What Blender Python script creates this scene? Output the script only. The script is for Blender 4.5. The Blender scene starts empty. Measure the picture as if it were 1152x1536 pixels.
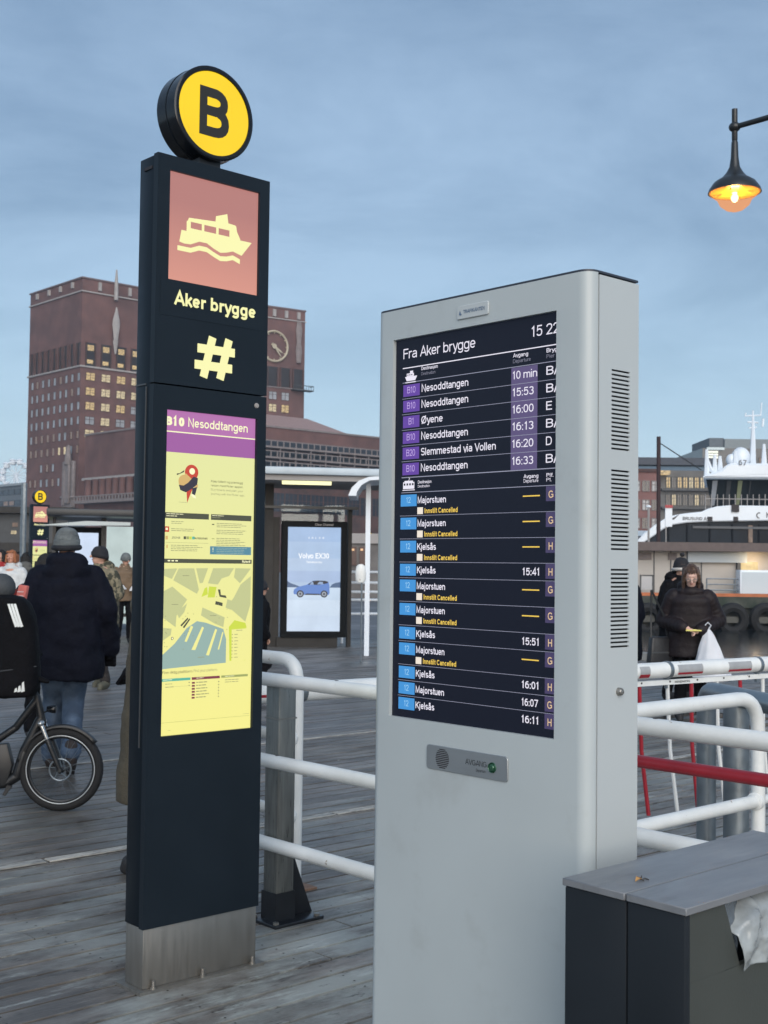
import bpy, bmesh, math, random
from mathutils import Vector, Matrix, noise
random.seed(7)
S = bpy.context.scene
COL = S.collection
R = math.radians
PI = math.pi

# ------------------------------------------------------------------ camera
EYE = 1.6
FPX, CX, CY, PITCH, ROLL = 1866.28, 576.0, 768.0, 0.0427, 0.012     # photograph is 1152 x 1536
cd = bpy.data.cameras.new('camera'); cam = bpy.data.objects.new('camera', cd); COL.objects.link(cam)
cam.location = (0, 0, EYE)
cam.rotation_euler = (Matrix.Rotation(PI/2 + PITCH, 3, 'X') @ Matrix.Rotation(ROLL, 3, 'Z')).to_euler()
cd.sensor_fit = 'VERTICAL'; cd.sensor_height = 36.0; cd.lens = 36.0*FPX/1536.0
cd.clip_start = 0.05; cd.clip_end = 3000
cd.dof.use_dof = True; cd.dof.focus_distance = 3.6; cd.dof.aperture_fstop = cd.lens/1000/0.0034
S.camera = cam

# ------------------------------------------------------------------ view, sky, sun
S.view_settings.view_transform = 'Standard'; S.view_settings.look = 'None'
S.view_settings.gamma = 1; S.view_settings.use_curve_mapping = False
EXPO = 1.22
S.view_settings.exposure = EXPO
SUN_AZ, SUN_EL = R(172), R(12)          # clockwise from the view direction: behind the camera, to its right
W = bpy.data.worlds.new('World'); S.world = W; W.use_nodes = True
nt = W.node_tree; nt.nodes.clear()
def N(t, **k):
    n = nt.nodes.new(t)
    for a, b in k.items(): setattr(n, a, b)
    return n
sky = N('ShaderNodeTexSky', sky_type='NISHITA', sun_disc=False, sun_elevation=SUN_EL, sun_rotation=SUN_AZ)
sky.altitude = 0; sky.air_density = 1.0; sky.dust_density = 1.5; sky.ozone_density = 1.5
bg1 = N('ShaderNodeBackground'); bg1.inputs['Strength'].default_value = 0.13
nt.links.new(sky.outputs[0], bg1.inputs[0])
# thin high cloud, the same kind over the whole dome
tc = N('ShaderNodeTexCoord'); sep = N('ShaderNodeSeparateXYZ'); nt.links.new(tc.outputs['Generated'], sep.inputs[0])
den = N('ShaderNodeMath', operation='MAXIMUM'); den.inputs[1].default_value = 0.0
nt.links.new(sep.outputs['Z'], den.inputs[0])
den2 = N('ShaderNodeMath', operation='ADD'); den2.inputs[1].default_value = 0.16; nt.links.new(den.outputs[0], den2.inputs[0])
dx = N('ShaderNodeMath', operation='DIVIDE'); nt.links.new(sep.outputs['X'], dx.inputs[0]); nt.links.new(den2.outputs[0], dx.inputs[1])
dy = N('ShaderNodeMath', operation='DIVIDE'); nt.links.new(sep.outputs['Y'], dy.inputs[0]); nt.links.new(den2.outputs[0], dy.inputs[1])
cmb = N('ShaderNodeCombineXYZ'); nt.links.new(dx.outputs[0], cmb.inputs[0]); nt.links.new(dy.outputs[0], cmb.inputs[1])
mp = N('ShaderNodeMapping'); mp.inputs['Scale'].default_value = (0.95, 1.25, 1); mp.inputs['Rotation'].default_value = (0, 0, R(-30))
nt.links.new(cmb.outputs[0], mp.inputs[0])
nz = N('ShaderNodeTexNoise'); nz.inputs['Scale'].default_value = 1.1; nz.inputs['Detail'].default_value = 9; nz.inputs['Roughness'].default_value = 0.6
nz.inputs['Distortion'].default_value = 0.5
nt.links.new(mp.outputs[0], nz.inputs['Vector'])
rmp = N('ShaderNodeValToRGB'); rmp.color_ramp.elements[0].position = 0.38; rmp.color_ramp.elements[1].position = 0.62
rmp.color_ramp.elements[0].color = (0.079, 0.121, 0.182, 1); rmp.color_ramp.elements[1].color = (0.144, 0.200, 0.274, 1)
nt.links.new(nz.outputs['Fac'], rmp.inputs[0])
bg2 = N('ShaderNodeBackground'); bg2.inputs['Strength'].default_value = 1.0
# cloud sheet thins to paler haze toward the horizon all round
hz_ = N('ShaderNodeMapRange'); hz_.inputs[1].default_value = 0.0; hz_.inputs[2].default_value = 0.30; hz_.inputs[3].default_value = 1.0; hz_.inputs[4].default_value = 0.0
hz_.interpolation_type = 'SMOOTHSTEP'
nt.links.new(sep.outputs['Z'], hz_.inputs[0]); haze_colour = N('ShaderNodeMix', data_type='RGBA'); haze_colour.inputs[7].default_value = (0.194, 0.272, 0.356, 1)
nt.links.new(hz_.outputs[0], haze_colour.inputs[0]); nt.links.new(rmp.outputs[0], haze_colour.inputs[6]); nt.links.new(haze_colour.outputs[2], bg2.inputs[0])
mx = N('ShaderNodeMixShader'); mx.inputs[0].default_value = 0.83
nt.links.new(bg1.outputs[0], mx.inputs[1]); nt.links.new(bg2.outputs[0], mx.inputs[2])
wo = N('ShaderNodeOutputWorld'); nt.links.new(mx.outputs[0], wo.inputs[0])

sd = bpy.data.lights.new('sun', 'SUN'); sd.energy = 1.15; sd.angle = R(60); sd.color = (1.0, 0.97, 0.94)
so = bpy.data.objects.new('sun', sd); COL.objects.link(so)
so.rotation_euler = Vector((math.sin(SUN_AZ)*math.cos(R(28)), math.cos(SUN_AZ)*math.cos(R(28)), math.sin(R(28)))).to_track_quat('Z', 'Y').to_euler()

# ------------------------------------------------------------------ photograph geometry -> metres
CR, SR, CP, SP = math.cos(ROLL), math.sin(ROLL), math.cos(PITCH), math.sin(PITCH)
def ray(px, py):
    x = (px-CX)/FPX; y = -(py-CY)/FPX
    r = CR*x - SR*y; up = SR*x + CR*y
    return Vector((r, CP - SP*up, SP + CP*up))
def G(px, py, z=0.0):
    d = ray(px, py); return Vector((0, 0, EYE)) + d*((z-EYE)/d.z)
def D(px, py, Y):
    d = ray(px, py); return Vector((0, 0, EYE)) + d*(Y/d.y)
AL = 0.8329
A = Vector((math.sin(AL), math.cos(AL), 0)); B = Vector((-math.cos(AL), math.sin(AL), 0))
RA = PI/2 - AL                    # turn of a thing whose local x runs along A and y along B
RK = -AL                          # local x along -B and y along A
def AB(a, b, z=0.0): return A*a + B*b + Vector((0, 0, z))
class Plane:                      # an upright plane through p, running along unit direction d
    def __init__(s, p, d): s.p = Vector(p); s.d = Vector(d).normalized(); s.n = Vector((-s.d.y, s.d.x, 0))
    def at(s, px, py):
        r = ray(px, py); t = (s.p.x*s.n.x + s.p.y*s.n.y)/(r.x*s.n.x + r.y*s.n.y)
        q = r*t; return ((q.x-s.p.x)*s.d.x + (q.y-s.p.y)*s.d.y, q.z + EYE)
    def rz(s): return math.atan2(s.d.y, s.d.x)

# ------------------------------------------------------------------ materials
def lin(c):
    return tuple((v/255/12.92 if v/255 <= .04045 else ((v/255+.055)/1.055)**2.4) for v in c)
MATS = {}
def mat(name, col, rough=.5, metal=0.0, vary=0.0, vscale=4.0, bump=0.0, bscale=60.0, col2=None, c2lo=.45, c2hi=.62, c2scale=2.0, stretch=(1,1,1), spec=.5, trans=0, rvary=0):
    if name in MATS: return MATS[name]
    m = bpy.data.materials.new(name); m.use_nodes = True; t = m.node_tree; p = t.nodes['Principled BSDF']
    p.inputs['Base Color'].default_value = (*col, 1); p.inputs['Roughness'].default_value = rough; p.inputs['Metallic'].default_value = metal
    p.inputs['Specular IOR Level'].default_value = spec
    if trans: p.inputs['Transmission Weight'].default_value = trans
    L = t.links.new
    if vary or col2 or bump or rvary:
        co = t.nodes.new('ShaderNodeTexCoord'); mpn = t.nodes.new('ShaderNodeMapping'); mpn.inputs['Scale'].default_value = stretch
        L(co.outputs['Object'], mpn.inputs[0])
        oi = t.nodes.new('ShaderNodeObjectInfo'); ad = t.nodes.new('ShaderNodeVectorMath'); ad.operation = 'ADD'
        ms = t.nodes.new('ShaderNodeMath'); ms.operation = 'MULTIPLY'; ms.inputs[1].default_value = 37.0
        L(oi.outputs['Random'], ms.inputs[0]); L(mpn.outputs[0], ad.inputs[0]); L(ms.outputs[0], ad.inputs[1])
        vec = ad.outputs[0]
    last = None
    if vary or col2:
        base = t.nodes.new('ShaderNodeRGB'); base.outputs[0].default_value = (*col, 1); last = base.outputs[0]
    if col2:
        n = t.nodes.new('ShaderNodeTexNoise'); n.inputs['Scale'].default_value = c2scale; n.inputs['Detail'].default_value = 8; n.inputs['Roughness'].default_value = .65
        L(vec, n.inputs['Vector'])
        mr = t.nodes.new('ShaderNodeMapRange'); mr.inputs[1].default_value = c2lo; mr.inputs[2].default_value = c2hi
        L(n.outputs['Fac'], mr.inputs[0])
        mc = t.nodes.new('ShaderNodeMix'); mc.data_type = 'RGBA'; mc.inputs[7].default_value = (*col2, 1)
        L(mr.outputs[0], mc.inputs[0]); L(last, mc.inputs[6]); last = mc.outputs[2]
    if vary:
        n = t.nodes.new('ShaderNodeTexNoise'); n.inputs['Scale'].default_value = vscale; n.inputs['Detail'].default_value = 7
        L(vec, n.inputs['Vector'])
        mr = t.nodes.new('ShaderNodeMapRange'); mr.inputs[1].default_value = .25; mr.inputs[2].default_value = .75
        mr.inputs[3].default_value = 1-vary; mr.inputs[4].default_value = 1+vary
        L(n.outputs['Fac'], mr.inputs[0])
        hs = t.nodes.new('ShaderNodeHueSaturation'); L(mr.outputs[0], hs.inputs['Value']); L(last, hs.inputs['Color']); last = hs.outputs[0]
    if last: L(last, p.inputs['Base Color'])
    if rvary:
        n = t.nodes.new('ShaderNodeTexNoise'); n.inputs['Scale'].default_value = vscale*2; n.inputs['Detail'].default_value = 5
        L(vec, n.inputs['Vector'])
        mr = t.nodes.new('ShaderNodeMapRange'); mr.inputs[1].default_value = .3; mr.inputs[2].default_value = .7
        mr.inputs[3].default_value = max(0.02, rough-rvary); mr.inputs[4].default_value = min(1, rough+rvary)
        L(n.outputs['Fac'], mr.inputs[0]); L(mr.outputs[0], p.inputs['Roughness'])
    if bump:
        n = t.nodes.new('ShaderNodeTexNoise'); n.inputs['Scale'].default_value = bscale; n.inputs['Detail'].default_value = 6
        L(vec, n.inputs['Vector'])
        b = t.nodes.new('ShaderNodeBump'); b.inputs['Strength'].default_value = bump; b.inputs['Distance'].default_value = .02
        L(n.outputs['Fac'], b.inputs['Height']); L(b.outputs[0], p.inputs['Normal'])
    MATS[name] = m; return m
def glow(name, srgb, k=1.0, rough=.25, vary=0.0, spec=.3):
    """something lit from inside; colour given as it reads in the picture"""
    if name in MATS: return MATS[name]
    m = bpy.data.materials.new(name); m.use_nodes = True; t = m.node_tree; p = t.nodes['Principled BSDF']
    c = tuple(v*k/2**EXPO for v in lin(srgb))
    p.inputs['Base Color'].default_value = (.02, .02, .02, 1); p.inputs['Roughness'].default_value = rough
    p.inputs['Specular IOR Level'].default_value = spec
    p.inputs['Emission Color'].default_value = (*c, 1); p.inputs['Emission Strength'].default_value = 1
    if vary:
        co = t.nodes.new('ShaderNodeTexCoord'); n = t.nodes.new('ShaderNodeTexNoise'); n.inputs['Scale'].default_value = 2.5; n.inputs['Detail'].default_value = 2
        t.links.new(co.outputs['Object'], n.inputs['Vector'])
        mr = t.nodes.new('ShaderNodeMapRange'); mr.inputs[1].default_value = .3; mr.inputs[2].default_value = .7
        mr.inputs[3].default_value = 1-vary; mr.inputs[4].default_value = 1+vary
        t.links.new(n.outputs['Fac'], mr.inputs[0]); t.links.new(mr.outputs[0], p.inputs['Emission Strength'])
    MATS[name] = m; return m
def glass(name='clear_glass', tint=(.8, .86, .88), alpha=.75):
    if name in MATS: return MATS[name]
    m = bpy.data.materials.new(name); m.use_nodes = True; t = m.node_tree
    t.nodes.remove(t.nodes['Principled BSDF']); out = t.nodes['Material Output']
    tr = t.nodes.new('ShaderNodeBsdfTransparent'); tr.inputs[0].default_value = (*tint, 1)
    gl = t.nodes.new('ShaderNodeBsdfGlossy'); gl.inputs['Roughness'].default_value = .03; gl.inputs['Color'].default_value = (.3, .33, .36, 1)
    fr = t.nodes.new('ShaderNodeFresnel'); fr.inputs[0].default_value = 1.5
    m1 = t.nodes.new('ShaderNodeMath'); m1.operation = 'ADD'; m1.inputs[1].default_value = 1-alpha-.2 if alpha < .8 else .0; t.links.new(fr.outputs[0], m1.inputs[0])
    mxx = t.nodes.new('ShaderNodeMixShader'); t.links.new(m1.outputs[0], mxx.inputs[0]); t.links.new(tr.outputs[0], mxx.inputs[1]); t.links.new(gl.outputs[0], mxx.inputs[2])
    t.links.new(mxx.outputs[0], out.inputs[0]); MATS[name] = m; return m

# ------------------------------------------------------------------ mesh builder
class MB:
    def __init__(s): s.v = []; s.f = []; s.m = []
    def add(s, vs, fs, m=0):
        o = len(s.v); s.v += [tuple(v) for v in vs]; s.f += [tuple(i+o for i in f) for f in fs]; s.m += [m]*len(fs); return s
    def box(s, x0, x1, y0, y1, z0, z1, m=0):
        return s.add([(x0,y0,z0),(x1,y0,z0),(x1,y1,z0),(x0,y1,z0),(x0,y0,z1),(x1,y0,z1),(x1,y1,z1),(x0,y1,z1)],
                     [(0,3,2,1),(4,5,6,7),(0,1,5,4),(1,2,6,5),(2,3,7,6),(3,0,4,7)], m)
    def quad(s, a, b, c, d, m=0): return s.add([a, b, c, d], [(0,1,2,3)], m)
    def prism(s, pts, y0, y1, m=0, axis='y', taper=1.0):
        """closed outline of (x,z) pushed from y0 to y1 (or (x,y) from z0 to z1)"""
        n = len(pts)
        if axis == 'y': vs = [(x, y0, z) for x, z in pts] + [(x*taper if x < 30 else x, y1, z) for x, z in pts]
        elif axis == 'z': vs = [(x, y, y0) for x, y in pts] + [(x, y, y1) for x, y in pts]
        else: vs = [(y0, x, z) for x, z in pts] + [(y1, x, z) for x, z in pts]
        fs = [tuple(range(n)), tuple(reversed(range(n, 2*n)))] + [(i, i+n, (i+1) % n+n, (i+1) % n) for i in range(n)]
        return s.add(vs, fs, m)
    def flat(s, pts, y, m=0):
        return s.add([(x, y, z) for x, z in pts], [tuple(range(len(pts)))], m)
    def rect(s, x0, x1, z0, z1, y, m=0): return s.flat([(x0,z0),(x1,z0),(x1,z1),(x0,z1)], y, m)
    def tube(s, path, r, n=10, m=0, caps=True, closed=False):
        path = [Vector(p) for p in path]; k = len(path); rs = r if isinstance(r, (list, tuple)) else [r]*k
        vs = []; fs = []; up = None
        for i, p in enumerate(path):
            a = path[(i-1) % k] if (i > 0 or closed) else p; b = path[(i+1) % k] if (i < k-1 or closed) else p
            t = (b-a).normalized()
            if up is None: up = Vector((0,0,1)) if abs(t.z) < .9 else Vector((1,0,0))
            u = t.cross(up); 
            if u.length < 1e-6: u = t.orthogonal()
            u.normalize(); w = u.cross(t).normalized(); up = w
            for j in range(n):
                q = 2*PI*j/n; vs.append(p + u*math.cos(q)*rs[i] + w*math.sin(q)*rs[i])
        for i in range(k if closed else k-1):
            for j in range(n):
                i2 = (i+1) % k
                fs.append((i*n+j, i*n+(j+1) % n, i2*n+(j+1) % n, i2*n+j))
        if caps and not closed:
            fs.append(tuple(reversed(range(n)))); fs.append(tuple((k-1)*n+j for j in range(n)))
        return s.add(vs, fs, m)
    def lathe(s, prof, c=(0,0,0), n=24, m=0, axis='z'):
        vs = []; fs = []
        for r, h in prof:
            for j in range(n):
                q = 2*PI*j/n; x, y = r*math.cos(q), r*math.sin(q)
                if axis == 'z': vs.append((c[0]+x, c[1]+y, c[2]+h))
                elif axis == 'y': vs.append((c[0]+x, c[1]+h, c[2]+y))
                else: vs.append((c[0]+h, c[1]+x, c[2]+y))
        for i in range(len(prof)-1):
            for j in range(n): fs.append((i*n+j, i*n+(j+1) % n, (i+1)*n+(j+1) % n, (i+1)*n+j))
        if prof[0][0] > 1e-5: fs.append(tuple(reversed(range(n))))
        if prof[-1][0] > 1e-5: fs.append(tuple((len(prof)-1)*n+j for j in range(n)))
        return s.add(vs, fs, m)
    def ell(s, c, r, n=14, k=9, m=0, rot=None):
        vs = []; fs = []; c = Vector(c)
        for i in range(k+1):
            th = PI*i/k
            for j in range(n):
                q = 2*PI*j/n; v = Vector((r[0]*math.sin(th)*math.cos(q), r[1]*math.sin(th)*math.sin(q), r[2]*math.cos(th)))
                if rot: v = rot @ v
                vs.append(c+v)
        for i in range(k):
            for j in range(n): fs.append((i*n+j, (i+1)*n+j, (i+1)*n+(j+1) % n, i*n+(j+1) % n))
        return s.add(vs, fs, m)
    def cap(s, a, b, ra, rb, n=12, m=0):
        a = Vector(a); b = Vector(b); t = b-a; L = t.length
        if L < 1e-6: return s.ell(a, (ra,)*3)
        t.normalize(); pts = []; rs = []
        for q in (-80, -55, -28): pts.append(a + t*ra*math.sin(R(q))); rs.append(ra*math.cos(R(q)))
        for u in (0, .33, .66, 1): pts.append(a.lerp(b, u)); rs.append(ra+(rb-ra)*u)
        for q in (28, 55, 80): pts.append(b + t*rb*math.sin(R(q))); rs.append(rb*math.cos(R(q)))
        return s.tube(pts, rs, n, m)
    def chain(s, pts, rs, n=12, m=0):
        for i in range(len(pts)-1): s.cap(pts[i], pts[i+1], rs[i], rs[i+1], n, m)
        return s
    def loft(s, rings, n=20, m=0, pw=1.0):
        """rings: (cx, cy, z, rx, ry)"""
        vs = []; fs = []
        for (cx, cy, z, rx, ry) in rings:
            for j in range(n):
                q = 2*PI*j/n; c, d = math.cos(q), math.sin(q)
                vs.append((cx + rx*math.copysign(abs(c)**pw, c), cy + ry*math.copysign(abs(d)**pw, d), z))
        for i in range(len(rings)-1):
            for j in range(n): fs.append((i*n+j, i*n+(j+1) % n, (i+1)*n+(j+1) % n, (i+1)*n+j))
        fs.append(tuple(reversed(range(n)))); fs.append(tuple((len(rings)-1)*n+j for j in range(n)))
        return s.add(vs, fs, m)
    def text(s, body, x, z, h, y, m=0, bold=0.0, sx=1.0, align='L', width=None):
        vs, fs, wd, lv = glyphs(body, bold)
        k = h/0.72; kx = k*sx
        if width: kx = width/max(wd, 1e-5)
        ox = x - (wd*kx if align == 'R' else wd*kx/2 if align == 'C' else 0)
        return s.add([(ox+a*kx, y-.00004*lv[i], z+b*k) for i, (a, b) in enumerate(vs)], fs, m)
    def build(s, name, mats, parent=None, smooth=False, bevel=0, loc=None, rz=0, weld=False, ang=38, seg=2):
        me = bpy.data.meshes.new(name); me.from_pydata(s.v, [], s.f)
        mats = mats if isinstance(mats, (list, tuple)) else [mats]
        for q in mats: me.materials.append(q)
        if len(mats) > 1: me.polygons.foreach_set('material_index', s.m)
        if bevel or smooth or weld:
            bm = bmesh.new(); bm.from_mesh(me)
            if weld or bevel: bmesh.ops.remove_doubles(bm, verts=bm.verts, dist=1e-5)
            if bevel:
                ed = [e for e in bm.edges if len(e.link_faces) == 2 and e.calc_face_angle(0) > R(30)]
                bmesh.ops.bevel(bm, geom=ed, offset=bevel, segments=seg, affect='EDGES', profile=.5)
            if smooth or bevel:
                for f in bm.faces: f.smooth = True
                for e in bm.edges:
                    if len(e.link_faces) == 2 and e.calc_face_angle(0) > R(ang): e.smooth = False
            bm.to_mesh(me); bm.free()
        o = bpy.data.objects.new(name, me); COL.objects.link(o)
        if parent: o.parent = parent
        if loc is not None: o.location = loc
        if rz: o.rotation_euler.z = rz
        return o
# letters drawn as strokes of even width: cap height 72, x-height 52, descender -20, h = half the stroke
def sarc(x0, x1, y0, y1, a0, a1, p=.86):
    cx, cy, rx, ry = (x0+x1)/2, (y0+y1)/2, (x1-x0)/2, (y1-y0)/2; n = max(3, int(abs(a1-a0)/17)); o = []
    for i in range(n+1):
        a = R(a0+(a1-a0)*i/n); c, s = math.cos(a), math.sin(a)
        o.append((cx+rx*math.copysign(abs(c)**p, c), cy+ry*math.copysign(abs(s)**p, s)))
    return o
def letter(ch, h):
    X, C, De = 52, 72, -20; t = C-h; x = X-h
    def hook(W, top, x0=None): return sarc(h if x0 is None else x0, W-h, top-2*(W*.42), top, 180, 0)
    if ch == ' ': return 26, []
    if ch in 'oce': 
        W = 49 if ch == 'o' else 47
        if ch == 'o': return W+8, [sarc(h, W-h, h, x, 0, 360)]
        if ch == 'c': return W+5, [sarc(h, W-h, h, x, 40, 320)]
        return W+7, [sarc(h, W-h, h, x, 0, 322), [(h, X*.5), (W-h+.5, X*.5)]]
    if ch in 'aå':
        W = 46; r = [[(W-h, 0), (W-h, x-14)] + sarc(h+1.5, W-h, x-26, x, 0, 158)[1:], [(W-h, .57*X), (W*.45, .56*X-1)] + sarc(h, W*.9, h, .56*X-1, 90, 270)[1:] + [(W*.6, h+1), (W-h, h+9)]]
        if ch == 'å': r.append(sarc(W/2-8, W/2+8, 59, 73, 0, 360))
        return W+8, r
    if ch in 'bdpqg':
        W = 49; r = [sarc(h, W-h, h, x, 0, 360)]
        if ch == 'b': r.append([(h, 0), (h, C)])
        if ch == 'd': r.append([(W-h, 0), (W-h, C)])
        if ch == 'p': r.append([(h, De), (h, X)])
        if ch == 'q': r.append([(W-h, De), (W-h, X)])
        if ch == 'g': r.append([(W-h, X), (W-h, -4)] + sarc(h+1, W-h, De+h, 12, 0, -155)[1:])
        return W+8, r
    if ch in 'nhmru':
        if ch == 'u': W = 47; return W+8, [[(W-h, 0), (W-h, X)], [(h, X), (h, 20)] + sarc(h, W-h, h, 34, 180, 360)[1:] + [(W-h, 22)]]
        r = [[(h, 0), (h, C if ch == 'h' else X)]]
        if ch == 'r': return 34, r + [sarc(h, 52, x-30, x, 180, 88)]
        if ch == 'm': return 82, r + [sarc(h, 40, x-30, x, 180, 0) + [(40, 0)], sarc(40, 74-h+1, x-30, x, 180, 0) + [(74-h+1, 0)]]
        return 55, r + [sarc(h, 47-h, x-32, x, 180, 0) + [(47-h, 0)]]
    if ch == 's': return 48, [sarc(h+1, 42-h, X*.5, x, 28, 270) + sarc(h, 43-h, h, X*.5, 90, -155)[1:]]
    if ch == 't': return 31, [[(13, 68), (13, 14)] + sarc(13, 36, h, 24, 180, 270)[1:] + [(28, h)], [(1, X-h), (28, X-h)]]
    if ch == 'f': return 30, [[(12, 0), (12, 56)] + sarc(12, 38, 44, t, 180, 90)[1:] + [(29, t)], [(1, X-h), (27, X-h)]]
    if ch == 'i': return 2*h+10, [[(h, 0), (h, X)], [(h, 62), (h, C)]]
    if ch == 'j': return 2*h+14, [[(h+4, X), (h+4, -8)] + sarc(-14, h+4, De+h, 4, 0, -90)[1:], [(h+4, 62), (h+4, C)]]
    if ch == 'l': return 2*h+10, [[(h, 0), (h, C)]]
    if ch == 'k': return 46, [[(h, 0), (h, C)], [(40, X), (h+1, 18)], [(17, 29), (42, 0)]]
    if ch == 'v': return 46, [[(2, X), (23, 0), (44, X)]]
    if ch == 'y': return 46, [[(2, X), (23, 3)], [(44, X), (24, 0), (17, -15), (5, De+h)]]
    if ch == 'w': return 70, [[(2, X), (18, 0), (34, X-4), (50, 0), (66, X)]]
    if ch == 'x': return 44, [[(2, 0), (42, X)], [(2, X), (42, 0)]]
    if ch == 'ø': return 57, [sarc(h, 49-h, h, x, 0, 360), [(5, -3), (44, X+3)]]
    if ch in 'OØQCGD':
        W = 66; full = sarc(h, W-h, h, t, 0, 360)
        if ch == 'O': return W+7, [full]
        if ch == 'Ø': return W+7, [full, [(8, -3), (W-8, C+3)]]
        if ch == 'C': return W+5, [sarc(h, W-h, h, t, 38, 322)]
        if ch == 'G': return W+8, [sarc(h, W-h, h, t, 38, 345), [(W*.55, 34), (W-h, 34), (W-h, 8)]]
        return 66, [[(h, h), (h, t), (28, t)] + sarc(0, 60-h, h, t, 90, -90)[1:] + [(h, h)]]
    if ch in 'BPR':
        W = 56; r = [[(h, 0), (h, C)], [(h, t), (32, t)] + sarc(8, W-2-h, 38, t, 90, -90)[1:] + [(h, 38)]]
        if ch == 'B': r.append([(32, 38)] + sarc(6, W-h+.5, h, 38, 90, -90) + [(h, h)])
        if ch == 'R': r.append([(32, 38), (W-2, 0)])
        return W+6, r
    if ch in 'EFLHI':
        if ch == 'I': return 2*h+12, [[(h+2, 0), (h+2, C)]]
        if ch == 'H': return 64, [[(h, 0), (h, C)], [(56-h, 0), (56-h, C)], [(h, 37), (56-h, 37)]]
        r = [[(h, 0), (h, C)]]
        if ch != 'L': r += [[(h, t), (49, t)], [(h, 38), (45, 38)]]
        if ch != 'F': r += [[(h, h), (50, h)]]
        return 55, r
    if ch == 'A': return 66, [[(2, 0), (31, C-1), (60, 0)], [(13, 24), (49, 24)]]
    if ch == 'K': return 62, [[(h, 0), (h, C)], [(54, C), (h+1, 28)], [(22, 42), (57, 0)]]
    if ch == 'M': return 76, [[(h, 0), (h, C), (34, 10), (68-h, C), (68-h, 0)]]
    if ch == 'N': return 66, [[(h, 0), (h, C), (58-h, 0), (58-h, C)]]
    if ch == 'S': return 58, [sarc(h+1, 52-h, 37, t, 28, 270) + sarc(h, 53-h, h, 37, 90, -155)[1:]]
    if ch == 'T': return 56, [[(27, 0), (27, C)], [(0, t), (54, t)]]
    if ch == 'U': return 64, [[(h, C), (h, 26)] + sarc(h, 56-h, h, 46, 180, 360)[1:] + [(56-h, C)]]
    if ch == 'V': return 62, [[(2, C), (30, 1), (58, C)]]
    if ch == 'X': return 62, [[(3, 0), (57, C)], [(3, C), (57, 0)]]
    if ch == 'Z': return 58, [[(3, t), (52, t), (3, h), (54, h)]]
    if ch == '0': return 54, [sarc(h, 47-h, h, t, 0, 360)]
    if ch == '1': return 44, [[(8, 54), (27-h, 68), (27-h, 0)]]
    if ch == '2': return 54, [[(h, 52)] + sarc(h, 46-h, 34, t, 165, -30) + [(h+2, h), (48, h)]]
    if ch == '3': return 54, [sarc(h+1, 45-h, 38, t, 155, -90) + sarc(h, 47-h, h, 38, 90, -158)[1:]]
    if ch == '4': return 54, [[(36, 0), (36, C-2), (4, 20), (49, 20)]]
    if ch == '5': return 54, [[(44, t), (11, t), (8, 38)] + sarc(h, 47-h, h, 46, 128, -155)]
    if ch == '6': return 54, [sarc(h, 47-h, h, 45, 0, 360), sarc(h, 54, h-6, t, 180, 92) + [(38, t-1)]]
    if ch == '7': return 50, [[(2, t), (44, t), (17, 0)]]
    if ch == '#': return 58, [[(12, 0), (24, C)], [(34, 0), (46, C)], [(4, 50), (54, 50)], [(1, 23), (51, 23)]]
    if ch == '/': return 30, [[(2, -4), (26, C+2)]]
    if ch == '-': return 32, [[(3, 27), (27, 27)]]
    if ch == '.': return 20, [[(7, 0), (7, 2*h+1)]]
    if ch == ':': return 20, [[(7, 0), (7, 2*h+1)], [(7, 38), (7, 39+2*h)]]
    return 50, [sarc(h, 44-h, h, x, 0, 360)]
GL = {}
def ribbon(pts, h):
    """even-width strip along a centre line, as quads"""
    q = [Vector(p) for p in pts]; closed = (q[0]-q[-1]).length < .01 and len(q) > 4
    if closed: q = q[:-1]
    n = len(q); vs = []
    for i in range(n):
        a = q[(i-1) % n] if (i or closed) else None; b = q[(i+1) % n] if (i < n-1 or closed) else None
        d0 = (q[i]-a).normalized() if a is not None else (b-q[i]).normalized(); d1 = (b-q[i]).normalized() if b is not None else d0
        n0 = Vector((-d0.y, d0.x)); n1 = Vector((-d1.y, d1.x)); m = n0+n1
        m = n0 if m.length < .2 else m.normalized(); k = h/max(.42, m.dot(n0)); vs += [q[i]+m*k, q[i]-m*k]
    fs = [(2*i, 2*i+1, 2*((i+1) % n)+1, 2*((i+1) % n)) for i in range(n if closed else n-1)]
    return vs, fs
def glyphs(body, bold):
    k = (body, bold)
    if k in GL: return GL[k]
    h = 4.0 + bold*130; vs = []; fs = []; lv = []; x = 0
    for ch in body:
        adv, st = letter(ch, h)
        for li, s_ in enumerate(st):
            if len(s_) < 2: continue
            v, f = ribbon(s_, h); o = len(vs); vs += [((x+p.x)/100, p.y/100) for p in v]; fs += [tuple(i+o for i in q) for q in f]; lv += [li]*len(v)
        x += adv + bold*60
    x0 = min(v[0] for v in vs); vs = [(a-x0, b) for a, b in vs]
    GL[k] = (vs, fs, max(v[0] for v in vs), lv); return GL[k]

def tag(o, label=None, cat=None, group=None, kind=None):
    if label: o['label'] = label
    if cat: o['category'] = cat
    if group: o['group'] = group
    if kind: o['kind'] = kind
    return o
def thing(name, label, cat, loc=(0,0,0), rz=0, group=None):
    o = bpy.data.objects.new(name, None); o.empty_display_size = .2; COL.objects.link(o)
    o.location = loc; o.rotation_euler = (0, 0, rz); return tag(o, label, cat, group)
def struct(o, kind='structure'): o['kind'] = kind; return o
def kids(o): return [c for c in bpy.data.objects if c.parent == o]
def copy_tree(o, loc, rz=None, label=None):
    ch = {}
    for c in bpy.data.objects:
        if c.parent: ch.setdefault(c.parent.name, []).append(c)
    def cp(q, par):
        n = q.copy(); COL.objects.link(n)
        if par: n.parent = par
        for c in ch.get(q.name, []): cp(c, n)
        return n
    r = cp(o, None); r.location = loc
    if rz is not None: r.rotation_euler.z = rz
    if label: r['label'] = label
    return r
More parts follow.
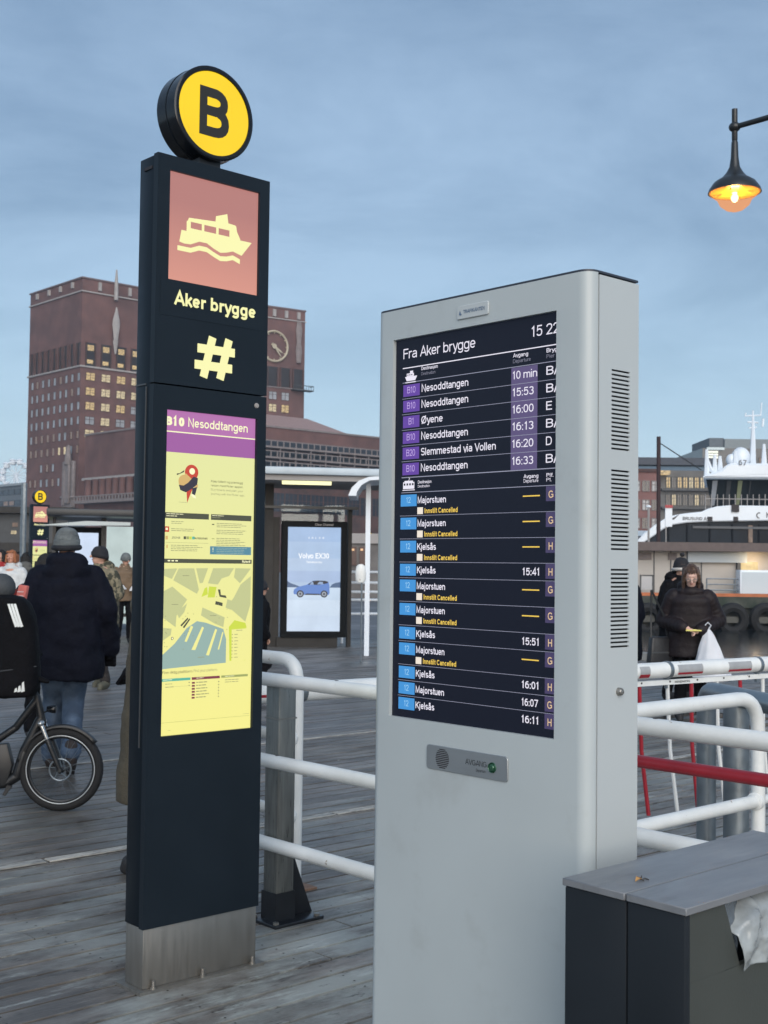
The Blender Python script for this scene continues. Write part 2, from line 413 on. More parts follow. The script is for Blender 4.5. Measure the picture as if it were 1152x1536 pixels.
def organic(name, mb, m, parent, voxel=.014, smooth=4, disp=0, dscale=.12, loc=None):
    o = mb.build(name, m, parent, loc=loc)
    r = o.modifiers.new('join', 'REMESH'); r.mode = 'VOXEL'; r.voxel_size = voxel; r.use_smooth_shade = True
    q = o.modifiers.new('soft', 'SMOOTH'); q.iterations = smooth; q.factor = .5
    if disp:
        t = bpy.data.textures.new('folds', 'CLOUDS'); t.noise_scale = dscale; t.noise_depth = 2
        d = o.modifiers.new('folds', 'DISPLACE'); d.texture = t; d.strength = disp; d.mid_level = .5; d.texture_coords = 'LOCAL'
    return o

# ------------------------------------------------------------------ colours of the place
M_BRICK = mat('red_brick_far', (.142, .072, .064), .85, vary=.22, vscale=.25, col2=(.108, .058, .053), c2scale=.12)
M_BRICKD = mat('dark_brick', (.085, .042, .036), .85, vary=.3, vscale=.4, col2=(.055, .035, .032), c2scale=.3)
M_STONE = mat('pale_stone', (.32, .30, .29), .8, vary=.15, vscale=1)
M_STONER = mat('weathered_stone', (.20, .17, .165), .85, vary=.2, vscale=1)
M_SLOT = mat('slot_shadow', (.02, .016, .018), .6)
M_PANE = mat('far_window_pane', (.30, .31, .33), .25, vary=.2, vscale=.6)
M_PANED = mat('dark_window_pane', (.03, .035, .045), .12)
M_LIT = glow('lit_window', (214, 196, 158), .85, vary=.5)
M_LITW = glow('lit_window_warm', (222, 192, 138), .75, vary=.6)
M_LITD = glow('dim_window', (134, 112, 100), .7, vary=.4)
M_COPPER = mat('pink_copper_roof', (.30, .19, .165), .6, vary=.1)
M_WHITE = mat('white_paint', (.74, .75, .73), .35, vary=.10, vscale=7, col2=(.30, .24, .18), c2lo=.665, c2hi=.70, c2scale=17, bump=.06, bscale=90)
M_WHITEF = mat('white_far_paint', (.72, .77, .82), .4, vary=.05, vscale=.6)
M_RED = mat('red_paint', (.34, .018, .03), .38, vary=.12, vscale=14)
M_GALV = mat('galvanised_steel', (.24, .27, .29), .42, .75, vary=.18, vscale=10, rvary=.12)
M_STEEL = mat('brushed_steel', (.30, .285, .26), .42, .8, vary=.12, vscale=3, stretch=(14, 14, 1), rvary=.08)
M_BLACK = mat('black_metal', (.012, .014, .017), .4, vary=.2)
M_BLACKG = mat('black_gloss', (.005, .006, .008), .18, spec=.4)
M_DARKG = mat('dark_grey_metal', (.045, .048, .052), .5, vary=.15)
M_RUBBER = mat('black_rubber', (.009, .009, .010), .8, vary=.2, vscale=30, bump=.15, bscale=120)
M_CONC = mat('mossy_concrete', (.06, .064, .054), .9, vary=.3, vscale=1.2, col2=(.025, .035, .026), c2scale=.8)

# ------------------------------------------------------------------ ground, water, deck
M_WATER = mat('harbour_water', (.006, .010, .012), .14, bump=.8, bscale=2.2, spec=.3)
wt = MB(); wt.quad((-60, 10, -1.3), (1500, -200, -1.3), (1500, 1500, -1.3), (-60, 1500, -1.3))
struct(wt.build('water', M_WATER))
M_ASPH = mat('worn_paving', (.105, .11, .12), .75, vary=.25, vscale=.8, col2=(.16, .165, .175), c2scale=.35, bump=.2, bscale=30)
e0 = AB(18.2, 16.8); g = MB()
pts = [(-1500, -60), (12, -60), tuple(AB(18.2, -6).xy), tuple(e0.xy), (4.5, 31), (10, 60), (900, 60), (1500, 1500), (-1500, 1500)]
g.prism(pts, -3.2, -.09, axis='z')
struct(g.build('quay_ground', M_ASPH))
g = MB(); g.prism([tuple(AB(a, b).xy) for a, b in ((-400, 26.5), (17.8, 26.5), (17.8, 60), (-400, 60))], -.085, .0, axis='z')
struct(g.build('pavement', M_ASPH))

def wood(name, c, c2, frost):
    m = bpy.data.materials.new(name); m.use_nodes = True; t = m.node_tree; p = t.nodes['Principled BSDF']; L = t.links.new
    geo = t.nodes.new('ShaderNodeNewGeometry'); vr = t.nodes.new('ShaderNodeVectorRotate'); vr.rotation_type = 'Z_AXIS'; vr.inputs['Angle'].default_value = -RA
    L(geo.outputs['Position'], vr.inputs['Vector'])
    def nzz(scale, st, det=8, rough=.65):
        mp_ = t.nodes.new('ShaderNodeMapping'); mp_.inputs['Scale'].default_value = st; L(vr.outputs[0], mp_.inputs[0])
        n = t.nodes.new('ShaderNodeTexNoise'); n.inputs['Scale'].default_value = scale; n.inputs['Detail'].default_value = det; n.inputs['Roughness'].default_value = rough
        L(mp_.outputs[0], n.inputs['Vector']); return n.outputs['Fac']
    def rng(s, a, b, c_=0, d=1):
        r = t.nodes.new('ShaderNodeMapRange'); r.inputs[1].default_value = a; r.inputs[2].default_value = b; r.inputs[3].default_value = c_; r.inputs[4].default_value = d
        L(s, r.inputs[0]); return r.outputs[0]
    def mix(f, a, b):
        x = t.nodes.new('ShaderNodeMix'); x.data_type = 'RGBA'
        L(f, x.inputs[0])
        for i, q in ((6, a), (7, b)):
            if isinstance(q, tuple): x.inputs[i].default_value = (*q, 1)
            else: L(q, x.inputs[i])
        return x.outputs[2]
    # each board its own tone: row number along the deck's other axis
    sp = t.nodes.new('ShaderNodeSeparateXYZ'); L(vr.outputs[0], sp.inputs[0])
    dv = t.nodes.new('ShaderNodeMath'); dv.operation = 'MULTIPLY_ADD'; dv.inputs[1].default_value = 1/.145; dv.inputs[2].default_value = 200.0; L(sp.outputs['Y'], dv.inputs[0])
    fl = t.nodes.new('ShaderNodeMath'); fl.operation = 'FLOOR'; L(dv.outputs[0], fl.inputs[0])
    wn = t.nodes.new('ShaderNodeTexWhiteNoise'); wn.noise_dimensions = '1D'; L(fl.outputs[0], wn.inputs['W'])
    grain = nzz(1, (1.4, 38, 30)); big = nzz(.55, (.7, 1.6, 1)); mid = nzz(3.2, (.45, 1.5, 1)); stain = nzz(1.15, (.7, 1.5, 1), 10, .7)
    c_ = mix(rng(grain, .3, .7), c, c2)
    c_ = mix(rng(mid, .42, .62), c_, tuple(v*1.55 for v in c))
    dk = mix(rng(big, .38, .6, .45, 1.0), tuple(v*.5 for v in c), c_)
    if frost:
        far = rng(sp.outputs['Y'], 2.5, 7.5, 1, .12)
        def mul(a, b):
            q = t.nodes.new('ShaderNodeMath'); q.operation = 'MULTIPLY'; L(a, q.inputs[0]); L(b, q.inputs[1]); return q.outputs[0]
        dk = mix(mul(rng(stain, .45, .58, 0, .8), far), dk, frost)
        dk = mix(mul(rng(nzz(4.5, (.35, 1.6, 1), 9, .75), .56, .64, 0, .85), far), dk, tuple(v*1.15 for v in frost))
        dk = mix(rng(nzz(16, (.5, 1.4, 1), 6, .7), .63, .70, 0, .7), dk, tuple(v*.9 for v in frost))
        dk = mix(rng(nzz(11, (.6, 1.6, 1), 6, .7), .60, .68, 0, .8), dk, (.03, .028, .026))
    hs = t.nodes.new('ShaderNodeHueSaturation'); L(rng(wn.outputs['Value'], 0, 1, .80, 1.2), hs.inputs['Value']); L(dk, hs.inputs['Color'])
    L(hs.outputs[0], p.inputs['Base Color'])
    L(rng(big, .35, .65, .28, .66), p.inputs['Roughness'])
    b = t.nodes.new('ShaderNodeBump'); b.inputs['Strength'].default_value = .8; b.inputs['Distance'].default_value = .006
    L(grain, b.inputs['Height']); L(b.outputs[0], p.inputs['Normal'])
    return m
M_PLANK = wood('weathered_deck_board', (.150, .134, .120), (.050, .044, .039), (.40, .425, .40))
M_PLANKF = wood('weathered_far_board', (.128, .119, .113), (.064, .059, .056), None)
M_BATT = mat('pale_deck_strip', (.42, .41, .38), .8, vary=.25, vscale=12, stretch=(1, 8, 8), col2=(.2, .2, .19), c2scale=8)
g = MB(); g.box(-8, 18.2, -3, 26.4, -.09, -.045)
deck = g.build('deck', mat('deck_underlay', (.018, .018, .02), .9), rz=RA); struct(deck)
def plank_mesh(L, w=.137):
    m = MB(); m.box(.003, L-.003, .010, w, -.044, 0)
    o = m.build('plank', M_PLANK); me = o.data; bpy.data.objects.remove(o); return me
PM = {3: plank_mesh(3.6), 4: plank_mesh(3.9), 5: plank_mesh(4.2)}
rows = range(-4, 63)
for r in rows:
    y = r*.145; x = -1.6 - (r*1.37 % 3.1)
    seq = [random.choice((3, 4, 5)) for _ in range(4)]
    for i, q in enumerate(seq):
        L = {3: 3.6, 4: 3.9, 5: 4.2}[q]
        if x > 10.4: break
        if r == 42 and x > -3: pass
        o = bpy.data.objects.new('plank', PM[q]); COL.objects.link(o); o.parent = deck
        o.location = (x, y, random.uniform(-.002, .0015)); o.rotation_euler = (random.uniform(-.006, .006), 0, 0)
        x += L
    if x > 8: 
        pass
f = MB()
for r in range(-4, 182):
    y = r*.145
    near = r < 63
    x = (-1.6 - (r*1.37 % 3.1)) if not near else 12.2
    if not near: x = -8 + (r*1.37 % 3.1) - 3.1
    while x < 18.1:
        L = random.choice((3.6, 3.9, 4.2)); x1 = min(x+L, 18.15)
        z = random.uniform(-.003, .002)
        if x1 > -8 and x1-x > .1: f.box(max(x, -8)+.003, x1-.003, y+.004, y+.138, -.044, z)
        x += L
o = f.build('far_planks', M_PLANKF, deck); o['kind'] = 'stuff'
# screw heads over the joists
g = MB(); scatter = random.Random(5)
for row in range(14, 46):
    for k0_ in range(14):
        for dy0 in (.035, .108):
            x0, y0 = .2+k0_*.6+scatter.uniform(-.012, .012), row*.145+dy0+scatter.uniform(-.006, .006)
            g.add([(x0+.0048*math.cos(a*PI/3), y0+.0048*math.sin(a*PI/3), .0022) for a in range(6)], [(0,1,2,3,4,5)])
o = g.build('screw_heads', mat('rusty_screw', (.03, .024, .02), .6), deck); o['kind'] = 'stuff'
# pale strip let into the deck
f = MB(); x = 1.2
while x < 12:
    for yy_ in (6.120, 6.146, 6.172): f.box(x, x+1.98, yy_, yy_+.019, .001, .010 + random.uniform(0, .003))
    x += 2.0
o = f.build('deck_strip', M_BATT, deck, bevel=.003, seg=1); o['kind'] = 'stuff'
f = MB(); f.box(-2, 12, 8.93, 8.96, .001, .008); f.build('deck_strip', M_BATT, deck)
# edge beam toward the water
f = MB(); f.box(18.02, 18.3, -3, 16.8, -.4, .12); f.build('edge_beam', mat('pale_edge_timber', (.25, .25, .24), .85, vary=.2), deck)

# ------------------------------------------------------------------ far buildings
def window_mesh(w, h, pane, frame=M_STONER, mull=0, fr=.12, dep=.12):
    m = MB()
    m.rect(-w/2, w/2, 0, h, -.03, 1)
    for a in ((-w/2-fr, -w/2, -fr, h+fr), (w/2, w/2+fr, -fr, h+fr), (-w/2, w/2, -fr, 0), (-w/2, w/2, h, h+fr)):
        m.box(a[0], a[1], -dep, .02, a[2], a[3], 0)
    for i in range(mull):
        x = -w/2 + w*(i+1)/(mull+1); m.box(x-.05, x+.05, -.09, -.031, 0, h, 0)
    if mull: m.box(-w/2, w/2, -.085, -.032, h*.62, h*.62+.08, 0)
    o = m.build('window', [frame, pane]); me = o.data; bpy.data.objects.remove(o); return me
def put(me, name, parent, loc, rz=0):
    o = bpy.data.objects.new(name, me); COL.objects.link(o); o.parent = parent; o.location = loc; o.rotation_euler.z = rz; return o

# west tower of the town hall
C0 = G(124, 417, 66); PLB = Plane(C0, B); PLA = Plane(C0, A)
LW = PLB.at(46, 445)[0]
tw = thing('brick_tower', 'square red brick tower with lit windows, left of the black ferry stop pylon', 'tower', (C0.x, C0.y, 0), RA)
RWID = PLA.at(300, 432)[0]
zc = PLB.at(124, 548)[1]; zpar = PLB.at(124, 436)[1]
g = MB(); g.box(0, RWID, 0, LW, 0, 66); g.build('wall', M_BRICK, tw)
for zq, hq in ((zpar, .15), (zc, .2)):
    for x0, x1, y0, y1 in ((-.3, RWID+.3, -.3, .25), (-.3, .25, .251, LW+.3)): g = MB(); g.box(x0, x1, y0, y1, zq-hq, zq+hq); g.build('string_course', M_STONE, tw)
g = MB(); g.box(-.25, RWID+.25, -.25, LW+.25, 66.0, 66.35); g.build('coping', mat('coping_stone', (.14, .10, .10), .8), tw)
for px in (57.5, 75, 92, 110):
    s, z = PLB.at(px, 440); f = MB(); f.box(-.5, -.003, s-.35, s+.35, zpar+1.2, 65.6); f.build('parapet_pier', M_STONE, tw)
for px in (149, 194):
    s, z = PLA.at(px, 440); f = MB(); f.box(s-.35, s+.35, -.5, -.003, zpar+.6, 65.6); f.build('parapet_pier', M_STONE, tw)
# dark tall openings
def zed(pl, px, py): return pl.at(px, py)[1]
zs1 = zed(PLB, 118, 514); zs0 = zed(PLB, 118, 549)
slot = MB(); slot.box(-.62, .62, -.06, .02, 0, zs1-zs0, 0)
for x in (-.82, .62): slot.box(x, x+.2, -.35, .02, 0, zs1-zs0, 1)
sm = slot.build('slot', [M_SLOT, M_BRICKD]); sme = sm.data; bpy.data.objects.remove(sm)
colsL = [20+x/3.658 for x in (105, 132, 163, 195, 227, 259, 290, 323, 358)]
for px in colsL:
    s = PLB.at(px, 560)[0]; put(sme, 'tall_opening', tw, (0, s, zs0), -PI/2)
colsR = [134.8, 158, 180.7, 202.6, 226, 249]
slotR = MB(); hR = zed(PLA, 134, 514)-zed(PLA, 134, 549); slotR.box(-1.1, 1.1, -.06, .02, 0, hR, 0)
slotR.box(-.75, .85, -.1, -.061, hR*.66, hR*.9, 1); slotR.box(-.8, .7, -.1, -.061, hR*.1, hR*.27, 1)
for x in (-1.3, 1.1): slotR.box(x, x+.2, -.4, .02, 0, hR, 2)
sR = slotR.build('slot', [M_SLOT, M_LITW, M_BRICKD]); sRe = sR.data; bpy.data.objects.remove(sR)
for px in colsR: put(sRe, 'tall_opening', tw, (PLA.at(px, 560)[0], 0, zed(PLA, 134, 549)), 0)
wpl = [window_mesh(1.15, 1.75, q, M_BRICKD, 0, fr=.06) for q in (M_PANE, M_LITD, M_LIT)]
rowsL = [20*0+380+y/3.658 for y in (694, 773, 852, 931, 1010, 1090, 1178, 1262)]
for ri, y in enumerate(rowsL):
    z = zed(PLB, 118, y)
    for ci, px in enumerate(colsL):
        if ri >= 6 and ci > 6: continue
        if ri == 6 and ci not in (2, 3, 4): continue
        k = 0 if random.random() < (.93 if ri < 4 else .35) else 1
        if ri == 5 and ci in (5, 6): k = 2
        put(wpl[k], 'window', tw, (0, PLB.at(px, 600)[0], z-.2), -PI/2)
wpr = [window_mesh(2.25, 1.7, q, M_BRICKD, 1, fr=.08) for q in (M_LIT, M_PANE, M_LITW)]
lit = {(0,0):2,(0,1):0,(0,2):2,(1,0):2,(1,1):0,(1,2):0,(2,0):2,(2,1):0,(2,2):2,(3,1):0,(0,3):0,(1,3):0}
for ri, y in enumerate([380+v/3.658 for v in (694, 776, 856, 936, 1008)]):
    z = zed(PLA, 134.8, y)
    for ci, px in enumerate(colsR):
        put(wpr[lit.get((ri, ci), 1 if ri < 4 else 0)], 'window', tw, (PLA.at(px, 600)[0], 0, z-.1), 0)
# sculptures and flag staff
f = MB(); s = PLA.at(171.5, 480)[0]; z0, z1 = zed(PLA, 171.5, 532), zed(PLA, 171.5, 462)
f.loft([(s, -.8, z0, .2, .2), (s, -.8, z0+3, .7, .5), (s, -.9, z0+(z1-z0)*.3, .5, .5), (s, -.9, z0+(z1-z0)*.62, 1.0, .6), (s, -.9, z1-3, .9, .5), (s, -.9, z1-1.5, .5, .4), (s, -.9, z1, .15, .15)], 8)
f.build('sculpture', M_STONE, tw, smooth=True)
f = MB(); f.tube([(s, -.6, zpar-1), (s, -.6, 66), (s, -.6, 66+(66-zpar)*1.1)], [.5, .45, .15], 8); f.build('flag_staff', M_STONE, tw, smooth=True)
f = MB(); s = PLB.at(106, 720)[0]; z0, z1 = zed(PLB, 106, 763), zed(PLB, 106, 692)
f.box(-.9, -.003, s-2.6, s+2.6, z0, z1); f.box(-1.5, -.9, s-1.8, s+.2, z0+1, z1+1.5); f.box(-1.3, -.9, s+.6, s+2.0, z0+.6, z1-2)
f.loft([(-1.2, s-.8, z1-1, .8, 1.3), (-1.2, s-.8, z1+2.0, .6, .8), (-1.2, s-.8, z1+3.6, .35, .5)], 8); f.box(-1.2, -.003, s-3.2, s+3.2, z0+2.2, z0+2.8)
f.build('relief', M_STONER, tw, bevel=.25, seg=1)

# clock tower
E0 = G(458, 468, 63); dE = Vector((math.sin(R(56.7)), math.cos(R(56.7)), 0)); PLE = Plane(E0, dE)
et = thing('clock_tower', 'red brick tower with a big round clock, between the pylon and the grey kiosk', 'tower', (E0.x, E0.y, 0), math.atan2(dE.y, dE.x))
g = MB(); wE = -PLE.at(330, 455)[0]; g.box(-wE, 0, 0, 24, 0, 63); g.build('wall', M_BRICK, et)
zp = zed(PLE, 440, 481); g = MB(); g.box(-wE, .25, -.25, .1, zp-.12, zp+.12); g.build('string_course', M_STONE, et)
g = MB(); g.box(-wE-.2, .2, -.2, 24.2, 63.0, 63.35); g.build('coping', MATS['coping_stone'], et)
for px in (411, 429, 447.5):
    s = PLE.at(px, 470)[0]; f = MB(); f.box(s-.4, s+.4, -.45, -.003, zp+.4, 62.6); f.build('parapet_pier', M_STONE, et)
cs, cz = PLE.at(410.5, 519.5); cr = cz - PLE.at(410.5, 542)[1]
f = MB(); f.tube([(cs+cr*math.cos(q*PI/20), -.35, cz+cr*math.sin(q*PI/20)) for q in range(40)], .28, 6, closed=True)
for q in range(12):
    a = q*PI/6; c_, s_ = math.cos(a), math.sin(a)
    f.add([(cs+c_*r_*cr - s_*w_, -.36, cz+s_*r_*cr + c_*w_) for r_, w_ in ((.84, -.14), (.98, -.14), (.98, .14), (.84, .14))], [(0,1,2,3)])
M_GOLD = mat('pale_gilt', (.42, .37, .27), .5, vary=.1)
face = f.build('clock_face', M_GOLD, et)
f = MB()
for ang, L, w_ in ((-33, .8, .22), (-52, .95, .15)):
    a = R(ang); c_, s_ = math.cos(a), math.sin(a)
    f.add([(cs+c_*r_*cr - s_*v, -.42, cz+s_*r_*cr + c_*v) for r_, v in ((-.25, -w_*1.2), (L*.7, -w_), (L, 0), (L*.7, w_), (-.25, w_*1.2))], [(0,1,2,3,4)])
f.lathe([(0, -.5), (.6, -.5), (.6, -.38)], (cs, 0, cz), 12, axis='y')
f.build('clock_hands', M_GOLD, face)
f = MB(); s = PLE.at(447.5, 500)[0]; a_, b_ = zed(PLE, 447, 545), zed(PLE, 447, 484)
f.loft([(s, -.4, a_, .6, .4), (s, -.4, a_+3, .9, .6), (s, -.4, (a_+b_)/2, .6, .4), (s, -.4, b_-2, .9, .5), (s, -.4, b_, .6, .4)], 8); f.build('sculpture', M_STONER, et, smooth=True)
z1 = zed(PLE, 428, 552); z0 = zed(PLE, 428, 581); f = MB(); f.box(-1.2, 1.2, -.06, .02, 0, z1-z0, 0); f.box(-1.5, -1.2, -.4, .02, 0, z1-z0, 1); f.box(1.2, 1.5, -.4, .02, 0, z1-z0, 1)
o = f.build('slot', [M_SLOT, M_BRICKD]); m_ = o.data; bpy.data.objects.remove(o)
for px in (390, 408.5, 427.5, 446.5): put(m_, 'tall_opening', et, (PLE.at(px, 560)[0], 0, z0))
f = MB(); zb = zed(PLE, 455, 586); s = PLE.at(436, 586)[0]; f.box(s, 1.8, -1.6, .3, zb-.25, zb); f.box(s, 1.8, -1.6, -1.5, zb+.9, zb+1.05); f.box(1.7, 1.8, -1.5, .3, zb+.9, zb+1.05)
for i in range(9): x = s+(1.75-s)*i/8; f.box(x-.05, x+.05, -1.58, -1.5, zb, zb+.9)
f.build('balcony', M_DARKG, et)
f = MB(); f.box(-wE, .2, -.2, .1, zb+.05, zb+.3); f.build('string_course', M_STONER, et)
we = [window_mesh(2.0, 1.8, q, M_BRICKD, 1, fr=.08) for q in (M_PANE, M_LIT, M_LITW)]
for ri, py in enumerate((600.5, 619, 636)):
    for ci, px in enumerate((390, 408.8, 427.6)):
        put(we[(0, 1+(ci > 1), 0)[ri]], 'window', et, (PLE.at(px, 600)[0], 0, zed(PLE, 428, py)), 0)

# low wing of the town hall in front of the towers
Wc = G(300, 630, 28); PWB = Plane(Wc, B); PWA = Plane(Wc, A)
wg = thing('brick_wing', 'low red brick wing with pillared loggia and tiered galleries in front of the towers', 'building', (Wc.x, Wc.y, 0), RA)
LB = PWB.at(128, 659)[0]; LA = PWA.at(640, 662)[0]
g = MB(); g.box(0, LA, 0, LB, 0, 28); g.build('wall', M_BRICK, wg)
g = MB(); g.box(-.2, LA, -.2, LB+.2, 28.0, 28.35); g.build('coping', M_STONER, wg)
g = MB(); zr = 28.35; q0 = PWA.at(395, 640)[0]; q1 = PWA.at(545, 655)[0]
g.add([(q0-12, 3, zr), (q1, 3, zr), (q1-6, 30, zr+.3), (q0-12, 30, zr+.3), (q0+2, 14, zr+4.2), (q0+22, 14, zr+4.2)], [(0,1,5,4), (1,2,5), (2,3,4,5), (3,0,4)])
g.build('roof', M_COPPER, wg)
zt, zbm = zed(PWB, 190, 716), zed(PWB, 190, 744)
sl0, sl1 = PWB.at(128, 719)[0], PWB.at(240, 707)[0]
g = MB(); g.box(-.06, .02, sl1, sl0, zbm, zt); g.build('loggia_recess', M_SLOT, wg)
g = MB(); g.box(-.7, -.061, sl1, sl0+.3, zt, zt+.5); g.build('lintel', M_STONE, wg)
colm = MB(); colm.lathe([(.95, 0), (.8, .5), (.75, zt-zbm-.5), (.95, zt-zbm)], n=10); oc = colm.build('pillar', M_BRICK, smooth=True); mc_ = oc.data; bpy.data.objects.remove(oc)
for px in (137, 148, 158, 168, 178, 188, 199, 211): put(mc_, 'pillar', wg, (-.6, PWB.at(px, 730)[0], zbm))
z9 = zed(PWB, 150, 755)
g = MB(); g.box(-2.0, -.003, sl1, sl0+1.2, z9, z9+.6); g.box(-2.0, -1.8, sl1, sl0+1.2, z9+1.6, zbm+.2)
for i in range(26): y = sl1+(sl0+1-sl1)*i/25; g.box(-1.98, -1.82, y-.25, y+.25, z9+.6, z9+1.6)
g.build('balustrade', M_STONER, wg)
# galleries on the long side
gx0, gx1 = PWA.at(385, 690)[0], PWA.at(640, 690)[0]
for py in (676, 691, 706):
    zz = zed(PWA, 480, py); g = MB()
    g.box(gx0, gx1, -2.6, -.003, zz-.55, zz-.2); g.box(gx0, gx1, -2.6, -2.45, zz+.75, zz+.95)
    n_ = 30
    for i in range(n_): x = gx0+(gx1-gx0)*i/n_; g.box(x-.12, x+.12, -2.58, -2.47, zz-.2, zz+.75)
    for i in range(12): x = gx0+(gx1-gx0)*i/12; g.box(x-.1, x+.1, -2.5, -2.3, zz-2.6, zz-.55)
    g.build('gallery', M_STONER, wg)
    g = MB(); g.box(gx0, gx1, -.08, -.003, zz-.1, zz+1.2)
    g.build('shaded_glazing', M_PANED, wg)
g = MB(); zz = zed(PWA, 480, 722); g.box(gx0, gx1, -.5, -.004, 0, zz); g.build('base_wall', M_BRICKD, wg)
for i in range(14):
    x = gx0+(gx1-gx0)*(i+.5)/14; put(window_mesh(3.0, 3.6, M_PANED, M_BRICKD, 2) if i < 99 else we[0], 'window', wg, (x, -.5, zz-6.5))

# office block at the far left
O0 = G(42, 727, 24); 
ob = thing('office_block', 'grey banded office block at the far left edge, beside the brick tower', 'building', (O0.x, O0.y, 0), RA)
PO = Plane(O0, B); LO = PO.at(-60, 741)[0]
g = MB(); g.box(0, 18, 0, LO, 0, 24); g.build('wall', mat('grey_cladding', (.13, .145, .16), .6, vary=.15), ob)
for k in range(6):
    zz = 24-3.3*k-2.7
    g = MB(); g.box(-.12, -.003, .5, LO, zz, zz+1.7, 0)
    for i in range(12):
        if random.random() < .4: y = .8+(LO-1)*i/12; g.box(-.16, -.121, y, y+(LO/12)*.8, zz+.2, zz+1.4, 1)
    for i in range(12): y = .5+(LO-.5)*i/12; g.box(-.2, -.161, y, y+.25, zz, zz+1.7, 2)
    g.build('window_band', [M_PANED, M_LITD, M_DARKG], ob)
g = MB(); g.box(-.6, 18, -.3, LO, 24.0, 24.7); g.build('roof_edge', mat('light_grey_trim', (.3, .33, .35), .6), ob)
g = MB(); g.box(-1.2, -.25, -1.2, .9, 0, 24); g.build('corner_pier', M_STONER, ob)
# big wheel behind it
F0 = D(24, 712, 420); fw = thing('ferris_wheel', 'white ferris wheel peeping over the grey office block at the far left', 'ferris wheel', (F0.x, F0.y, 0), 0)
rw = 4.6; hz = D(24, 713, 420).z
g = MB()
for yy in (-1, 1): g.tube([(rw*math.cos(q*PI/18), yy, hz+rw*math.sin(q*PI/18)) for q in range(36)], .22, 5, closed=True)
for q in range(18): a = q*PI/9; g.tube([(0, 0, hz), (rw*math.cos(a), 1 if q % 2 else -1, hz+rw*math.sin(a))], .12, 4)
g.build('wheel_frame', M_WHITEF, fw)
g = MB(); g.tube([(0, 0, hz), (-9, 3, 0)], .3, 6); g.tube([(0, 0, hz), (9, 3, 0)], .3, 6); g.build('support', M_WHITEF, fw)
gm = MB(); gm.lathe([(.1, .9), (.85, .6), (.9, .45), (.7, .4), (.7, 0), (.85, -.05), (.7, -.6), (.1, -.75)], n=10); oc = gm.build('gondola', M_WHITEF, smooth=True); mg = oc.data; bpy.data.objects.remove(oc)
for q in range(12): a = (q+.5)*PI/6; put(mg, 'gondola', fw, (rw*math.cos(a), 0, hz+rw*math.sin(a))).scale = (1.5, 1.5, 1.4)

# ---------------- far right: brick house, office rows, glass block
def far_block(name, label, px0, px1, pytop, Y, depth, wallm, cat='building'):
    p0, p1 = D(px0, pytop, Y), D(px1, pytop, Y)
    t = thing(name, label, cat, (p0.x, Y, 0), 0)
    w = p1.x-p0.x; h = p0.z
    g = MB(); g.box(0, w, 0, depth, 0, h); g.build('wall', wallm, t); return t, w, h
def win_rows(t, w, x0, x1, z0s, h, n, mats_, prob, frame=M_DARKG, mull=1, y=0):
    cw = (x1-x0)/n; ms = [window_mesh(cw*.66, h, q, frame, mull, fr=.1) for q in mats_]
    for z in z0s:
        for i in range(n):
            k = 0; r_ = random.random(); acc = 0
            for j, p_ in enumerate(prob):
                acc += p_
                if r_ < acc: k = j; break
            put(ms[k], 'window', t, (x0+cw*(i+.5), y, z))
t, w, h = far_block('brick_house', 'pinkish brick house with small windows, right beside the kiosk edge', 930, 990, 704, 170, 14, mat('pink_brick', (.20, .10, .09), .85, vary=.15, vscale=.5))
win_rows(t, w, .3, w, [h-2.9, h-5.5, h-8.0, h-10.6], 1.3, 4, (M_PANE, M_PANED), (.7, .3), M_STONER)
g = MB(); g.box(0, w, -.3, -.003, h-.3, h+.1); g.build('cornice', M_BRICKD, t)
t, w, h = far_block('office_building', 'long grey office building with navy roof and lit windows, behind the mooring pile', 958, 1075, 705, 200, 20, mat('grey_brown_facade', (.12, .115, .11), .7, vary=.2, vscale=.5))
ru = D(960, 686, 200).z
g = MB(); g.add([(0, 0, h), (w, 0, h), (w, 20, h), (0, 20, h), (.6, 3, ru-1), (w, 3, ru-1), (w, 18, ru-1), (.6, 18, ru-1)], [(0,1,5,4), (1,2,6,5), (2,3,7,6), (3,0,4,7), (4,5,6,7)]); g.build('sloping_glazing', mat('blue_grey_glazing', (.16, .21, .25), .3, vary=.1), t)
g = MB(); g.box(0, w, 2, 19, ru-1, ru+.2); g.build('roof', mat('navy_roof', (.02, .03, .05), .5), t)
win_rows(t, w, 4.3, w, [h-.6-2.2, h-5.6], 1.7, 9, (M_LITW, M_LIT, M_PANED), (.35, .25, .4))
win_rows(t, w, 4.3, w, [h-9.0, h-12.0, h-14.8], 1.5, 11, (M_PANED, M_PANE, M_LITD), (.5, .38, .12))
g = MB()
for k in range(5): g.box(3.6, w, -.9, -.003, h-3.3-2.95*k, h-2.95-2.95*k)
g.build('ledge', M_DARKG, t)
g = MB(); g.box(1, 4.6, -2.2, -.4, h-.8, h-.2); g.build('lit_terrace', M_LITW, t)
t, w, h = far_block('glass_block', 'dark glass office block with bright sign panels, behind the ferry mast', 1054, 1240, 672, 230, 22, mat('dark_curtain_wall', (.05, .055, .065), .25, vary=.1))
g = MB(); px_ = D(1066, 656, 230).x-D(1054, 656, 230).x; pw = D(1088, 656, 230).x-D(1054, 656, 230).x; hu = D(1066, 656, 230).z
g.box(px_, pw, 1, 14, h, hu); g.build('plant_room', mat('slate_cladding', (.09, .11, .13), .6), t)
g = MB(); x1_ = D(1096, 660, 230).x-D(1054, 660, 230).x; g.box(pw+.01, w, .5, 16, h, D(1100, 658, 230).z); g.build('upper_storey', mat('pale_slate_cladding', (.17, .20, .215), .5), t)
win_rows(t, w, px_+5, w, [h-4.6, h-8.6, h-12.4], 2.9, 9, (M_LITW, M_PANED, M_LITD, M_PANE), (.3, .35, .2, .15))
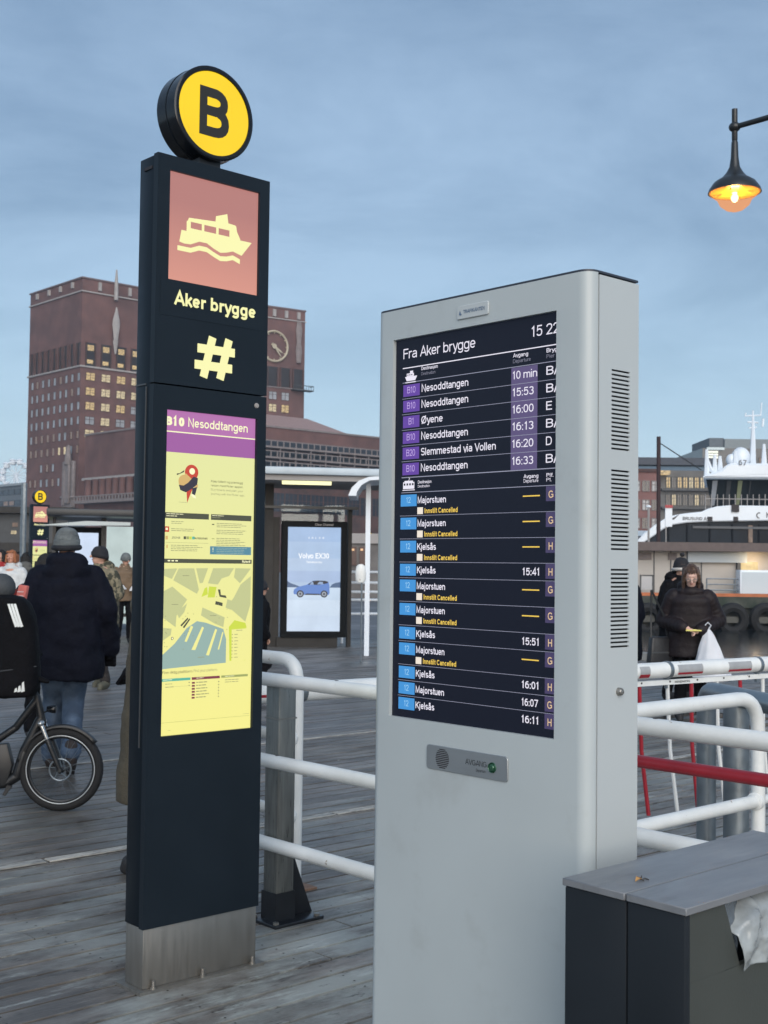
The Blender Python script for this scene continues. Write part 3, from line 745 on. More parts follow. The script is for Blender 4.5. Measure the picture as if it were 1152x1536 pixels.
win_rows(t, w, 0.5, w, [h-17, h-21], 2.6, 11, (M_PANED, M_LITD, M_PANE), (.5, .2, .3))
for k, (py0, py1) in enumerate(((676.5, 679), (680.5, 683), (684.5, 687.5))):
    a_, b_ = D(1062, py1, 229.6), D(1077, py0, 229.6); g = MB(); g.box(a_.x-t.location.x, b_.x-t.location.x, -.5, -.2, a_.z, b_.z); g.build('sign_panel', glow('bright_white_sign', (245, 250, 235), 1.2), t)
g = MB(); a_, b_ = D(1062, 674, 229), D(1087, 671, 229); g.box(a_.x-t.location.x, b_.x-t.location.x, -.9, -.1, a_.z, b_.z); g.build('canopy', glow('canopy_light', (200, 215, 220)), t)
# mooring pile and wire
P0 = D(988, 655, 66); t = thing('mooring_pile', 'tall dark red-brown mooring pile with a stay wire, left of the ferry wheelhouse', 'pole', (P0.x, 66, 0))
g = MB(); g.tube([(0, 0, -1.5), (0, 0, P0.z)], .11, 12); g.build('pile', mat('dark_oxide_steel', (.03, .013, .015), .7, vary=.2), t, smooth=True)
q = D(1052, 705, 66); g = MB(); g.tube([(0, 0, P0.z-.3), (q.x-P0.x, 0, q.z)], .03, 4); g.build('stay_wire', M_DARKG, t)
# lamp posts / signs beside it
for px, py, lab in ((973, 760, 'slim grey lamp post in front of the pinkish brick house'),):
    p = D(px, py, 75); t = thing('street_lamp', lab, 'street lamp', (p.x, 75, 0)); g = MB(); g.tube([(0, 0, 0), (0, 0, p.z)], .07, 6); g.build('pole', M_STONE, t); g = MB(); g.ell((0, 0, p.z), (.16, .12, .09)); g.build('lamp_head', M_WHITEF, t)
p = D(998, 758, 72); q = D(1008, 790, 72); t = thing('quay_sign', 'small white and red framed sign right of the dark mooring pile', 'sign', (p.x+.2, 72, 0))
g = MB(); g.box(-.2, .2, 0, .1, q.z, p.z); g.build('board', M_WHITEF, t); g = MB(); g.box(-.22, .22, -.06, -.002, p.z-.15, p.z+.02); g.build('red_top', M_RED, t)
g = MB(); g.box(-.18, -.13, 0, .08, .2, q.z); g.build('post', M_STONE, t)
p = D(930, 798, 110); q = D(976, 805, 110)
t = thing('awning_kiosk', 'small pale blue roofed hut behind the ferry bow, beside the kiosk edge', 'hut', (p.x, 110, .2)); g = MB(); zk, zl = D(960, 804, 110).z-.2, D(960, 796, 110).z-.2
g.box(0, q.x-p.x-.2, 0, 2, 0, zk); g.build('wall', M_PANE, t); g = MB(); g.box(-.1, q.x-p.x, -.3, 2.3, zk, zl); g.build('roof', mat('pale_blue_metal', (.4, .48, .56), .5), t)

# ------------------------------------------------------------------ far quay: wall, tyres, shed, ferry
t = thing('quay_wall', 'dark mossy quay wall with an orange edge strip across the water', 'quay wall', (9, 59.7, 0))
q0, q1 = D(957, 893, 59.7), D(1152, 908, 59.7)
zt_ = q0.z
g = MB(); g.box(0, 60, 0, 3, zt_-.55, zt_-.02); g.build('coping', M_CONC, t)
g = MB(); g.box(0, 60, .25, 3, -3, zt_-.56); g.build('wall', mat('wet_dark_concrete', (.016, .017, .016), .6, vary=.35, vscale=.9, col2=(.04, .042, .034), c2scale=.5), t)
g = MB(); g.box(0, 60, .3, .8, zt_-.019, zt_+.13); g.build('orange_edge', mat('faded_orange', (.42, .13, .05), .7, vary=.25, vscale=2), t)
g = MB(); g.box(0, 60, -.3, .24, -.95, -.65); g.build('waling_beam', mat('pale_waling', (.08, .08, .072), .8, vary=.2), t)
ty = MB(); Rt, rt = .56, .24
vs = []; fs = []
for i in range(24):
    a = 2*PI*i/24
    for j in range(8):
        b_ = 2*PI*j/8; rr = Rt+rt*math.cos(b_)*1.0; vs.append((rr*math.cos(a), .26*math.sin(b_), rr*math.sin(a)))
for i in range(24):
    for j in range(8): fs.append((i*8+j, i*8+(j+1) % 8, ((i+1) % 24)*8+(j+1) % 8, ((i+1) % 24)*8+j))
ty.add(vs, fs); oc = ty.build('tyre', M_RUBBER, smooth=True); mt_ = oc.data; bpy.data.objects.remove(oc)
labs = ['black tyre fender on the quay wall just left of the phone-reading woman', 'black tyre fender on the quay wall just right of the phone-reading woman', 'black tyre fender on the quay wall at the right edge of the photo']
for px, lab in zip((972, 1098, 1148), labs):
    p = D(px, 929, 59.4); o = bpy.data.objects.new('tyre_fender', mt_); COL.objects.link(o); o.location = (p.x, 59.35, p.z); tag(o, lab, 'tyre', 'tyre fenders hung on the far quay wall')
# long low shed
s0 = D(950, 826, 63); s1 = D(950, 889, 63)
t = thing('quay_shed', 'long cream shed with brown eave and glowing doorway in front of the white ferry', 'shed', (11, 63, zt_))
hh = s0.z - zt_
M_CREAM = mat('cream_wall', (.42, .39, .36), .7, vary=.07, vscale=1.5)
g = MB(); g.box(0, 50, 0, 1.2, 0, hh); g.build('wall', M_CREAM, t)
g = MB(); g.box(-.2, 50, -.9, 1.3, hh, D(950, 812.5, 62.2).z-zt_); g.build('eave', mat('brown_eave', (.11, .085, .08), .7, vary=.15), t)
for px in (981, 1006, 1052): 
    x = D(px, 850, 63).x-11; g = MB(); g.box(x-.03, x+.03, -.03, -.002, 0, hh); g.build('panel_joint', M_DARKG, t)
x = D(1107, 850, 63).x-11
g = MB(); g.box(x-.1, x+.06, -.25, -.002, .1, hh-.2); g.build('door_frame', M_DARKG, t)
g = MB(); g.box(x+.15, x+1.0, -.03, -.002, 1.15, hh-.5); g.build('lit_doorway', glow('warm_doorway', (245, 214, 150), .85, vary=.25), t)
g = MB(); x2 = D(1030, 835, 63).x-11; x3 = D(1118, 835, 63).x-11; g.box(x2, x3, -.3, -.002, hh-.55, hh-.02); g.build('grey_fascia', mat('pale_grey_fascia', (.36, .40, .43), .6), t)
for xa, xb in ((957, 977), (1002, 1015)):
    g = MB(); g.box(D(xa, 830, 63).x-11, D(xb, 830, 63).x-11, -.06, -.002, hh-.45, hh-.1); g.build('vent_panel', M_STONER, t)
pl = bpy.data.lights.new('doorway_lamp', 'POINT'); pl.energy = 14; pl.color = (1, .72, .4); pl.shadow_soft_size = .2
po = bpy.data.objects.new('doorway_lamp', pl); COL.objects.link(po); po.parent = t; po.location = (x+.7, -.7, hh-.5)
p = D(1118, 905, 61.2); w_ = (D(1131, 900, 61.2).x-p.x)
t = thing('utility_cabinet', 'tall pale blue-white cabinet standing on the quay beside the glowing doorway', 'cabinet', (p.x-w_, 60.6, zt_))
hcab = D(1118, 855, 61.2).z-zt_
g = MB(); g.box(0, 1.7, 0, .8, -.25, hcab); g.build('body', M_WHITEF, t, bevel=.03); g = MB(); g.box(.08, 1.62, -.03, -.002, .1, hcab-.1); g.build('door', mat('cabinet_door', (.5, .56, .6), .5), t); g = MB(); g.box(1.45, 1.52, -.07, -.031, .9, 1.2); g.build('handle', M_DARKG, t)
t = thing('quay_railing', 'thin grey pipe railing on the quay in front of the cream shed', 'railing', (11, 60.9, zt_))
z_ = D(1070, 868, 60.9).z-zt_; x0 = D(1060, 868, 60.9).x-11
for k in range(1, 4): g = MB(); g.tube([(x0, 0, z_*k/3), (40, 0, z_*k/3)], .035, 6); g.build('rail', M_GALV, t)
for i in range(14): g = MB(); g.tube([(x0+i*1.35, 0, 0), (x0+i*1.35, 0, z_)], .035, 6); g.build('post', M_GALV, t)
p = D(970, 888, 61.5); t = thing('notice_frame', 'small dark framed notice stand on the quay left of the beanie man', 'sign', (p.x, 61.5, zt_)); z_ = D(970, 864, 61.5).z-zt_
g = MB(); g.box(-.28, .28, 0, .05, .25, z_); g.build('board', M_PANE, t); g = MB()
for a_ in ((-.33, -.27), (.27, .33)): g.box(a_[0], a_[1], -.02, .07, 0, z_+.04)
g.box(-.33, .33, -.02, .07, z_, z_+.06); g.build('frame', M_DARKG, t, weld=True)

# ferry: side view outline with real beam
YF = 78
t = thing('ferry', 'large white passenger ferry with dark window band and raised wheelhouse, moored at right', 'ferry', (0, YF, 0))
def xz(px, py, Y=YF): p = D(px, py, Y); return (p.x, p.z)
top = [xz(*q) for q in ((952, 815), (966, 800), (984, 786), (1002, 775), (1018, 771.5), (1032, 769.5), (1052, 767.5), (1062, 763), (1075, 759.5), (1094, 758))]
topz = xz(1094, 758)
under = [(45, xz(1094, 758)[1]), (45, xz(1152, 781)[1])] + [xz(*q) for q in ((1152, 781), (1060, 782.5), (1030, 784), (1010, 787), (996, 793), (982, 803), (966, 813.5), (955, 817))]
g = MB(); g.prism(top+under, 0, 10, axis='y', taper=1.135); g.build('upper_hull', M_WHITEF, t, bevel=.06, seg=1)
g = MB(); wb = [xz(*q) for q in ((966, 813.5), (982, 803), (996, 793), (1010, 787), (1030, 784), (1060, 782.5), (1152, 781))]
g.prism(wb + [(45, wb[-1][1]), (45, xz(1152, 815)[1])], .25, 9.7, taper=1.14); g.build('window_band', mat('tinted_saloon_glass', (.008, .013, .020), .4, vary=.6, vscale=.35, spec=.15), t)
for px in (1004, 1032, 1066, 1100, 1140):
    a_, b_ = xz(px, 786 if px > 1000 else 798), xz(px+.8, 815); g = MB(); g.box(a_[0]-.05, a_[0]+.05, .18, .249, b_[1], a_[1]); g.build('window_post', mat('saloon_post', (.008, .01, .014), .6, spec=.1), t)
g = MB(); a_ = xz(1040, 790); g.box(a_[0], 40, .12, .248, a_[1]-.1, a_[1]+.05); g.build('band_trim', mat('slate_trim', (.04, .05, .065), .4), t)
g = MB(); a_, b_ = xz(1124, 788), xz(1130, 814); g.box(a_[0], b_[0], .15, .247, b_[1], a_[1]); g.build('lit_cabin_window', M_LITD, t)
g = MB(); a_ = xz(955, 817); g.prism([(a_[0], a_[1]), (45, a_[1]), (45, -1.6), (a_[0]+3.5, -1.6)], 0.1, 9.9, taper=1.14); g.build('lower_hull', M_CREAM, t)
g = MB()
for px0, px1 in ((1061, 1068.5), (1100, 1107)):
    a_, b_ = xz(px0, 775), xz(px1, 782); g.box(a_[0], b_[0], -.05, -.003, b_[1], a_[1]); g.build('square_port', M_SLOT, t); g = MB()
# small name marks along the side
g = MB(); a_ = xz(1012, 779.5); g.text('BRUSUND AS', a_[0]+.5, a_[1]-.02, .2, -.02, 0, .02); g.flat([(a_[0]-.3, a_[1]), (a_[0]-.05, a_[1]), (a_[0]+.3, a_[1]+.35)], -.02); g.build('side_lettering', M_DARKG, t)
g = MB(); a_ = xz(1141, 776.5); g.text('NORLED', a_[0]+.35, a_[1], .3, -.02, 0, .03); g.tube([(a_[0]-.1+.15*math.cos(q*.6), -.02, a_[1]+.14+.17*math.sin(q*.6)) for q in range(2, 9)], .035, 5); g.build('side_lettering', M_DARKG, t)
# wheelhouse: walls lean outward towards the top
zb, zt2 = xz(1090, 760)[1], xz(1090, 716)[1]
xb, xt = xz(1082, 758)[0], xz(1066, 716)[0]
g = MB(); X1 = 33
g.add([(xb, 2.2, zb), (X1, 2.2, zb), (X1, 8, zb), (xb*1.1, 8, zb), (xt, 1.2, zt2), (X1+1.5, 1.2, zt2), (X1+1.5, 9, zt2), (xt*1.12, 9, zt2)], [(0,3,2,1), (4,5,6,7), (0,1,5,4), (1,2,6,5), (2,3,7,6), (3,0,4,7)])
g.build('wheelhouse_glass', mat('wheelhouse_tint', (.009, .014, .018), .35, vary=.4, vscale=.6, spec=.3), t)
for px0, px1, mm in ((1076, 1083, M_PANE), (1115, 1121, mat('olive_interior', (.22, .24, .14), .5)), (1098, 1104, M_DARKG), (1133, 1134.5, M_DARKG)):
    g = MB(); a_, b_, c_, d_ = xz(px0, 719), xz(px1+1, 719), xz(px1+2, 756), xz(px0+3, 756)
    g.add([(a_[0], 1.15, a_[1]), (b_[0], 1.15, b_[1]), (c_[0], 2.1, c_[1]), (d_[0], 2.1, d_[1])], [(0,1,2,3)]); g.build('wheelhouse_window', mm, t)
g = MB(); g.prism([xz(1053, 715.5), xz(1062, 711), xz(1076, 706.5), xz(1084, 704), xz(1090, 697), xz(1100, 694), (X1+3, xz(1100, 694)[1]), (X1+3, xz(1100, 716)[1]), xz(1060, 717)], .2, 9.8, taper=1.13); g.build('wheelhouse_roof', M_WHITEF, t, bevel=.12, seg=1)
g = MB()
for px in range(1060, 1200, 9): a_ = xz(px, 759); g.tube([(a_[0], .3, a_[1]-.3), (a_[0], .3, a_[1]+.75)], .03, 4)
a_ = xz(1060, 756); g.tube([(a_[0], .3, a_[1]+.35), (33, .3, a_[1]+.35)], .03, 4); g.build('deck_railing', M_STONE, t)
g = MB(); a_, b_ = xz(1097, 757), xz(1108, 768); g.box(a_[0], b_[0], -.12, -.002, b_[1], a_[1]); g.build('boarding_gap', M_SLOT, t)
# masts and gear on the roof
def pl_(px, py, y=3.0): a_ = xz(px, py, YF+y); return (a_[0], y, a_[1])
g = MB(); g.tube([pl_(1129, 700), pl_(1129.5, 662), pl_(1129.5, 616)], [.22, .16, .05], 6); g.build('mast', M_WHITEF, t)
for l, rr_ in ((((1117, 624), (1142, 623)), .05), (((1121, 633), (1137, 634)), .06), (((1141, 623), (1142.5, 604)), .04), (((1118, 624), (1119, 619)), .04), (((1123, 642), (1135, 641)), .05), (((1144, 640), (1145, 628)), .08)):
    g = MB(); g.tube([pl_(*l[0]), pl_(*l[1])], rr_, 5); g.build('yard', M_WHITEF, t)
for px, py, h_ in ((1072, 712, 30), (1060, 716, 42), (1103, 700, 24), (1146, 700, 34), (1080, 706, 22)):
    g = MB(); g.tube([pl_(px, py, 1.2), pl_(px, py-h_, 1.2)], [.2, .09], 6); g.build('stanchion', M_WHITEF, t)
g = MB(); g.tube([pl_(1060, 690, 1.2), pl_(1066, 704, 1.2), pl_(1072, 711, 1.2)], .14, 5); g.build('bracket', M_WHITEF, t)
for px, py, r_ in ((1111, 687, .62), (1097, 690, .35)):
    a_ = xz(px, py, YF+3); g = MB(); g.ell((a_[0], 3, a_[1]), (r_, r_, r_*1.15), 14, 9); g.box(a_[0]-.12, a_[0]+.12, 2.8, 3.2, a_[1]-1.2, a_[1]); g.build('radar_dome', M_WHITEF, t, smooth=True)
g = MB(); a_ = xz(1109, 700); g.text('67', a_[0], a_[1]+.1, .34, .15, 0, .02); g.build('roof_number', mat('grey_number', (.16, .17, .19), .6), t)

# ------------------------------------------------------------------ shelters in the middle distance
def frame_box(x0, x1, z0, z1, b, y0, y1, mb, m=0):
    mb.box(x0, x0+b, y0, y1, z0, z1, m); mb.box(x1-b, x1, y0, y1, z0, z1, m); mb.box(x0+b, x1-b, y0, y1, z0, z0+b, m); mb.box(x0+b, x1-b, y0, y1, z1-b, z1, m); return mb
# right shelter with the advertising screen. Its screen faces the camera, slightly turned.
q0 = G(427, 973); ad = Plane(D(425, 955, 24.0), Vector((.985, .17, 0)))
dz = lambda px, py: ad.at(px, py)
t = thing('ad_shelter', 'bus shelter with pale flat roof and glowing tube light, right of the tall black pylon', 'bus shelter', (ad.p.x, ad.p.y, 0), ad.rz())
z1_, z0_ = dz(470, 708)[1], dz(470, 722)[1]
M_SHF = mat('brown_grey_steel', (.040, .037, .034), .6, vary=.15, spec=.2); M_MATT = mat('matt_black', (.006, .007, .008), .6, spec=.12)
xa, xb_ = dz(380, 715)[0], dz(600, 715)[0]
g = MB(); g.box(dz(330, 715)[0], xb_, -1.2, 1.6, z0_+.04, z1_); g.build('roof', mat('pale_roof_metal', (.42, .48, .52), .4, vary=.08), t, bevel=.03)
g = MB(); g.box(dz(330, 715)[0]+.05, xb_, -1.1, 1.5, z0_-.06, z0_+.035); g.build('roof_soffit', M_STONE, t)
a_, b_ = dz(417, 728), dz(488, 722); g = MB(); g.tube([(a_[0], -.9, a_[1]+.02), (b_[0], -.9, a_[1]+.02)], .055, 8); g.build('tube_light', glow('tube_light', (255, 250, 190), 1.3), t)
g = MB(); g.box(dz(398, 780)[0], dz(411, 780)[0], .1, .5, 0, z0_-.06); g.build('upright', M_SHF, t)
g = MB(); g.box(dz(411, 780)[0]+.002, dz(421, 780)[0], .15, .45, 0, dz(411, 775)[1]); g.build('upright', M_SHF, t)
g = MB(); g.box(dz(395, 765)[0], dz(538, 765)[0], .0, .12, dz(400, 762)[1], dz(400, 758)[1]); g.build('cross_beam', M_BLACK, t)
g = MB(); g.box(dz(524, 830)[0], dz(530, 830)[0], .2, .35, 0, dz(530, 762)[1]); g.build('upright', M_SHF, t)
g = MB(); g.box(dz(340, 850)[0], dz(399, 850)[0], .9, .93, .5, z0_-.4); g.build('side_glass', glass(), t)
g = MB(); g.box(dz(430, 850)[0], dz(530, 850)[0], 1.3, 1.33, .5, z0_-.4); g.build('back_glass', glass(), t)
t = thing('advert_screen', 'tall black-framed advertising screen showing a blue car on snow', 'billboard', (ad.p.x, ad.p.y, 0), ad.rz())
x0, x1 = dz(424, 780)[0], dz(521, 780)[0]; zb0, zt0 = dz(424, 956)[1], dz(424, 781)[1]
g = MB(); frame_box(x0, x1, zb0, zt0, .11, 0, .22, g); g.box(x0+.11, x1-.11, .06, .22, zb0+.11, zt0-.11); g.build('casing', M_MATT, t, weld=True)
g = MB(); g.box(x0-.08, x1-.16, .04, .2, 0, zb0-.003); g.build('plinth', M_SHF, t)
sx0, sx1, sz0, sz1 = x0+.115, x1-.115, zb0+.115, zt0-.115; Wd, Hd = sx1-sx0, sz1-sz0
g = MB()
bands = [(150,178,214), (160,186,218), (170,192,220), (160,182,215), (168,190,218), (190,208,228), (200,216,234), (196,212,232)]
zs = [1, .86, .7, .58, .47, .42, .3, .15, 0]
for i in range(8): g.rect(sx0, sx1, sz0+zs[i+1]*Hd, sz0+zs[i]*Hd, .055, i)
scr = g.build('screen', [glow('ad_sky_%d' % i, c, 1.05, vary=.06) for i, c in enumerate(bands)], t)
u = lambda a, b: (sx0+a*Wd, sz0+b*Hd)
AP = [glow('ad_hill', (75, 100, 135)), glow('ad_car_blue', (90, 130, 200)), glow('ad_black', (25, 30, 45)), glow('ad_grey', (150, 160, 175)), glow('ad_white', (250, 252, 255), 1.05), glow('ad_glass', (140, 165, 200))]
g = MB()
g.flat([u(0, .42), u(.28, .42), u(.15, .445), u(.06, .46), u(0, .48)], .0535, 0); g.build('printed_hill', AP, scr); g = MB(); g.flat([u(.8, .42), u(1, .42), u(1, .475), u(.9, .465), u(.84, .45)], .0535, 0)
g.build('printed_hill', AP, scr); g = MB()
body = [(.115,.375),(.12,.355),(.2,.35),(.78,.35),(.8,.365),(.795,.44),(.775,.475),(.72,.485),(.5,.487),(.45,.475),(.36,.445),(.2,.425),(.125,.40)]
g.flat([u(*q) for q in body], .052, 1)
g.flat([u(*q) for q in ((.38,.447),(.47,.48),(.56,.487),(.72,.485),(.77,.475),(.76,.462),(.6,.445))], .0505, 2)
for a_, b_ in (((.42,.447),(.5,.475)), ((.56,.45),(.68,.475))): g.flat([u(a_[0], a_[1]), u(b_[0], a_[1]), u(b_[0]-.02, b_[1]), u(a_[0]+.04, b_[1])], .0498, 5)
for cx_ in (.245, .695):
    for rr_, mm, yy in ((.068, 2, .0495), (.045, 3, .049), (.02, 2, .0485)):
        g.flat([(u(cx_, .358)[0]+rr_*Wd*math.cos(k*PI/8), u(cx_, .358)[1]+rr_*Wd*math.sin(k*PI/8)) for k in range(16)], yy, mm)
g.flat([u(*q) for q in ((.32,.348),(.64,.348),(.6,.36),(.36,.362))], .0515, 2)
g.build('printed_car', AP, scr); g = MB()
g.text('Volvo EX30', sx0+.2*Wd, u(0, .70)[1], .1, .0535, 4, .015, width=.58*Wd)
g.build('printed_headline', AP, scr); g = MB()
g.text('Test drive now', sx0+.35*Wd, u(0, .655)[1], .04, .0535, 4, .01, width=.3*Wd)
g.build('printed_line', AP, scr); g = MB()
for k, ch in enumerate('VOLVO'): g.text(ch, u(.38+k*.068, 0)[0], u(0, .89)[1], .032, .0535, 4, .02)
g.build('printed_wordmark', AP, scr)
g = MB(); g.text('Clear Channel', (x0+x1)/2, zt0-.085, .045, -.002, 0, .02, .9); o_ = g.build('maker_name', M_STONE, t)
# curved white canopy on a white post
p = D(549, 745, 22); t = thing('white_canopy', 'white curved canopy on a slim white post, half hidden behind the grey kiosk', 'canopy', (p.x, 22, 0))
zc_ = p.z; g = MB(); prof = [(-.30, -.02), (-.24, .12), (-.12, .24), (.05, .31), (.5, .34), (1.6, .34), (1.6, .29), (.5, .28), (.07, .25), (-.07, .17), (-.15, .05), (-.16, -.02)]
g.prism([(a_, zc_+b_) for a_, b_ in prof], -.6, .9); g.build('hood', M_WHITEF, t, smooth=True)
g = MB(); g.box(.0, .085, 0, .08, 0, zc_+.26); g.build('post', M_WHITEF, t)
p = D(541, 860, 20.5); t = thing('marker_post', 'small white rounded marker on a thin post among the railings beside the advert screen', 'post', (p.x, 20.5, 0))
g = MB(); g.loft([(0, 0, p.z-.15, .05, .03), (0, 0, p.z-.11, .085, .04), (0, 0, p.z+.02, .09, .045), (0, 0, p.z+.12, .07, .04), (0, 0, p.z+.15, .03, .03)], 16); g.build('marker_head', M_WHITE, t, smooth=True)
g = MB(); g.tube([(.02, 0, 0), (.02, 0, p.z-.12)], .014, 8); g.build('stem', M_GALV, t, smooth=True)
# railings beyond the screen
t = thing('far_railing', 'white horizontal pipe railings between the advert screen and the grey kiosk', 'railing', (D(512, 900, 25.5).x, 25.5, 0))
for py in (858, 874, 888, 900, 921): z_ = D(530, py, 25.5).z; g = MB(); g.tube([(0, 0, z_), (1.6, .6, z_)], .028, 8); g.build('rail', M_WHITEF, t, smooth=True)
for x in (.02, 1.55): g = MB(); g.tube([(x, x*.375, 0), (x, x*.375, D(530, 856, 25.5).z)], .03, 8); g.build('post', M_WHITEF, t, smooth=True)
t = thing('low_stone_wall', 'low grey stone wall with small lit windows behind the white railings', 'wall', (D(500, 900, 60).x, 60, 0)); wl = D(600, 830, 60).x-D(500, 830, 60).x
g = MB(); g.box(0, wl, 0, 3, 0, D(530, 802, 60).z); g.build('wall', mat('grey_base_stone', (.14, .13, .125), .8, vary=.3, vscale=1), t)
g = MB(); g.box(0, wl, -.12, -.002, D(530, 815, 60).z, D(530, 800, 60).z); g.build('band', M_STONE, t)
for px in (526, 539): a_ = D(px, 848, 60); b_ = D(px+9, 820, 60); g = MB(); g.box(a_.x-t.location.x, b_.x-t.location.x, -.1, -.002, a_.z, b_.z, 0); g.box(a_.x-t.location.x+.05, a_.x-t.location.x+.17, -.14, -.101, b_.z-.2, b_.z-.1, 1); g.build('window', [mat('dark_red_window', (.05, .018, .016), .3), glow('small_lamp', (250, 200, 150))], t)

# left shelter
ls = Plane(D(80, 850, 27), Vector((.97, .24, 0))); lz = lambda px, py: ls.at(px, py)
t = thing('dark_shelter', 'dark roofed tram shelter with glowing white panels behind the man in grey beanie', 'bus shelter', (ls.p.x, ls.p.y, 0), ls.rz())
xr1 = lz(290, 770)[0]; xr0 = lz(72, 775)[0]
g = MB(); g.box(xr0, xr1, -1.5, 1.8, lz(150, 778)[1], lz(150, 768)[1]); g.build('roof', M_BLACK, t, bevel=.02)
a_, b_ = lz(62, 792), lz(155, 790)
g = MB(); g.prism([(xr0-.2, a_[1]), (b_[0]+.5, b_[1]-.02), (b_[0]+.5, lz(150, 787)[1]), (xr0+.8, lz(90, 785)[1])], -2.0, -1.6); g.build('glass_canopy', mat('frosted_canopy', (.42, .47, .47), .35), t)
for a_, b_ in ((79, 84), (152, 159), (206, 211)):
    g = MB(); g.box(lz(a_, 800)[0], lz(b_, 800)[0], -.1, .1, 0, lz(150, 778)[1]); g.build('upright', M_BLACK, t)
g = MB(); g.box(lz(84, 800)[0], lz(152, 800)[0], .0, .08, .3, lz(120, 794)[1]+.05, 0); g.build('screen_casing', M_MATT, t)
g = MB(); g.rect(lz(84, 800)[0]+.06, lz(152, 800)[0]-.06, .6, lz(120, 799)[1], -.004, 0); g.build('lit_screen', glow('shelter_screen', (196, 212, 236), 1.05, vary=.08), t)
g = MB(); g.box(lz(160, 800)[0], lz(206, 800)[0], .0, .05, .25, lz(180, 790)[1], 0); g.build('frosted_panel', glow('frosted_panel_light', (186, 204, 204), .95, vary=.1), t)
g = MB(); g.box(lz(211, 800)[0]+.01, xr1, .0, .05, .25, lz(180, 790)[1], 0); g.build('frosted_panel', MATS['frosted_panel_light'], t)
g = MB(); g.box(lz(168, 935)[0], lz(200, 930)[0], -.5, -.1, .42, .48); g.box(lz(170, 930)[0], lz(172, 930)[0], -.4, -.2, 0, .42); g.build('bench', M_SHF, t)
# posts and lamps further left
p = D(36, 745, 36); t = thing('tall_pole', 'tall slim grey pole left of the far ferry stop sign', 'pole', (p.x, 36, 0)); g = MB(); g.tube([(0, 0, 0), (0, 0, D(36, 725, 36).z)], .09, 8); g.build('shaft', M_GALV, t, smooth=True);
p = D(22, 780, 70); t = thing('street_kiosk', 'grey street kiosk with small lit windows at the far left edge', 'kiosk', (p.x-4, 70, 0)); hk = D(22, 770, 70).z
g = MB(); g.box(0, 7, 0, 4, 0, hk); g.build('wall', M_DARKG, t); g = MB(); g.box(-.4, 7.4, -.6, 4.4, hk, hk+.35); g.build('roof', M_SHF, t)
for i, px in enumerate((22, 20)): a_ = D(px-4, (790, 801)[i], 69.9); b_ = D(px+4, (784, 796)[i], 69.9); g = MB(); g.box(a_.x-t.location.x, b_.x-t.location.x, -.05, -.002, a_.z, b_.z); g.build('lit_window', (M_LITD, M_LIT)[i], t)
g = MB(); zz_ = D(20, 828, 69).z; g.box(-6, 9, -2.5, -.01, zz_, zz_+.5); g.build('awning', M_SHF, t)

# ------------------------------------------------------------------ ferry stop pylon
M_NAVY = mat('navy_black_lacquer', (.011, .017, .024), .36, spec=.16, vary=.12, vscale=3, rvary=.06, bump=.02, bscale=140)
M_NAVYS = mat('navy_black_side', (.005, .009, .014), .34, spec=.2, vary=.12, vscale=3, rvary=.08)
TW, TD, TH = .5316, .1348, 3.166
pyl = thing('stop_pylon', 'tall black ferry stop pylon with yellow B disc and red boat sign, in front', 'sign', (-.8772, 4.6846, 0), RA)
# cabinet with real openings
def framed(x0, x1, z0, z1, holes, y0, y1, mb, m=0):
    """slab with stacked rectangular holes (hx0,hx1,hz0,hz1), top to bottom"""
    z = z1
    for hx0, hx1, hz0, hz1 in holes:
        if z-hz1 > 1e-5: mb.box(x0, x1, y0, y1, hz1, z, m)
        mb.box(x0, hx0, y0, y1, hz0, hz1, m); mb.box(hx1, x1, y0, y1, hz0, hz1, m); z = hz0
    mb.box(x0, x1, y0, y1, z0, z, m); return mb
g = MB(); framed(0, TW, 2.283, TH, [(.055, .482, 2.686, 3.109)], 0, .03, g); g.build('upper_front', M_NAVY, pyl, weld=True)
g = MB(); framed(0, TW, .233, 2.277, [(.062, .487, .943, 2.185)], 0, .03, g); g.build('front_door', M_NAVY, pyl, weld=True)
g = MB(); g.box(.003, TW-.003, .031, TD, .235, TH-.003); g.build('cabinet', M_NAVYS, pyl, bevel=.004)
g = MB(); g.box(-.002, .0025, .052, .056, .9, 2.27); g.box(-.001, .0026, .058, TD-.005, 2.277, 2.283); g.build('side_seam', mat('seam_grey', (.05, .055, .06), .4), pyl)
g = MB(); g.box(-.0005, .004, .045, .1, 3.112, 3.124); g.build('side_slot', M_SLOT, pyl)
g = MB(); g.box(.006, TW-.006, .006, TD-.004, .012, .234); base = g.build('steel_base', M_STEEL, pyl, bevel=.003)
g = MB(); g.box(-.02, TW+.02, -.02, TD+.02, 0, .012); g.build('foot_plate', M_STEEL, pyl)
for x in (.045, .265, .5):
    g = MB(); g.lathe([(.012, 0), (.012, .008), (.007, .008), (.007, .03), (.0, .031)], (x, -.008, .012), 10); g.build('anchor_bolt', M_STEEL, base, smooth=True)
g = MB(); g.lathe([(.0, -.006), (.009, -.005), (.011, 0)], (.482, 0, 2.238), 14, axis='y'); g.build('lock_knob', M_STONE, pyl, smooth=True)
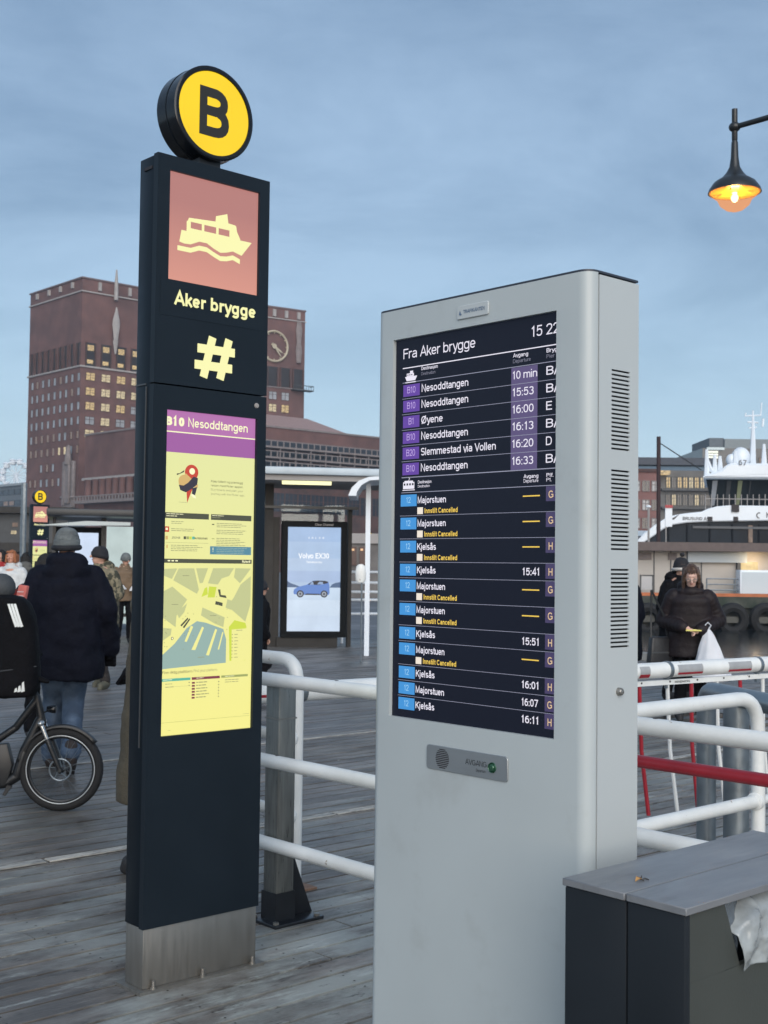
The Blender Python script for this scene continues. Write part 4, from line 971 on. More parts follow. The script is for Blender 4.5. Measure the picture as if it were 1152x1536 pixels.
# red boat sign
g = MB(); n_ = 12
for i in range(n_): g.rect(.055, .482, 2.686+(.423)*i/n_, 2.686+.423*(i+1)/n_, .012, 0)
def gradglow(name, c0, c1, z0, z1, k=1.0):
    m = glow(name, c0, k); t = m.node_tree; p = t.nodes['Principled BSDF']
    co = t.nodes.new('ShaderNodeTexCoord'); sp = t.nodes.new('ShaderNodeSeparateXYZ'); mr = t.nodes.new('ShaderNodeMapRange'); mr.inputs[1].default_value = z0; mr.inputs[2].default_value = z1
    x = t.nodes.new('ShaderNodeMix'); x.data_type = 'RGBA'; x.inputs[6].default_value = (*[v*k/2**EXPO for v in lin(c0)], 1); x.inputs[7].default_value = (*[v*k/2**EXPO for v in lin(c1)], 1)
    t.links.new(co.outputs['Object'], sp.inputs[0]); t.links.new(sp.outputs['Z'], mr.inputs[0]); t.links.new(mr.outputs[0], x.inputs[0]); t.links.new(x.outputs[2], p.inputs['Emission Color']); return m
bs = g.build('boat_sign', gradglow('salmon_backlight', (226, 156, 138), (188, 128, 122), 2.67, 3.0, .92), pyl)
M_CREAMG = glow('cream_backlight', (250, 247, 178), 1.0)
g = MB()
hull = [(.108,.2), (.117,.243), (.137,.248), (.151,.31)]
def bp(x, z): return (x, z)
# hull and cabin, windows left open by splitting
Y1 = .0105
g.flat([(.108,2.842),(.117,2.889),(.140,2.889),(.140,2.899),(.452,2.899),(.403,2.838),(.36,2.848),(.33,2.838),(.30,2.832),(.27,2.842),(.235,2.858),(.20,2.858),(.16,2.840),(.13,2.838)], Y1)
g.rect(.140, .395, 2.899, 2.9035, Y1)
for xa, xb in ((.140, .159), (.210, .222), (.278, .290), (.342, .385)): g.flat([(xa, 2.9035), (xb, 2.9035), (xb if xb < .38 else .379, 2.929), (xa, 2.929)], Y1)
g.flat([(.144, 2.929), (.379, 2.929), (.374, 2.953), (.150, 2.943)], Y1)
g.flat([(.150, 2.943), (.274, 2.947), (.276, 2.974), (.330, 2.993), (.336, 2.957), (.368, 2.955), (.374, 2.953)], Y1)
g.flat([(.385, 2.9035), (.395, 2.9035), (.3795, 2.929), (.3785, 2.929)], Y1)
wav = [(.100, 2.826), (.13, 2.826), (.16, 2.826), (.20, 2.842), (.235, 2.842), (.27, 2.828), (.30, 2.818), (.33, 2.822), (.36, 2.832), (.395, 2.822)]
for i in range(len(wav)-1): a_, b_ = wav[i], wav[i+1]; g.flat([(a_[0], a_[1]-.019), (b_[0], b_[1]-.019), b_, a_], Y1)
g.build('boat_pictogram', M_CREAMG, bs)
g = MB(); g.box(.02, TW-.02, -.0012, -.0002, 2.545, 2.684); npn = g.build('name_panel', M_NAVY, pyl)
g = MB(); g.text('Aker brygge', .080, 2.591, .051, -.004, 0, .024, width=.386); g.build('stop_name', M_CREAMG, npn)
g = MB()
def bar(x0, z0, x1, z1, w, y=-.004): 
    d = Vector((x1-x0, z1-z0)).normalized(); n = Vector((-d.y, d.x))*w/2
    g.prism([(x0+n.x, z0+n.y), (x0-n.x, z0-n.y), (x1-n.x, z1-n.y), (x1+n.x, z1+n.y)], y, -.0005)
bar(.222, 2.325, .262, 2.487, .034); 
g2 = g; g = MB(); bar(.300, 2.325, .340, 2.487, .034, -.0041); g2.add(g.v, g.f); g = MB(); bar(.193, 2.437, .368, 2.437, .034, -.0042); g2.add(g.v, g.f); g = MB(); bar(.181, 2.372, .356, 2.372, .034, -.0043); g2.add(g.v, g.f)
g2.build('hash_sign', M_CREAMG, pyl)
# information display
DZ0, DZ1 = .943, 2.185; dX0, dX1 = .072, .487
M_DISP = gradglow('pale_yellow_backlight', (247, 240, 144), (229, 231, 162), .95, 2.0, 1.0)
g = MB(); g.rect(dX0-.016, dX1+.012, DZ0-.01, DZ1+.01, .014); disp = g.build('info_display', M_DISP, pyl)
pur, purd, gry, gryl, blu, redm, sea, road, blk, park, teal, maro, oliv, tan, nav = range(15)
PM_ = [glow('print_'+n, c, k) for n, c, k in (('purple', (180, 112, 172), 1), ('violet', (160, 92, 160), 1), ('charcoal', (74, 76, 58), 1), ('grey_text', (150, 152, 112), 1), ('blue', (84, 138, 158), 1), ('red', (200, 66, 42), 1),
      ('sea_blue', (150, 178, 170), 1), ('block_grey', (196, 200, 142), 1), ('black', (52, 50, 48), 1), ('green', (206, 220, 70), 1), ('teal', (92, 182, 160), 1), ('maroon', (128, 52, 72), 1), ('olive', (160, 168, 100), 1), ('tan', (214, 178, 110), 1), ('dark_navy', (50, 46, 60), 1))]
PM_.append(M_DISP); cream = 15; PM_.append(glow('header_text', (250, 248, 200), 1.02)); hdt = 16
a_, b_, c_ = .0133, .0126, .0119
g = MB()
g.rect(dX0-.016, dX1+.012, 2.105, DZ1+.01, a_, pur); g.rect(dX0-.016, dX1+.012, 2.024, 2.1005, a_, purd); g.rect(dX0-.016, dX1+.012, 2.1005, 2.105, a_, hdt)
g.text('B10', .063, 2.126, .034, b_, hdt, .045, width=.085); g.text('Nesoddtangen', .166, 2.127, .034, b_, hdt, .012, width=.283)
g.build('display_header', PM_, disp)
g = MB()
ell_ = lambda cx, cz, rx, rz, n=20, a0=0, a1=2*PI: [(cx+rx*math.cos(a0+(a1-a0)*i/n), cz+rz*math.sin(a0+(a1-a0)*i/n)) for i in range(n)]
g.flat(ell_(.186, 1.951, .031, .030), a_, redm); g.flat([(.158, 1.94), (.214, 1.94), (.168, 1.832)], a_, redm); g.flat(ell_(.188, 1.955, .013, .0125), b_, hdt)
g.flat(ell_(.152, 1.914, .026, .026), b_-.0001, tan); g.flat([(.13, 1.925), (.16, 1.945), (.18, 1.93), (.205, 1.91), (.216, 1.904), (.214, 1.892), (.19, 1.893), (.15, 1.90)], b_-.0002, tan)
g.flat([(.128, 1.90), (.135, 1.88), (.16, 1.872), (.185, 1.885), (.212, 1.905), (.215, 1.93), (.195, 1.935), (.17, 1.91), (.15, 1.898)], b_-.0003, nav)
g.flat([(.19, 1.89), (.212, 1.895), (.203, 1.862), (.188, 1.868)], b_-.0004, nav); g.flat([(.188, 1.868), (.203, 1.862), (.209, 1.850), (.196, 1.852), (.184, 1.862)], b_-.0005, hdt)
g.flat([(.118, 1.936), (.15, 1.950), (.152, 1.958), (.13, 1.944), (.118, 1.943)], b_-.0006, blk); g.rect(.13, .17, 1.8325, 1.8338, a_, gryl)
g.build('display_picture', PM_, disp); g = MB()
for i, (s_, mm) in enumerate((('Kjøp billett og planlegg', gry), ('reisen med Ruter-appen.', gry), ('Buy tickets and plan your', gryl), ('journey with the Ruter app.', gryl))):
    g.text(s_, .277, 1.918-.0165*i, .0085, a_, mm, .0, width=(.153, .156, .155, .163)[i])
g.build('display_slogan', PM_, disp)
g = MB(); random.seed(11)
g.rect(.06, .270, 1.770, 1.792, a_, gry); g.rect(.280, .475, 1.770, 1.792, a_, gry)
def lines(x, z, w, n, h=.0024, p=.0068, mm=gryl, zz=a_):
    for i in range(n):
        q = x; end = x + w*random.uniform(.75, 1)
        while q < end: l = random.uniform(.008, .022); g.rect(q, min(q+l, end), z-i*p-h, z-i*p, zz, mm); q += l+.0025
lines(.075, 1.788, .09, 1, mm=hdt, zz=b_); lines(.075, 1.780, .06, 1, mm=hdt, zz=b_); lines(.285, 1.788, .07, 1, mm=hdt, zz=b_); lines(.285, 1.780, .05, 1, mm=gryl, zz=b_)
lines(.098, 1.759, .06, 2); g.rect(.06, .089, 1.717, 1.738, a_, redm); g.rect(.073, .083, 1.724, 1.733, b_, hdt); lines(.098, 1.731, .12, 2)
for i, mm in enumerate((gry, oliv, park, teal)): g.rect(.155+.013*i, .166+.013*i, 1.691, 1.702, a_, mm)
g.text('RUTERSONEN', .205, 1.692, .007, a_, gry, .03, width=.06); g.text('ZONE', .10, 1.692, .008, a_, gryl, .03, width=.04); g.rect(.073, .084, 1.688, 1.702, a_, tan)
g.rect(.074, .270, 1.6765, 1.6775, a_, gryl); g.rect(.078, .084, 1.655, 1.668, a_, tan); lines(.098, 1.668, .15, 4)
lines(.307, 1.758, .15, 3); lines(.307, 1.731, .16, 3); lines(.307, 1.699, .14, 3); lines(.307, 1.679, .15, 2)
g.rect(.285, .296, 1.75, 1.754, a_, gry); g.rect(.285, .298, 1.694, 1.697, a_, oliv)
g.rect(.278, .476, 1.634, 1.666, a_, blu); lines(.308, 1.661, .15, 4, mm=sea, zz=b_); g.rect(.290, .293, 1.65, 1.661, b_, hdt); g.rect(.290, .293, 1.644, 1.647, b_, hdt)
g.rect(.06, .480, 1.599, 1.615, a_, gry); g.text('Ruter#', .433, 1.603, .0095, b_, hdt, .03, width=.04)
for i in range(3): g.rect(.085+.017*i, .096+.017*i, 1.605, 1.610, b_, hdt)
g.build('display_notices', PM_, disp)
g = MB()
MX0, MX1, MZ0, MZ1 = .06, .478, 1.196, 1.582
g.rect(MX0, MX1, MZ0, MZ1, a_, cream)
mz = lambda x, y: (.0700+(x-140)*.407/690 , 1.582-(y-112)*.386/805)       # map sheet, measured on an enlargement
def pg(l, mm, yy): g.flat([mz(*q) for q in l], yy, mm)
pg([(125,920),(200,915),(635,893),(635,700),(610,615),(470,560),(400,545),(320,600),(230,720),(130,815)], sea, .0131)
for l in ([(125,125),(240,120),(200,205),(140,180)], [(250,120),(370,118),(410,290),(395,325),(210,215)], [(385,118),(480,116),(440,235),(415,240)], [(520,116),(690,114),(650,180),(590,200),(560,250),(480,240)],
          [(700,114),(830,116),(740,240),(690,190)], [(140,300),(205,265),(320,370),(240,500),(235,590),(135,510)], [(130,590),(205,600),(200,650),(130,700)], [(745,250),(830,180),(830,420),(790,560),(700,480),(640,430),(690,360)],
          [(440,435),(620,520),(610,600),(540,570),(430,500)], [(640,370),(690,390),(670,460),(625,440)], [(240,470),(320,400),(300,470),(260,520)]): pg(l, road, .0129)
for l in ([(455,280),(475,270),(480,330),(430,350)], [(490,265),(550,270),(535,355),(480,355)], [(655,600),(700,545),(790,570),(800,600),(800,880),(665,880)]): pg(l, park, .0127)
pg([(678,622),(805,615),(800,878),(680,885)], cream, .0125)
for l in ([(560,290),(580,290),(585,335),(625,340),(632,362),(575,350)], [(545,385),(600,400),(600,428),(540,412)], [(270,575),(325,515),(332,525),(280,585)], [(290,590),(340,520),(346,530),(300,600)]): pg(l, gry, .0124)
for l in ([(360,775),(390,778),(455,600),(440,590)], [(475,822),(498,828),(560,620),(545,612)], [(305,705),(322,710),(370,590),(352,580)], [(568,780),(578,784),(612,640),(602,640)]): pg(l, cream, .0126)
for y_ in range(8): a2 = mz(700, 665+y_*27); g.rect(a2[0], a2[0]+.012+.008*random.random(), a2[1], a2[1]+.0022, .0120, gryl); g.rect(a2[0]-.011, a2[0]-.0085, a2[1]-.001, a2[1]+.003, .0120, gry)
for x_, y_ in ((280,180),(200,410),(410,840),(500,505),(715,632)): a2 = mz(x_, y_); g.rect(a2[0], a2[0]+.03, a2[1], a2[1]+.0022, .0119, gryl)
a2 = mz(210, 678); g.flat(ell_(a2[0], a2[1], .0055, .006), .0118, blk); g.flat(ell_(a2[0], a2[1], .0035, .004), .0116, hdt)
for q in range(26): a2 = mz(random.choice((random.uniform(280, 370), random.uniform(540, 650), random.uniform(130, 180))), random.uniform(300, 780)); g.rect(a2[0], a2[0]+.005, a2[1], a2[1]+.002, .0117, gryl)
g.build('display_map', PM_, disp)
g = MB()
g.text('Finn riktig plattform', .071, 1.1765, .0105, a_, gry, .0, width=.135); g.text('Find your platform', .212, 1.1775, .0105, a_, gryl, .0, width=.11)
g.rect(.062, .198, 1.148, 1.158, a_, teal); g.rect(.204, .335, 1.148, 1.158, a_, maro); g.rect(.342, .47, 1.149, 1.158, a_, oliv)
lines(.075, 1.155, .04, 1, mm=hdt, zz=b_); lines(.225, 1.155, .04, 1, mm=hdt, zz=b_); lines(.36, 1.155, .05, 1, mm=hdt, zz=b_)
for i in range(6): g.rect(.205, .219, 1.137-.0115*i-.004, 1.137-.0115*i+.003, a_, maro); lines(.225, 1.139-.0115*i, .06, 1, h=.0035); g.rect(.327, .333, 1.136-.0115*i-.003, 1.136-.0115*i+.001, a_, gryl)
for i in range(2): lines(.085, 1.139-.0115*i, .04, 1); lines(.36, 1.141-.0085*i, .07, 1); g.rect(.19, .195, 1.137-.0115*i, 1.141-.0115*i, a_, gryl)
g.rect(.085, .2, 1.126, 1.1266, a_, gryl); g.rect(.07, .48, .9915, .9925, a_, oliv); g.rect(.45, .48, .9995, 1.0005, a_, gryl); g.rect(.1, .112, .961, .9622, a_, gryl)
g.build('display_platforms', PM_, disp)
# round sign on top
dc = (.256, 3.380)
g = MB(); g.lathe([(0, .0121), (.166, .012), (.166, .003), (.168, 0), (.181, 0), (.187, .004), (.188, .128), (.180, .134), (.0, .134)], (dc[0], 0.0, dc[1]), 56, axis='y'); drum = g.build('round_sign', M_BLACKG, pyl, smooth=True)
g = MB(); g.lathe([(0, .006), (.1665, .006)], (dc[0], 0, dc[1]), 56, axis='y'); g.build('sign_face', glow('signal_yellow', (252, 212, 20), 1.0, vary=.05), drum)
g = MB(); g.text('B', dc[0]-.0705, 3.284, .195, .004, 0, .025, width=.141); g.build('letter', mat('dark_print', (.02, .018, .014), .5), drum)
g = MB(); g.lathe([(.1885, 0), (.1895, .0), (.1895, .003), (.1885, .003)], (dc[0], .064, dc[1]), 56, axis='y'); g.build('drum_band', M_NAVYS, drum, smooth=True)
g = MB(); g.box(dc[0]-.05, dc[0]+.05, .03, .11, TH-.002, 3.2); g.build('neck', M_BLACK, pyl)
# the same kind of pylon further off
def far_py(px, py, Y, lab):
    p = D(px, py, Y); k = copy_tree(pyl, (p.x-.26*A.x, Y-.26*A.y, p.z-3.380), None, lab); return k
pyl['group'] = 'ferry and tram stop pylons'
far_py(61, 750, 34, 'small distant stop pylon with glowing yellow disc left of the dark shelter').location.z = -.02
far_py(556, 815, 75, 'tiny distant stop pylon peeping out between advert screen and grey kiosk').location.z = -.02

# ------------------------------------------------------------------ departure kiosk
M_KIO = mat('light_grey_lacquer', (.435, .475, .48), .38, vary=.05, vscale=2.2, col2=(.36, .38, .375), c2lo=.56, c2hi=.85, c2scale=4.5, bump=.015, bscale=200, rvary=.06)
M_KIOS = mat('light_grey_side', (.46, .495, .50), .42, vary=.03, vscale=2, bump=.012, bscale=200)
KW, KD, KH = .6966, .1795, 2.25
k0 = Vector((.4422, 2.692, 0)) + B*KW
kio = thing('departure_kiosk', 'tall light grey departure kiosk with dark timetable screen, centre foreground', 'information kiosk', tuple(k0), RK)
def prof(x0, x1, rl, rr_, y1=.031, n=7):
    pts = []
    if rl: pts += [(x0+rl-rl*math.cos(a*PI/2/n), rl-rl*math.sin(a*PI/2/n)) for a in range(n+1)]
    else: pts += [(x0, 0)]
    if rr_: pts += [(x1-rr_+rr_*math.sin(a*PI/2/n), rr_-rr_*math.cos(a*PI/2/n)) for a in range(n+1)]
    else: pts += [(x1, 0)]
    return pts + [(x1, y1), (x0, y1)]
g = MB(); rr = .03; n7 = 7
left = prof(0, .067, rr, 0, .0315); right = prof(.6045, KW, 0, rr, .0315); full = prof(0, KW, rr, rr, .0315)
g.prism(full, 0.0, 1.221, axis='z'); g.prism(left, 1.221, 2.174, axis='z'); g.prism(right, 1.221, 2.174, axis='z'); g.prism(full, 2.174, KH, axis='z')
g.build('front_cover', M_KIO, kio, smooth=True, weld=False, ang=30)
g = MB(); g.box(.004, KW-.004, .0325, .035, 0, KH-.002); g.build('cover_seam', mat('seam_shadow', (.1, .11, .11), .6), kio)
# side cover with louvres cut through
Y0, Y1s = .036, KD; g = MB(); x0, x1 = KW-.004, KW
g.box(x0, x1, Y0, .0805, 0, KH-.004); g.box(x0, x1, .1465, Y1s, 0, KH-.004); z = KH-.004
for zt3, zb3 in ((2.0415, 1.862), (1.818, 1.639), (1.598, 1.4235)):
    n_ = 19; pitch = (zt3-zb3)/(n_-.5)
    g.box(x0, x1, .0805, .1465, zt3, z)
    for i in range(n_-1): za = zt3-pitch*i-.0042; g.box(x0, x1, .0805, .1465, zt3-pitch*(i+1), za)
    z = zt3-pitch*(n_-1)-.0042
g.box(x0, x1, .0805, .1465, 0, z); g.build('side_cover', M_KIOS, kio, weld=True)
g = MB(); g.box(.002, KW-.012, .036, KD-.002, 0, KH-.012); g.build('inner_cabinet', mat('dark_interior', (.02, .022, .024), .7), kio)
g = MB(); g.box(0, KW-.0045, KD-.0019, KD, 0, KH-.004); g.box(0, .0018, .036, KD-.002, 0, KH-.004); g.build('rear_cover', M_KIOS, kio)
g = MB(); g.prism(prof(.001, KW-.001, rr, rr, KD-.001), KH, KH+.005, axis='z'); g.build('top_lid', mat('dark_lid', (.03, .035, .05), .4), kio)
g = MB(); g.lathe([(0, .012), (.006, .011), (.0085, .008), (.0095, 0)], (KW, .110, 1.327), 16, axis='x'); g.build('lock', M_STEEL, kio, smooth=True)
def rrect(x0, x1, z0, z1, r, n=5):
    pts = []
    for cx_, cz_, a0 in ((x1-r, z0+r, -90), (x1-r, z1-r, 0), (x0+r, z1-r, 90), (x0+r, z0+r, 180)):
        for i in range(n+1): a = R(a0+90*i/n); pts.append((cx_+r*math.cos(a), cz_+r*math.sin(a)))
    return pts
g = MB(); g.prism(rrect(.297, .400, 2.194, 2.2265, .005), -.004, 0); bd = g.build('badge', M_KIOS, kio, bevel=.0012, seg=1)
g = MB(); g.flat([(.304, 2.205), (.312, 2.205), (.308, 2.216)], -.0046); g.rect(.3075, .3135, 2.2035, 2.2065, -.0048); g.text('TRAFIKANTEN', .319, 2.2065, .0085, -.0046, 0, .02, width=.07); g.build('badge_print', mat('badge_blue', (.10, .16, .25), .5), bd)
g = MB(); g.prism(rrect(.207, .472, 1.1085, 1.1665, .009), -.0035, 0); ic = g.build('intercom_plate', mat('intercom_steel', (.34, .36, .37), .38, .65, vary=.08, vscale=8), kio, bevel=.001, seg=1)
for i in range(11):
    zz = 1.1372 + (i-5)*.0043; hw = .0225*math.sqrt(max(.03, 1-((i-5)/5.6)**2)); g = MB(); g.box(.262-hw, .262+hw, -.0041, -.0036, zz-.0011, zz+.0011); g.build('speaker_slot', M_SLOT, ic)
g = MB(); g.text('AVGANG', .339, 1.1345, .0125, -.0042, 0, .0, width=.068); g.text('Departure', .374, 1.1215, .0065, -.0042, 0, .0, width=.03); g.build('lettering', mat('engraved_dark', (.03, .035, .04), .6), ic)
g = MB(); g.lathe([(0, -.009), (.006, -.0085), (.0085, -.006), (.009, -.0036)], (.4245, 0, 1.1365), 20, axis='y'); g.lathe([(.009, -.0036), (.0115, -.0065), (.0125, -.0036)], (.4245, 0, 1.1365), 20, axis='y'); g.build('push_button', mat('green_button', (.03, .10, .06), .2, .3), ic, smooth=True)
g = MB(); g.rect(.055, .620, 1.205, 2.185, .0105)
M_SCR = bpy.data.materials.new('dark_screen'); M_SCR.use_nodes = True; p_ = M_SCR.node_tree.nodes['Principled BSDF']; p_.inputs['Base Color'].default_value = (.008, .009, .014, 1); p_.inputs['Roughness'].default_value = .22; p_.inputs['Specular IOR Level'].default_value = .1
p_.inputs['Emission Color'].default_value = (.009, .012, .022, 1); p_.inputs['Emission Strength'].default_value = .3
ks = g.build('screen', M_SCR, kio)
SC = [glow('screen_'+n, c, k) for n, c, k in (('white', (236, 232, 246), 1), ('rule', (150, 152, 172), 1), ('purple', (96, 60, 158), 1), ('mauve', (88, 76, 118), 1), ('blue', (62, 146, 214), 1), ('amber', (238, 200, 84), 1), ('lilac_text', (196, 170, 232), 1), ('sky_text', (160, 210, 245), 1), ('grey', (128, 128, 146), 1), ('mauve_dim', (66, 58, 96), 1), ('gold_text', (222, 190, 150), 1), ('warn', (240, 228, 214), 1), ('night', (14, 15, 24), 1))]
wh, ru_, pu, ma, bl, am, lt, st, gr_, md, gt, wr, ni = range(13)
y1_, y2_, y3_ = .0099, .0093, .0087
g = MB(); g.text('Fra Aker brygge', .095, 2.1235, .0255, y1_, wh, .0, width=.251); g.text('15 22', .523, 2.1255, .0245, y1_, wh, .0, width=.082); g.rect(.093, .618, 2.0985, 2.1008, y1_, wh); g.build('screen_title', SC, ks)
g = MB()
g.text('Destinasjon', .161, 2.0885, .0088, y1_, wh, .01, width=.058); g.text('Destination', .161, 2.0755, .0078, y1_, gr_, 0, width=.05); g.text('Avgang', .467, 2.0845, .0092, y1_, wh, .01, width=.046); g.text('Departure', .467, 2.0715, .0084, y1_, gr_, 0, width=.054)
g.text('Brygge', .568, 2.0845, .0092, y1_, wh, .01, width=.05); g.text('Pier', .568, 2.0715, .0084, y1_, gr_, 0, width=.024)
# small boat picture
g.flat([(.102,2.077),(.146,2.077),(.139,2.066),(.108,2.066)], y1_, wh); g.rect(.108, .134, 2.0772, 2.085, y1_, wh); g.rect(.120, .131, 2.0852, 2.091, y1_, wh); g.rect(.103, .141, 2.061, 2.0635, y1_, wh)
for x in (.111, .118, .125): g.rect(x, x+.004, 2.0795, 2.0825, y2_, ni)
g.rect(.093, .618, 2.0615, 2.063, y1_, ru_); g.build('ferry_heading', SC, ks)
g = MB(); g.rect(.462, .542, 1.8215, 2.0605, y1_, ma)
for i, (a1, b1, c1, d1, w1, wt1) in enumerate((('B10', 'Nesoddtangen', '10 min', 'B/C', .161, .074), ('B10', 'Nesoddtangen', '15:53', 'B/C', .161, .064), ('B1', 'Øyene', '16:00', 'E', .075, .064), ('B10', 'Nesoddtangen', '16:13', 'B/C', .161, .064), ('B20', 'Slemmestad via Vollen', '16:20', 'D', .252, .064), ('B10', 'Nesoddtangen', '16:33', 'B/C', .161, .064))):
    zr_ = 2.0610 - .0398*i
    g.rect(.096, .156, zr_-.0345, zr_-.0045, y1_, pu); g.text(a1, .126, zr_-.0265, .0165, y2_, lt, 0, .85, align='C')
    g.text(b1, .163, zr_-.0275, .0185, y1_, wh, .008, width=w1); g.text(c1, .467, zr_-.0275, .0185, y2_, wh, .004, width=wt1)
    g.text(d1, .568, zr_-.0275, .0195, y1_, wh, .004, width=.056 if len(d1) > 1 else .017)
    if i: g.rect(.093, .618, zr_-.0005, zr_+.0006, y2_, ru_)
g.build('ferry_rows', SC, ks)
g = MB(); g.rect(.093, .618, 1.8205, 1.8225, y1_, ru_)
g.rect(.099, .140, 1.7925, 1.8095, y1_, wh); g.rect(.104, .135, 1.8095, 1.813, y1_, wh); g.rect(.097, .142, 1.7885, 1.7905, y1_, wh); g.flat([(.118,1.813),(.1195,1.813),(.124,1.818),(.119,1.822),(.1175,1.822),(.1215,1.818)], y1_, wh)
for x in (.102, .112, .122, .132): g.rect(x, x+.006, 1.801, 1.8065, y2_, ni)
g.text('Destinasjon', .153, 1.8045, .0078, y1_, wh, .01, width=.048); g.text('Destination', .153, 1.7945, .0068, y1_, wh, 0, width=.042); g.text('Avgang', .502, 1.8025, .0086, y1_, wh, .01, width=.044); g.text('Departure', .502, 1.7925, .0078, y1_, wh, 0, width=.044); g.text('Plf.', .57, 1.8025, .0086, y1_, wh, .01, width=.02); g.text('Pl.', .57, 1.7925, .0078, y1_, wh, 0, width=.015)
g.rect(.093, .618, 1.7825, 1.784, y1_, ru_); g.build('tram_heading', SC, ks)
g = MB()
rowz = (1.7825, 1.7245, 1.6665, 1.6085, 1.569, 1.510, 1.4505, 1.411, 1.3525, 1.313, 1.2745, 1.236)
rowd = (('Majorstuen', None, 'G'), ('Majorstuen', None, 'G'), ('Kjelsås', None, 'H'), ('Kjelsås', '15:41', 'H'), ('Majorstuen', None, 'G'), ('Majorstuen', None, 'G'), ('Kjelsås', '15:51', 'H'), ('Majorstuen', None, 'G'), ('Kjelsås', '16:01', 'H'), ('Majorstuen', '16:07', 'G'), ('Kjelsås', '16:11', 'H'))
for i, (n1, t1, p1) in enumerate(rowd):
    zr_ = rowz[i]
    g.rect(.091, .149, zr_-.034, zr_-.0045, y1_, bl); g.text('12', .120, zr_-.0255, .0145, y2_, st, 0, .9, align='C')
    g.text(n1, .153, zr_-.0275, .0165, y1_, wh, .012, width=.099 if n1[0] == 'M' else .066)
    g.rect(.569, .618, zr_-.0345, zr_-.001, y1_, md); g.text(p1, .584, zr_-.0275, .0165, y2_, gt, .01, .9, align='C')
    if t1: g.text(t1, .501, zr_-.0275, .0165, y1_, wh, .012, width=.049)
    else:
        g.rect(.500, .551, zr_-.0225, zr_-.0197, y1_, am); g.rect(.152, .172, zr_-.0545, zr_-.0375, y1_, wr); g.text('Innstilt Cancelled', .178, zr_-.0525, .0125, y1_, am, .022, width=.114)
    if i: g.rect(.089, .618, zr_-.0004, zr_+.0006, y2_, ru_)
g.build('tram_rows', SC, ks)

# ------------------------------------------------------------------ litter bin with bag
M_BIN = mat('grey_brown_bin_steel', (.052, .057, .051), .5, vary=.1, vscale=3, bump=.03, bscale=160, rvary=.08)
M_BIND = mat('dark_blue_grey_steel', (.013, .016, .020), .45, spec=.3, vary=.15, vscale=3, rvary=.08)
M_BINT = mat('worn_lid_metal', (.18, .188, .20), .42, .0, vary=.14, vscale=5, col2=(.10, .10, .108), c2lo=.54, c2hi=.78, c2scale=7, stretch=(.6, 2.2, 1), rvary=.1, bump=.02, bscale=60)
bn = AB(1.903, 1.288)
bint = thing('litter_bin', 'dark grey steel litter bin with pale worn lid in the lower right corner', 'litter bin', (bn.x, bn.y, 0), RA)
BL_, BW_ = .66, .272
g = MB(); g.box(0, .018, .0, .1245, .02, .985); g.build('end_panel', M_BIND, bint, bevel=.003); g = MB(); g.box(0, .018, .1275, BW_, .02, .985); g.build('end_panel', M_BIND, bint, bevel=.003)
ox = .130
g = MB(); g.box(.019, ox, .002, .016, .8622, .985); g.box(.019, BL_, .002, .016, .02, .862); g.build('front_panel', M_BIN, bint, weld=False)
g = MB(); g.prism([(ox+.0005, .985), (ox+.0005, .8625), (ox+.052, .8625)], .0025, .015); g.build('opening_gusset', M_BIN, bint)
g = MB(); g.box(.019, BL_, BW_-.016, BW_-.002, .02, .985); g.box(BL_+.001, BL_+.018, 0, BW_, .02, .985); g.build('back_panel', M_BIND, bint)
g = MB(); g.box(.03, BL_-.01, .03, BW_-.03, .05, .72); g.build('inner_bucket', M_SLOT, bint)
g = MB(); g.box(-.004, BL_+.022, -.006, .1245, .986, 1.0); g.build('lid_panel', M_BINT, bint, bevel=.0015, seg=1); g = MB(); g.box(-.004, BL_+.022, .1285, BW_+.004, .986, 1.0); g.build('lid_panel', M_BINT, bint, bevel=.0015, seg=1)
g = MB(); g.box(.02, BL_, .02, BW_-.02, 0, .02); g.build('foot', M_BLACK, bint)
# crumpled bag lip hanging out of the opening
def crumple(name, n, m, fn, mm, amp, sc, parent=None, loc=None, rz=0, seed=0, thick=.0012):
    g = MB(); vs = []
    for i in range(n+1):
        for j in range(m+1):
            p = Vector(fn(i/n, j/m)); q = p*sc + Vector((seed, 0, 0))
            fa = min(1, .25+min(i/n, 1-i/n)*6)*min(1, .3+min(j/m, 1-j/m)*6); d = (noise.noise_vector(q)*amp + noise.noise_vector(q*2.7)*amp*.5)*fa; vs.append(p+d)
    fs = [(i*(m+1)+j, (i+1)*(m+1)+j, (i+1)*(m+1)+j+1, i*(m+1)+j+1) for i in range(n) for j in range(m)]
    g.add(vs, fs); o = g.build(name, mm, parent, smooth=True, loc=loc, rz=rz, ang=50)
    if thick: s_ = o.modifiers.new('skin', 'SOLIDIFY'); s_.thickness = thick
    return o
M_BAGC = mat('thin_clear_plastic', (.50, .54, .55), .18, vary=.35, vscale=22, spec=.8); M_BAGC.node_tree.nodes['Principled BSDF'].inputs['Alpha'].default_value = .5
def bagfn(u, v):
    zt4 = .932+.05*min(1, u/.18)+.006*math.sin(20*u); zb4 = .853+.003*math.sin(17*u)
    y = -.003-.010*math.sin(PI*min(1, v*1.05))*(.7+.3*math.sin(9*u+1)) + .0035*math.sin(34*u+5*v)
    if v < .15: y += (.15-v)*.25
    return (.160+u*.44+.022*v*(1-u), y, zt4+(zb4-zt4)*v)
bag = crumple('bin_bag', 110, 34, bagfn, M_BAGC, .0055, 32, None, (bn.x, bn.y, 0), RA, 3, .0008)
tag(bag, 'crumpled thin clear plastic bag hanging over the lip of the litter bin opening', 'plastic bag')
def bagf2(u, v):
    return (.134+.075*u+.03*v*(1-u), .006+.02*u, .982-.118*v*(1-.1*u))
